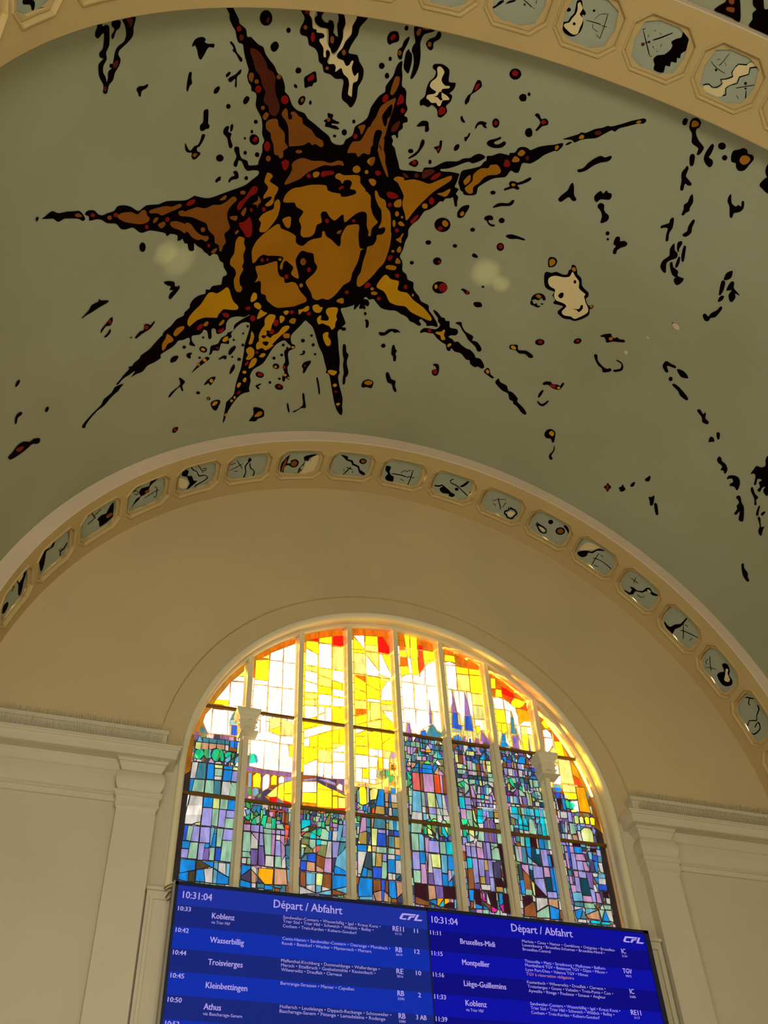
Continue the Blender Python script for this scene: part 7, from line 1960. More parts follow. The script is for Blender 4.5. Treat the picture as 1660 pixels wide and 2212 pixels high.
g 580,4459 617,4458 612,4384 565,4384
V 625,4463 655,4463 654,4383 619,4383
N 659,4462 665,4461 664,4382 658,4383
V 669,4461 696,4458 693,4381 666,4382
V 699,4458 713,4457 708,4379 696,4381
g 719,4456 753,4455 751,4381 717,4380
w 502,4423 536,4397 531,4379 499,4365
c 483,4407 496,4419 494,4363 486,4367
w 467,4350 498,4353 497,4333 466,4333
p 504,4351 538,4353 536,4333 502,4332
w 553,4370 592,4373 589,4329 551,4335
v 469,4328 497,4330 495,4250 467,4253
v 505,4327 537,4328 539,4252 502,4251
p 548,4326 592,4326 593,4248 548,4250
V 601,4373 619,4373 620,4250 597,4250
v 624,4372 650,4374 648,4250 623,4250
g 661,4372 709,4373 708,4354 689,4348 661,4357
g 660,4350 687,4344 662,4325
g 661,4318 695,4342 716,4338 720,4252 660,4251
k 726,4373 757,4373 757,4246 727,4252 715,4345
c 466,4238 499,4239 496,4167 463,4164
v 504,4238 540,4237 536,4068 503,4058
v 550,4237 592,4237 582,4115 548,4114
o 597,4237 618,4238 618,4164 591,4163
v 623,4239 650,4238 649,4118 620,4116
d 664,4229 714,4231 708,4116 658,4117
n 722,4229 724,4128 718,4127
k 732,4236 757,4236 760,4058 732,4061
n 464,4160 501,4162 496,4017 457,4012
V 502,4054 541,4055 537,4018 501,4017
o 551,4108 584,4110 583,4062 549,4062
V 594,4158 619,4158 615,4061 588,4061
v 623,4108 649,4110 649,4014 621,4013
w 549,4052 618,4055 615,4019 553,4017
k 662,4108 712,4110 728,4055 662,4050
o 660,4047 709,4049 708,4016 662,4016
o 742,4046 759,4052 756,4016 743,4018
b 456,4003 490,4004 480,3928 455,3931
k 497,4004 536,4005 537,3903 494,3917
m 550,3991 571,3934 551,3938
m 548,4003 565,4005 553,3985
w 586,3995 604,3913 581,3923
k 594,4002 653,4005 647,3884 612,3914
w 490,3938 489,3877 480,3879
b 494,3908 539,3894 534,3881 493,3878
n 459,3919 478,3918 478,3888 455,3870
b 553,3902 586,3882 550,3880
m 611,3901 647,3884 639,3867 610,3867
b 678,4002 701,4003 697,3935 674,3917
m 673,3912 698,3927 698,3876 691,3873
k 711,4002 754,4003 755,3867 702,3874
n 549,3923 602,3907 601,3873 578,3895
#7
O 845,5913 885,5890 883,5869 840,5866
Y 842,5861 880,5863 872,5765 836,5759
O 887,5880 923,5866 923,5830 881,5823
O 881,5817 921,5820 922,5770 878,5762
O 927,5867 1036,5775 1031,5739 923,5800
R 927,5796 969,5778 1027,5734 1030,5704 1010,5686 922,5720
x 924,5715 1024,5693 996,5649 926,5686
O 840,5750 867,5753 860,5684 835,5679
Y 873,5754 922,5755 920,5687 864,5682
O 1051,5758 1131,5693 1036,5681
Y 1031,5695 1121,5671 1078,5604 1030,5606
Y 996,5649 1027,5694 1028,5596 993,5629
x 1125,5652 1138,5590 1051,5600
W 837,5660 881,5678 923,5665 919,5567 840,5563
W 930,5667 969,5644 1024,5595 1023,5556 928,5567
Y 842,5554 922,5556 919,5438 841,5434
W 931,5559 975,5557 967,5470 953,5429 928,5439
W 983,5557 1027,5555 1036,5510 1029,5432 997,5437 996,5494
A 1031,5587 1137,5583 1140,5491 1096,5487 1044,5459 1042,5511
Y 843,5425 875,5427 870,5359 840,5359
Y 883,5427 922,5429 920,5358 888,5334 877,5358
L 931,5426 961,5426 945,5344 945,5279 918,5265
W 1005,5428 1039,5430 1031,5283 1016,5355
W 1041,5439 1086,5480 1139,5484 1141,5442 1053,5437
L 1048,5426 1096,5427 1096,5312 1084,5264 1036,5284
W 1097,5425 1144,5428 1147,5362 1099,5364
Y 1050,5351 1094,5357 1089,5210 1038,5184
L 1098,5354 1148,5358 1146,5192 1103,5189 1102,5267
V 1096,5326 1102,5244 1102,5185 1082,5191 1087,5265
L 839,5349 869,5350 869,5312 840,5252
b 875,5332 897,5331 896,5262 857,5255
b 848,5249 895,5257 918,5238 911,5218 847,5208
t 966,5498 993,5498 992,5398 1001,5371 997,5343 954,5345 965,5422
B 965,5300 984,5313 996,5278 976,5256 962,5263
V 960,5327 1013,5336 1004,5215 953,5216
W 905,5328 918,5265 921,5229 899,5253
L 1006,5288 1035,5220 1035,5192 1007,5206
B 952,5207 1020,5208 1043,5189 957,5180
W 1059,5177 1092,5156 1075,5138 1059,5151
Y 1112,5174 1144,5175 1149,5157 1136,5144 1112,5151
y 1120,5134 1145,5134 1148,5097 1130,5087
t 846,5163 874,5167 874,5148 847,5148
V 850,5141 874,5137 872,5126 852,5126
p 881,5160 907,5163 905,5149 880,5145
g 883,5142 903,5141 893,5125
s 915,5166 928,5164 927,5138 913,5150
w 955,5150 969,5167 982,5158 981,5148
n 959,5143 984,5143 978,5127 958,5135
b 850,5115 877,5119 874,5074 863,5083
B 880,5089 917,5095 916,5077 878,5074
s 934,5116 949,5122 949,5087 935,5098
b 972,5089 1001,5142 1015,5140 1040,5140 1033,5083 975,5084
w 956,5109 972,5109 964,5082 955,5090
n 1049,5130 1067,5133 1062,5080 1045,5081
N 1068,5118 1085,5087 1067,5085
V 1077,5131 1096,5141 1127,5086 1099,5086
n 846,5058 870,5058 869,5025 845,5025
V 881,5069 914,5072 910,5029 879,5028
N 919,5071 931,5071 927,5027 919,5029
N 939,5073 953,5073 949,5026 938,5028
v 966,5071 998,5072 998,5026 967,5029
w 1000,5073 1019,5072 1016,5027 1000,5028
r 1068,5072 1079,5072 1080,5057 1068,5059
v 1084,5072 1114,5073 1110,5058 1083,5056
v 1116,5072 1140,5072 1140,5059 1115,5057
B 1082,5050 1111,5050 1107,5019 1085,5021
v 847,5015 874,5017 869,4956 849,4964
w 880,5014 915,5016 911,4958 880,4959
v 918,5014 932,5015 929,4956 916,4957
V 936,5015 955,5016 954,4958 933,4958
w 967,5014 997,5015 994,4960 966,4959
V 1002,5014 1018,5014 1016,4981 1001,4983
w 1023,5017 1039,5018 1035,4981 1021,4982
s 1000,4975 1016,4978 1015,4959 999,4961
s 1051,5014 1075,5016 1064,4978 1049,4983
b 1056,4958 1068,4976 1099,4979 1108,4957
g 1118,5007 1146,5010 1144,4982 1119,4971
m 1122,4957 1141,4976 1147,4957
g 862,4944 883,4949 885,4937 868,4938
e 879,4930 895,4931 910,4890 916,4859 894,4873 879,4903
g 848,4913 862,4921 859,4886 845,4881
L 864,4883 875,4878 872,4828 861,4823
w 875,4828 914,4844 920,4863 922,4845 893,4817
s 938,4944 952,4947 950,4910 940,4912
t 969,4945 997,4946 999,4910 971,4910
e 950,4860 967,4880 976,4860 973,4838
D 1008,4947 1038,4945 1037,4912 1006,4911
s 972,4906 998,4906 994,4881 974,4881
V 1003,4903 1018,4902 1014,4851 1004,4854
t 1023,4901 1035,4901 1037,4855 1023,4863
g 1047,4944 1070,4946 1066,4877 1051,4878
g 1078,4945 1115,4947 1117,4891 1076,4887
g 946,4845 970,4835 992,4797 947,4793
g 980,4879 994,4881 997,4831 977,4832
L 1022,4860 1040,4828 1024,4828
L 1073,4874 1088,4858 1080,4854
L 1118,4884 1147,4885 1121,4844
m 848,4810 869,4796 849,4786
m 897,4800 909,4815 914,4798
t 1048,4824 1071,4842 1078,4800 1051,4800
t 1077,4846 1097,4799 1079,4783
l 1048,4793 1071,4775 1052,4761
w 1093,4852 1112,4816 1102,4818
b 847,4778 860,4779 856,4724 846,4726
w 866,4781 886,4780 883,4723 863,4725
s 893,4781 919,4783 919,4724 888,4723
V 923,4782 932,4783 930,4724 921,4726
w 941,4788 950,4786 957,4722 944,4724
V 967,4788 998,4789 998,4723 966,4724
g 1004,4822 1023,4821 1025,4719 1005,4722
o 1027,4821 1040,4820 1038,4718 1028,4720
g 1099,4779 1147,4778 1145,4767 1100,4765
w 1135,4840 1145,4842 1145,4722 1135,4728
w 1068,4757 1099,4757 1097,4726 1067,4725
T 1106,4758 1134,4759 1131,4723 1106,4723
n 943,4719 1008,4721 1006,4710 945,4705
g 868,4710 895,4712 895,4698 867,4696
w 905,4712 932,4712 930,4700 905,4700
w 848,4688 860,4690 859,4635 849,4637
c 863,4689 909,4693 911,4639 861,4635
q 916,4691 931,4689 931,4631 918,4640
g 939,4692 963,4692 962,4639 942,4639
s 966,4691 982,4693 979,4637 965,4639
c 987,4694 1004,4692 1006,4638 984,4638
s 1007,4691 1041,4694 1041,4639 1009,4638
c 1053,4696 1082,4696 1084,4639 1051,4639
s 1086,4697 1117,4697 1117,4639 1087,4638
g 1120,4698 1148,4698 1145,4639 1121,4639
s 848,4630 860,4628 907,4631 901,4590 860,4605 847,4610
c 911,4634 924,4630 931,4563 904,4560
g 944,4629 957,4631 941,4565 941,4598
c 961,4632 972,4569 941,4565
t 971,4630 984,4631 985,4570 972,4596
t 986,4628 1011,4632 1023,4575 989,4571
s 1013,4628 1042,4632 1036,4614 1022,4616
t 1051,4627 1079,4613 1068,4581 1047,4582
c 1086,4633 1117,4634 1116,4587 1081,4583
g 1121,4631 1147,4631 1147,4592 1119,4588
c 909,4594 935,4597 932,4553 904,4549
c 954,4600 969,4602 976,4551 942,4554
g 996,4605 1014,4608 1033,4488 978,4492
g 1018,4608 1030,4587 1036,4485 1023,4498
s 1052,4613 1078,4613 1051,4579
t 1072,4597 1082,4542 1081,4491 1045,4493 1055,4557
c 1090,4618 1121,4622 1117,4488 1087,4486
g 1125,4622 1144,4625 1144,4491 1122,4492
s 865,4540 898,4543 897,4522 864,4522
d 862,4509 893,4509 894,4485 861,4487
c 906,4545 933,4543 931,4517 904,4518
g 903,4510 930,4510 930,4484 905,4487
c 940,4541 975,4541 974,4514 938,4515
w 940,4506 975,4507 976,4487 941,4486
t 866,4454 896,4455 892,4415 864,4415
g 903,4461 932,4461 924,4383 897,4385
c 941,4464 974,4465 971,4383 938,4383
k 984,4457 1027,4455 1021,4389 977,4391
N 1027,4453 1038,4453 1037,4380 1027,4383
b 1049,4454 1083,4456 1081,4382 1045,4381
t 1088,4457 1114,4458 1111,4382 1087,4383
g 1119,4455 1147,4455 1144,4382 1114,4383
n 859,4398 891,4404 889,4380 860,4380
g 847,4375 865,4374 873,4258 849,4263
p 869,4374 896,4376 887,4257 875,4259
t 899,4372 928,4374 925,4249 890,4253
b 939,4376 972,4378 963,4293 941,4315
T 979,4377 1007,4373 1008,4334 1033,4330 1034,4249 1007,4257 966,4290
s 1011,4372 1040,4374 1035,4334 1012,4333
v 1047,4371 1093,4375 1094,4249 1049,4247
V 1096,4373 1116,4372 1114,4340 1096,4341
w 1120,4372 1149,4372 1145,4347 1122,4344
b 1098,4329 1114,4329 1117,4248 1097,4248
k 1121,4333 1148,4333 1150,4252 1121,4249
s 937,4303 964,4280 963,4251 935,4252
w 968,4269 995,4248 967,4250
D 852,4233 875,4236 877,4125 851,4125
p 882,4235 931,4239 924,4161 882,4211
s 940,4238 965,4238 959,4202 939,4211
T 936,4203 960,4196 956,4123 939,4142
v 970,4237 1039,4234 1035,4156 963,4145
p 1052,4234 1090,4236 1093,4169 1047,4163
b 1100,4234 1118,4235 1120,4067 1098,4066
b 1124,4235 1151,4237 1146,4044 1125,4044
n 883,4194 927,4154 926,4053 881,4058
v 965,4138 1036,4149 1038,4023 966,4107
T 1049,4154 1091,4161 1093,4066 1050,4059
b 850,4118 878,4120 877,4021 852,4018
g 886,4055 929,4053 927,4016 881,4015
L 939,4118 956,4103 951,4015 942,4021
k 964,4094 1036,4018 954,4009
v 1050,4053 1120,4057 1120,4016 1049,4012
t 1127,4037 1150,4038 1150,4016 1127,4016
k 856,4003 928,4003 926,3976 860,3930
w 957,3999 1038,4003 1037,3961 950,3907
N 1050,3999 1115,4001 1114,3943 1050,3959
w 1129,3997 1144,3992 1143,3930 1123,3934
n 857,3920 926,3966 939,3935 937,3866 850,3861
g 946,3893 1040,3949 1035,3867 941,3860
b 1052,3950 1117,3930 1105,3864 1046,3861
n 1123,3924 1145,3920 1146,3868 1117,3868
#8
x 1241,5545 1266,5530 1236,5486
Y 1235,5491 1269,5526 1302,5459 1265,5443
A 1274,5445 1308,5453 1316,5433 1289,5433
W 1236,5420 1272,5435 1302,5402 1308,5361 1237,5359
W 1239,5349 1312,5356 1302,5290 1265,5238 1234,5205 1233,5279
L 1319,5424 1324,5377 1318,5218 1271,5220 1301,5271
x 1325,5411 1371,5343 1326,5340
Y 1326,5331 1382,5335 1389,5202 1319,5200
A 1387,5312 1422,5193 1393,5198
Y 1345,5200 1422,5191 1412,5183 1342,5181
L 1331,5166 1427,5171 1427,4961 1320,4959
A 1435,5168 1481,5089 1485,5018 1434,5046
x 1436,5033 1490,5001 1498,4954 1430,4958
L 1327,4943 1428,4944 1430,4888 1319,4881
A 1439,4937 1509,4943 1521,4730 1433,4731
Y 1321,4873 1431,4879 1428,4832 1351,4825
W 1287,5114 1317,5109 1310,5024 1285,5029
W 1257,5011 1322,5016 1312,4941 1253,4941
s 1247,4931 1306,4931 1307,4888 1248,4884
W 1367,4802 1429,4819 1424,4725 1387,4729
b 1243,4905 1308,4911 1302,4881 1244,4878
B 1251,4871 1293,4872 1278,4819 1250,4820
V 1293,4858 1309,4858 1312,4818 1292,4821
w 1325,4863 1350,4855 1347,4823 1324,4825
Y 1328,4877 1357,4875 1351,4858 1341,4859
Y 1359,4876 1424,4882 1419,4828 1349,4821
L 1323,4922 1429,4937 1426,4890 1321,4881
k 1256,4810 1291,4815 1273,4718 1252,4731
b 1298,4813 1317,4816 1316,4723 1297,4731
w 1250,4794 1253,4720 1242,4719
e 1322,4798 1338,4816 1355,4792 1346,4743 1325,4746
e 1359,4803 1387,4796 1401,4772 1377,4742 1350,4739
y 1359,4729 1398,4745 1404,4720 1361,4714
w 1243,4706 1258,4705 1253,4648 1241,4651
w 1266,4704 1302,4706 1303,4654 1262,4654
w 1302,4706 1318,4705 1314,4658 1304,4659
v 1326,4707 1352,4707 1353,4630 1322,4631
L 1375,4677 1387,4689 1407,4681 1405,4631 1390,4622 1373,4627
L 1416,4674 1437,4687 1450,4673 1445,4634 1417,4628
Y 1461,4678 1476,4690 1496,4682 1491,4632 1464,4629
Y 1506,4681 1524,4691 1543,4681 1535,4630 1506,4629
s 1388,4609 1411,4609 1404,4570 1385,4567
L 1410,4565 1436,4589 1463,4595 1488,4591 1504,4567 1498,4485 1433,4472 1414,4480
w 1378,4559 1399,4559 1404,4479 1380,4486
w 1406,4545 1430,4558 1425,4481 1410,4485
v 1513,4612 1533,4581 1516,4548 1506,4578
d 1249,4626 1259,4625 1255,4531 1240,4529
t 1260,4612 1283,4569 1271,4533 1259,4536
w 1291,4627 1301,4628 1294,4535 1277,4538
g 1325,4618 1363,4616 1367,4540 1319,4528
r 1305,4552 1313,4553 1314,4533 1304,4532
g 1244,4521 1264,4522 1263,4486 1242,4484
v 1269,4522 1287,4524 1282,4484 1268,4487
w 1293,4525 1318,4526 1316,4485 1288,4484
N 1333,4523 1367,4524 1372,4485 1334,4485
v 1267,4457 1282,4454 1284,4434 1269,4437
w 1293,4460 1313,4458 1314,4435 1294,4435
k 1326,4469 1384,4466 1376,4440 1322,4436
s 1386,4454 1424,4451 1418,4436 1385,4437
y 1433,4470 1456,4470 1450,4454 1434,4453
y 1461,4471 1498,4473 1492,4457 1461,4456
p 1246,4425 1261,4424 1264,4382 1244,4385
B 1265,4427 1287,4427 1279,4326 1259,4328
p 1290,4427 1318,4428 1317,4381 1288,4378
b 1325,4427 1384,4431 1386,4385 1324,4380
D 1389,4427 1424,4426 1420,4406 1390,4407
p 1437,4428 1455,4428 1451,4410 1437,4413
k 1463,4429 1504,4431 1500,4411 1461,4409
c 1520,4455 1538,4455 1533,4435 1518,4435
p 1245,4373 1265,4373 1260,4251 1246,4254
v 1290,4373 1320,4374 1317,4250 1284,4249
p 1327,4370 1389,4375 1400,4328 1323,4324
d 1390,4380 1426,4382 1424,4323 1404,4326
s 1434,4400 1462,4401 1455,4342 1436,4344
B 1466,4380 1506,4379 1496,4327 1463,4342
t 1511,4375 1539,4376 1531,4328 1502,4332
B 1264,4317 1279,4316 1277,4263 1265,4266
v 1327,4317 1372,4317 1372,4250 1324,4249
p 1377,4315 1402,4316 1414,4250 1379,4250
s 1405,4319 1426,4319 1421,4284
d 1430,4329 1463,4328 1457,4250 1426,4246
b 1467,4326 1496,4327 1482,4248 1470,4251
w 1502,4323 1530,4323 1530,4251 1506,4255
t 1244,4235 1264,4235 1262,4194 1244,4195
p 1287,4235 1319,4236 1316,4193 1289,4193
v 1326,4235 1382,4236 1378,4193 1326,4192
V 1387,4237 1434,4238 1420,4118 1394,4124
w 1439,4236 1479,4235 1471,4211 1441,4210
s 1484,4236 1537,4237 1531,4208 1478,4204
p 1244,4190 1263,4190 1263,4133 1243,4136
v 1288,4188 1320,4187 1314,4083 1283,4084
T 1327,4185 1377,4188 1395,4106 1387,4063 1328,4066
b 1445,4203 1478,4204 1465,4158
w 1479,4200 1533,4203 1528,4160 1473,4159
B 1467,4153 1530,4158 1529,4115 1466,4113
s 1445,4153 1464,4153 1455,4107
p 1244,4127 1283,4124 1279,4079 1247,4073
v 1394,4110 1423,4109 1421,4016 1397,4018
s 1249,4071 1316,4076 1319,4017 1247,4009
p 1326,4054 1390,4056 1394,4016 1323,4015
p 1436,4087 1460,4085 1466,4016 1431,4017
d 1467,4106 1490,4107 1481,4018 1468,4030
k 1494,4102 1528,4101 1529,4060 1491,4065
w 1508,4055 1536,4056 1532,4016 1505,4018
t 1250,4000 1316,4003 1313,3975 1248,3975
g 1325,4002 1399,4002 1407,3971 1324,3967
n 1407,3996 1442,4000 1426,3966
w 1449,3982 1468,4003 1476,3971 1451,3969
g 1477,4001 1532,4002 1528,3974 1483,3972
w 1244,3968 1309,3966 1242,3945
b 1243,3936 1308,3963 1269,3885 1245,3885
s 1328,3963 1415,3963 1324,3920
N 1328,3916 1424,3957 1420,3891 1338,3895
t 1277,3888 1310,3950 1313,3888
g 1435,3963 1474,3964 1441,3900
b 1481,3961 1497,3888 1446,3887
w 1486,3963 1528,3965 1528,3886 1500,3893
w 1258,3878 1316,3879 1312,3859 1249,3859
w 1324,3884 1342,3864 1322,3860
c 1352,3880 1420,3880 1419,3862 1350,3860
c 1436,3877 1502,3877 1499,3864 1432,3859"""
lights = {}
for ln in DATA_GLASS.strip().split('\n'):
    if ln[0] == '#': cur = lights.setdefault(int(ln[1:]), []); continue
    t = ln.split(); cur.append((t[0], [tuple(float(v)/500 for v in a.split(',')) for a in t[1:]]))
EDG = [-3.19]+MX+[3.19]
SKY = {1: 9.87, 2: 8.90, 3: 8.97, 4: 9.37, 5: 10.38, 6: 10.42, 7: 10.42, 8: 9.75}
YG = .42
def pane_arch(xa, xb, z0, r=3.185, n=8):
    pts = [(xa, z0), (xb, z0)]
    for k in range(n+1):
        x = xb+(xa-xb)*k/n; pts.append((x, 9.14+math.sqrt(max(0, r*r-x*x))))
    return pts
MID = {2: 9.43, 3: 9.41}
FILL = {1: 'W', 2: 'W', 3: 'Y', 4: 'y', 5: 'W', 6: 'L', 7: 'L', 8: 'L'}
def grow(p, d):
    a = sum(p[i-1][0]*p[i][1]-p[i][0]*p[i-1][1] for i in range(len(p)))
    sg = 1 if a > 0 else -1; out = []
    for i in range(len(p)):
        x0, z0 = p[i-1]; x1, z1 = p[i]; x2, z2 = p[(i+1) % len(p)]
        n1 = Vector((z1-z0, x0-x1)); n2 = Vector((z2-z1, x1-x2))
        if n1.length: n1.normalize()
        if n2.length: n2.normalize()
        n = n1+n2
        if n.length < .2: n = n1
        else: n = n/max(.45, n.length_squared/2)
        out.append((x1+sg*n.x*d, z1+sg*n.y*d))
    return out
for li in range(1, 9):
    xa, xb = EDG[li-1]+(.03 if li > 1 else -.01), EDG[li]-(.03 if li < 8 else -.01)
    mb = MB(); sz = SKY[li]; rnd = random.Random(li)
    # backing that shows as the leads: smoky below the skyline, amber glare above
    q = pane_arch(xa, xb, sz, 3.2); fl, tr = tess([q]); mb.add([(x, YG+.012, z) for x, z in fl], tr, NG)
    q = [(xa, 7.5), (xb, 7.5), (xb, sz), (xa, sz)]; mb.add([(x, YG+.012, z) for x, z in q], [(0, 1, 2, 3)], NG+1)
    # small background panes
    z = 7.53
    while z < 12.3:
        h = rnd.uniform(.16, .26) if z > sz else rnd.uniform(.07, .13); x = xa+.02 if li > 1 else -3.03; xr = xb if li < 8 else 3.095
        while x < xr-.05:
            w = min(rnd.uniform(.14, .24) if z > sz else rnd.uniform(.05, .10), xr-.015-x)
            rr = max(math.hypot(x, z+h-9.14), math.hypot(x+w, z+h-9.14)) if z > 9.14 else 0
            if rr < 3.16:
                c = rnd.choice('tvnVdDgwqp') if z < sz else rnd.choice('VdnV') if z < MID.get(li, 0) else (rnd.choice('AOOa') if rr > 3.02 and z > sz+.6 else FILL[li])
                mb.add([(x, YG+.008, z), (x+w, YG+.008, z), (x+w, YG+.008, z+h), (x, YG+.008, z+h)], [(0, 1, 2, 3)], GK.index(c))
            x += w+.012
        z += h+.012
    for j, (c, p) in enumerate(lights[li]):
        zc = sum(b for a, b in p)/len(p); sky = zc > sz
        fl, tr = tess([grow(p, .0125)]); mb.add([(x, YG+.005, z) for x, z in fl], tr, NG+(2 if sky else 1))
        fl, tr = tess([p]); mb.add([(x, YG-j*.00003, z) for x, z in fl], tr, GK.index(c))
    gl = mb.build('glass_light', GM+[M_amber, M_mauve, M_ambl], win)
    gl['label'] = ('leaded stained glass light with ' + {1: 'a tower, rooftops and green trees over pale blue panes', 2: 'white and yellow sky above a viaduct', 3: 'yellow sky above an orange bridge arch',
        4: 'yellow sunrays above yellow viaduct arches', 5: 'a white cloud above red and lilac houses', 6: 'twin violet spires', 7: 'a bulbous blue spire and turquoise arches', 8: 'yellow and amber sky over small yellow arches'}[li])
    # saddle bars
    mb = MB()
    for z, h in ((10.37, .020), (8.93, .022)):
        if z < 9.14+math.sqrt(3.17**2-min(abs(xa), abs(xb))**2): mb.box(xa, xb, YG-.03, YG+.01, z-h, z+h)
    mb.build('saddle_bars', M_bar, win)

# ------------------------------------------------------------------ departure board
root = bpy.data.objects.new('departure_board', None); C.objects.link(root); root.location = (0, -.1, 4.2)
tag(root, 'wide blue train departure board with two screens hanging below the stained glass window', 'display board')
binv = Matrix.Translation(-Vector(root.location))
def bk(o): o.matrix_parent_inverse = binv; return o
YB = -.25; ZT = 7.365; ZB = 4.2
mb = MB()
mb.box(-3.135, 3.135, YB+.002, -.08, ZB, ZT)
for x0, x1 in ((-3.14, -3.105), (.012, .026), (3.07, 3.14)): mb.box(x0, x1, YB-.012, YB+.01, ZB, ZT)
mb.box(-3.14, 3.14, YB-.012, YB+.01, ZT-.042, ZT); mb.box(-3.14, 3.14, YB-.012, YB+.01, ZB, ZB+.05)
bk(mb.build('frame', M_bezel, root))
mb = MB(); mb.box(-3.15, 3.15, YB+.03, -.07, ZT, ZT+.012); mb.box(-3.165, -3.14, YB, -.07, ZB, ZT+.012); bk(mb.build('casing', M_metal, root))
for pts, r in (([(-3.10, -.02, 7.40), (-3.16, -.06, 7.42), (-3.22, -.10, 7.37), (-3.25, -.11, 7.33), (-3.24, -.12, 7.30), (-3.20, -.12, 7.33), (-3.13, -.08, 7.38)], .007),
               ([(-3.12, -.1, 7.34), (-3.19, -.12, 7.28), (-3.22, -.12, 7.22), (-3.20, -.12, 7.18), (-3.15, -.15, 7.22)], .009),
               ([(2.72, -.12, 7.375), (2.80, -.12, 7.41), (2.95, -.12, 7.415), (3.0, -.13, 7.40), (3.02, -.15, 7.375)], .006)):
    mb = MB(); mb.tube(pts, r); bk(mb.build('cable', M_cable, root))
M_SL = [emit('screen_left_header', (24, 44, 150)), emit('screen_left_dark', (16, 34, 118)), emit('screen_left_light', (6, 42, 165))]
M_SR = [emit('screen_right_header', (2, 6, 150)), emit('screen_right_dark', (2, 2, 122)), emit('screen_right_light', (2, 8, 160))]
M_txt = emit('screen_lettering', (176, 158, 226), 1.0); M_txo = emit('screen_lettering_orange', (200, 130, 110), 1.0)
scr = []
for (x0, x1, ms, nm) in ((-3.105, .012, M_SL, 'left'), (.026, 3.07, M_SR, 'right')):
    mb = MB(); mb.box(x0, x1, YB-.002, YB+.004, 7.085, ZT-.042, 0)
    z = 7.085; k = 0
    while z > ZB+.05:
        zb = max(ZB+.05, z-.2545); mb.box(x0, x1, YB-.002, YB+.004, zb, z, 1+k % 2); z = zb; k += 1
    so = bk(mb.build('screen', ms, root)); so['label'] = nm+' screen listing train departures in pale lettering on blue bands'; scr.append(so)
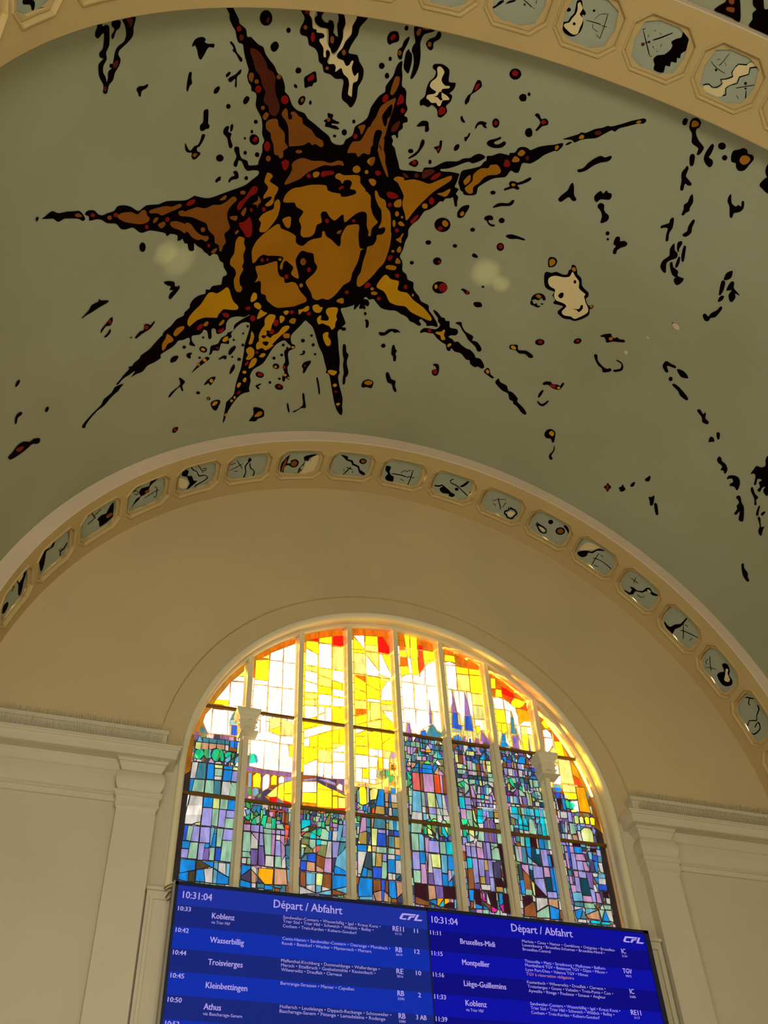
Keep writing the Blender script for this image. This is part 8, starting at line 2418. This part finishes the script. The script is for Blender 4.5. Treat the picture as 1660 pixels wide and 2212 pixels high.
DATA_TXT = """10:31:04|H|-3.041|7.169|0.346
Départ / Abfahrt|T|-1.946|7.165|0.855
10:33|t|-3.08|7.015|0.148
Koblenz|D|-2.677|6.96|0.267
via Trier Hbf|v|-2.678|6.899|0.222
Sandweiler-Contern • Wasserbillig • Igel • Kreuz Konz •|s|-1.824|7.043|1.222
Trier Süd • Trier Hbf • Schweich • Wittlich • Bullay •|s|-1.823|6.993|1.129
Cochem • Treis-Karden • Kobern-Gondorf|s|-1.825|6.937|0.915
RE11|y|-0.448|7.025|0.143
5115|n|-0.418|6.979|0.082
11|t|-0.171|7.026|0.05
10:42|t|-3.08|6.762|0.148
Wasserbillig|D|-2.677|6.678|0.395
Cents-Hamm • Sandweiler-Contern • Oetrange • Munsbach •|s|-1.826|6.787|1.337
Roodt • Betzdorf • Wecker • Manternach • Mertert|s|-1.828|6.73|1.098
RB|y|-0.422|6.769|0.081
6610|n|-0.418|6.726|0.079
12|t|-0.18|6.771|0.064
10:44|t|-3.083|6.505|0.148
Troisvierges|D|-2.677|6.424|0.396
Pfaffenthal-Kirchberg • Dommeldange • Walferdange •|s|-1.831|6.529|1.199
Mersch • Ettelbruck • Goebelsmühle • Kautenbach •|s|-1.829|6.477|1.143
Wilwerwiltz • Drauffelt • Clervaux|s|-1.827|6.425|0.73
RE|y|-0.424|6.512|0.084
3816|n|-0.42|6.469|0.077
10|t|-0.178|6.515|0.064
10:45|t|-3.082|6.249|0.149
Kleinbettingen|D|-2.681|6.168|0.469
Bertrange-Strassen • Mamer • Capellen|s|-1.828|6.273|0.875
RB|y|-0.424|6.258|0.081
5590|n|-0.422|6.211|0.08
2|t|-0.167|6.26|0.033
10:50|t|-3.084|5.99|0.152
Athus|D|-2.684|5.939|0.191
via Bascharage-Sanem|v|-2.685|5.88|0.436
Hollerich • Leudelange • Dippach-Reckange • Schouweiler •|s|-1.828|6.018|1.319
Bascharage-Sanem • Pétange • Lamadelaine • Rodange|s|-1.83|5.968|1.244
RB|y|-0.422|6.004|0.081
5080|n|-0.421|5.96|0.081
3 AB|t|-0.208|6.008|0.127
10:53|t|-3.083|5.741|0.148
10:31:04|H|0.072|7.178|0.347
Départ / Abfahrt|T|1.151|7.171|0.855
11:11|t|0.041|7.026|0.137
Bruxelles-Midi|D|0.431|6.946|0.463
Marloie • Ciney • Namur • Gembloux • Ottignies • Bruxelles-|s|1.279|7.042|1.311
Luxembourg • Bruxelles-Schuman • Bruxelles-Nord •|s|1.275|6.993|1.153
Bruxelles-Central|s|1.272|6.939|0.383
IC|y|2.678|7.028|0.061
2134|n|2.672|6.98|0.077
11:15|t|0.041|6.771|0.141
Montpellier|D|0.432|6.689|0.359
Thionville • Metz • Strasbourg • Mulhouse • Belfort-|s|1.276|6.791|1.123
Montbéliard TGV • Besançon TGV • Dijon • Mâcon •|s|1.277|6.742|1.133
Lyon Part-Dieu • Valence TGV • Nîmes|s|1.276|6.687|0.853
TGV à réservation obligatoire|o|1.275|6.632|0.649
TGV|y|2.641|6.773|0.128
9875|n|2.668|6.725|0.083
11:16|t|0.039|6.516|0.139
Liège-Guillemins|D|0.429|6.437|0.55
Kautenbach • Wilwerwiltz • Drauffelt • Clervaux •|s|1.271|6.536|1.071
Troisvierges • Gouvy • Vielsalm • Trois-Ponts • Coo •|s|1.272|6.484|1.164
Aywaille • Rivage • Poulseur • Esneux • Angleur|s|1.275|6.431|1.047
IC|y|2.68|6.52|0.059
5680|n|2.666|6.47|0.085
11:33|t|0.036|6.259|0.145
Koblenz|D|0.427|6.209|0.268
via Trier Hbf|v|0.425|6.147|0.226
Sandweiler-Contern • Wasserbillig • Igel • Kreuz Konz •|s|1.274|6.28|1.216
Trier Süd • Trier Hbf • Schweich • Wittlich • Bullay •|s|1.273|6.23|1.125
Cochem • Treis-Karden • Kobern-Gondorf|s|1.273|6.177|0.912
RE11|y|2.636|6.264|0.14
5117|n|2.671|6.218|0.077
11:39|t|0.035|6.007|0.141"""
CAP = {'H': .083, 'T': .098, 't': .052, 'D': .066, 'v': .034, 's': .036, 'y': .060, 'n': .028, 'o': .036}
def text_mesh(s):
    cu = bpy.data.curves.new('txt', 'FONT'); cu.body = s; cu.size = 1.0; cu.resolution_u = 2
    ob = bpy.data.objects.new('txt', cu); C.objects.link(ob); bpy.context.view_layer.update()
    me = bpy.data.meshes.new_from_object(ob.evaluated_get(bpy.context.evaluated_depsgraph_get()))
    v = [tuple(x.co) for x in me.vertices]; f = [tuple(p.vertices) for p in me.polygons]
    bpy.data.objects.remove(ob); bpy.data.meshes.remove(me); bpy.data.curves.remove(cu)
    return v, f
vH, _ = text_mesh('H'); capu = max(y for x, y, z in vH)
tm = [MB(), MB()]
for ln in DATA_TXT.strip().split('\n'):
    s, cl, x, z, wd = ln.split('|'); x, z, wd = float(x), float(z), float(wd)
    v, f = text_mesh(s); xs = [a for a, b, c in v]; lo, hi = min(xs), max(xs); ky = CAP[cl]/capu; kx = wd/(hi-lo)
    b = 0 if x < 0.0 else 1
    bold = 1.0
    tm[b].add([(x+(a-lo)*kx, YB-.0045, z+c*ky) for a, c, _ in v], f, 1 if cl == 'o' else 0)
    if cl in 'HTtDy':   # bolder strokes: a second copy shifted a little
        tm[b].add([(x+(a-lo)*kx+.0035, YB-.0047, z+c*ky+.001) for a, c, _ in v], f, 0)
LOGO = [[(2.741, 7.203), (2.776, 7.256), (2.793, 7.261), (2.961, 7.261), (2.946, 7.242), (2.795, 7.238), (2.773, 7.203), (2.778, 7.196), (2.834, 7.197), (2.82, 7.179), (2.752, 7.181), (2.738, 7.189)],
        [(2.871, 7.231), (2.944, 7.234), (2.933, 7.219), (2.896, 7.216), (2.866, 7.181), (2.837, 7.181)], [(2.97, 7.260), (3.003, 7.260), (2.965, 7.199), (3.042, 7.2), (3.023, 7.18), (2.925, 7.18)]]
for dx, b in ((-3.09, 0), (0, 1)):
    for p in LOGO:
        fl, tr = tess([p]); tm[b].add([(x+dx, YB-.0046, z) for x, z in fl], tr, 0)
for b in (0, 1): tm[b].build('lettering', [M_txt, M_txo], scr[b])
for o in bpy.data.objects:
    if o.type == 'MESH': o.data.validate()
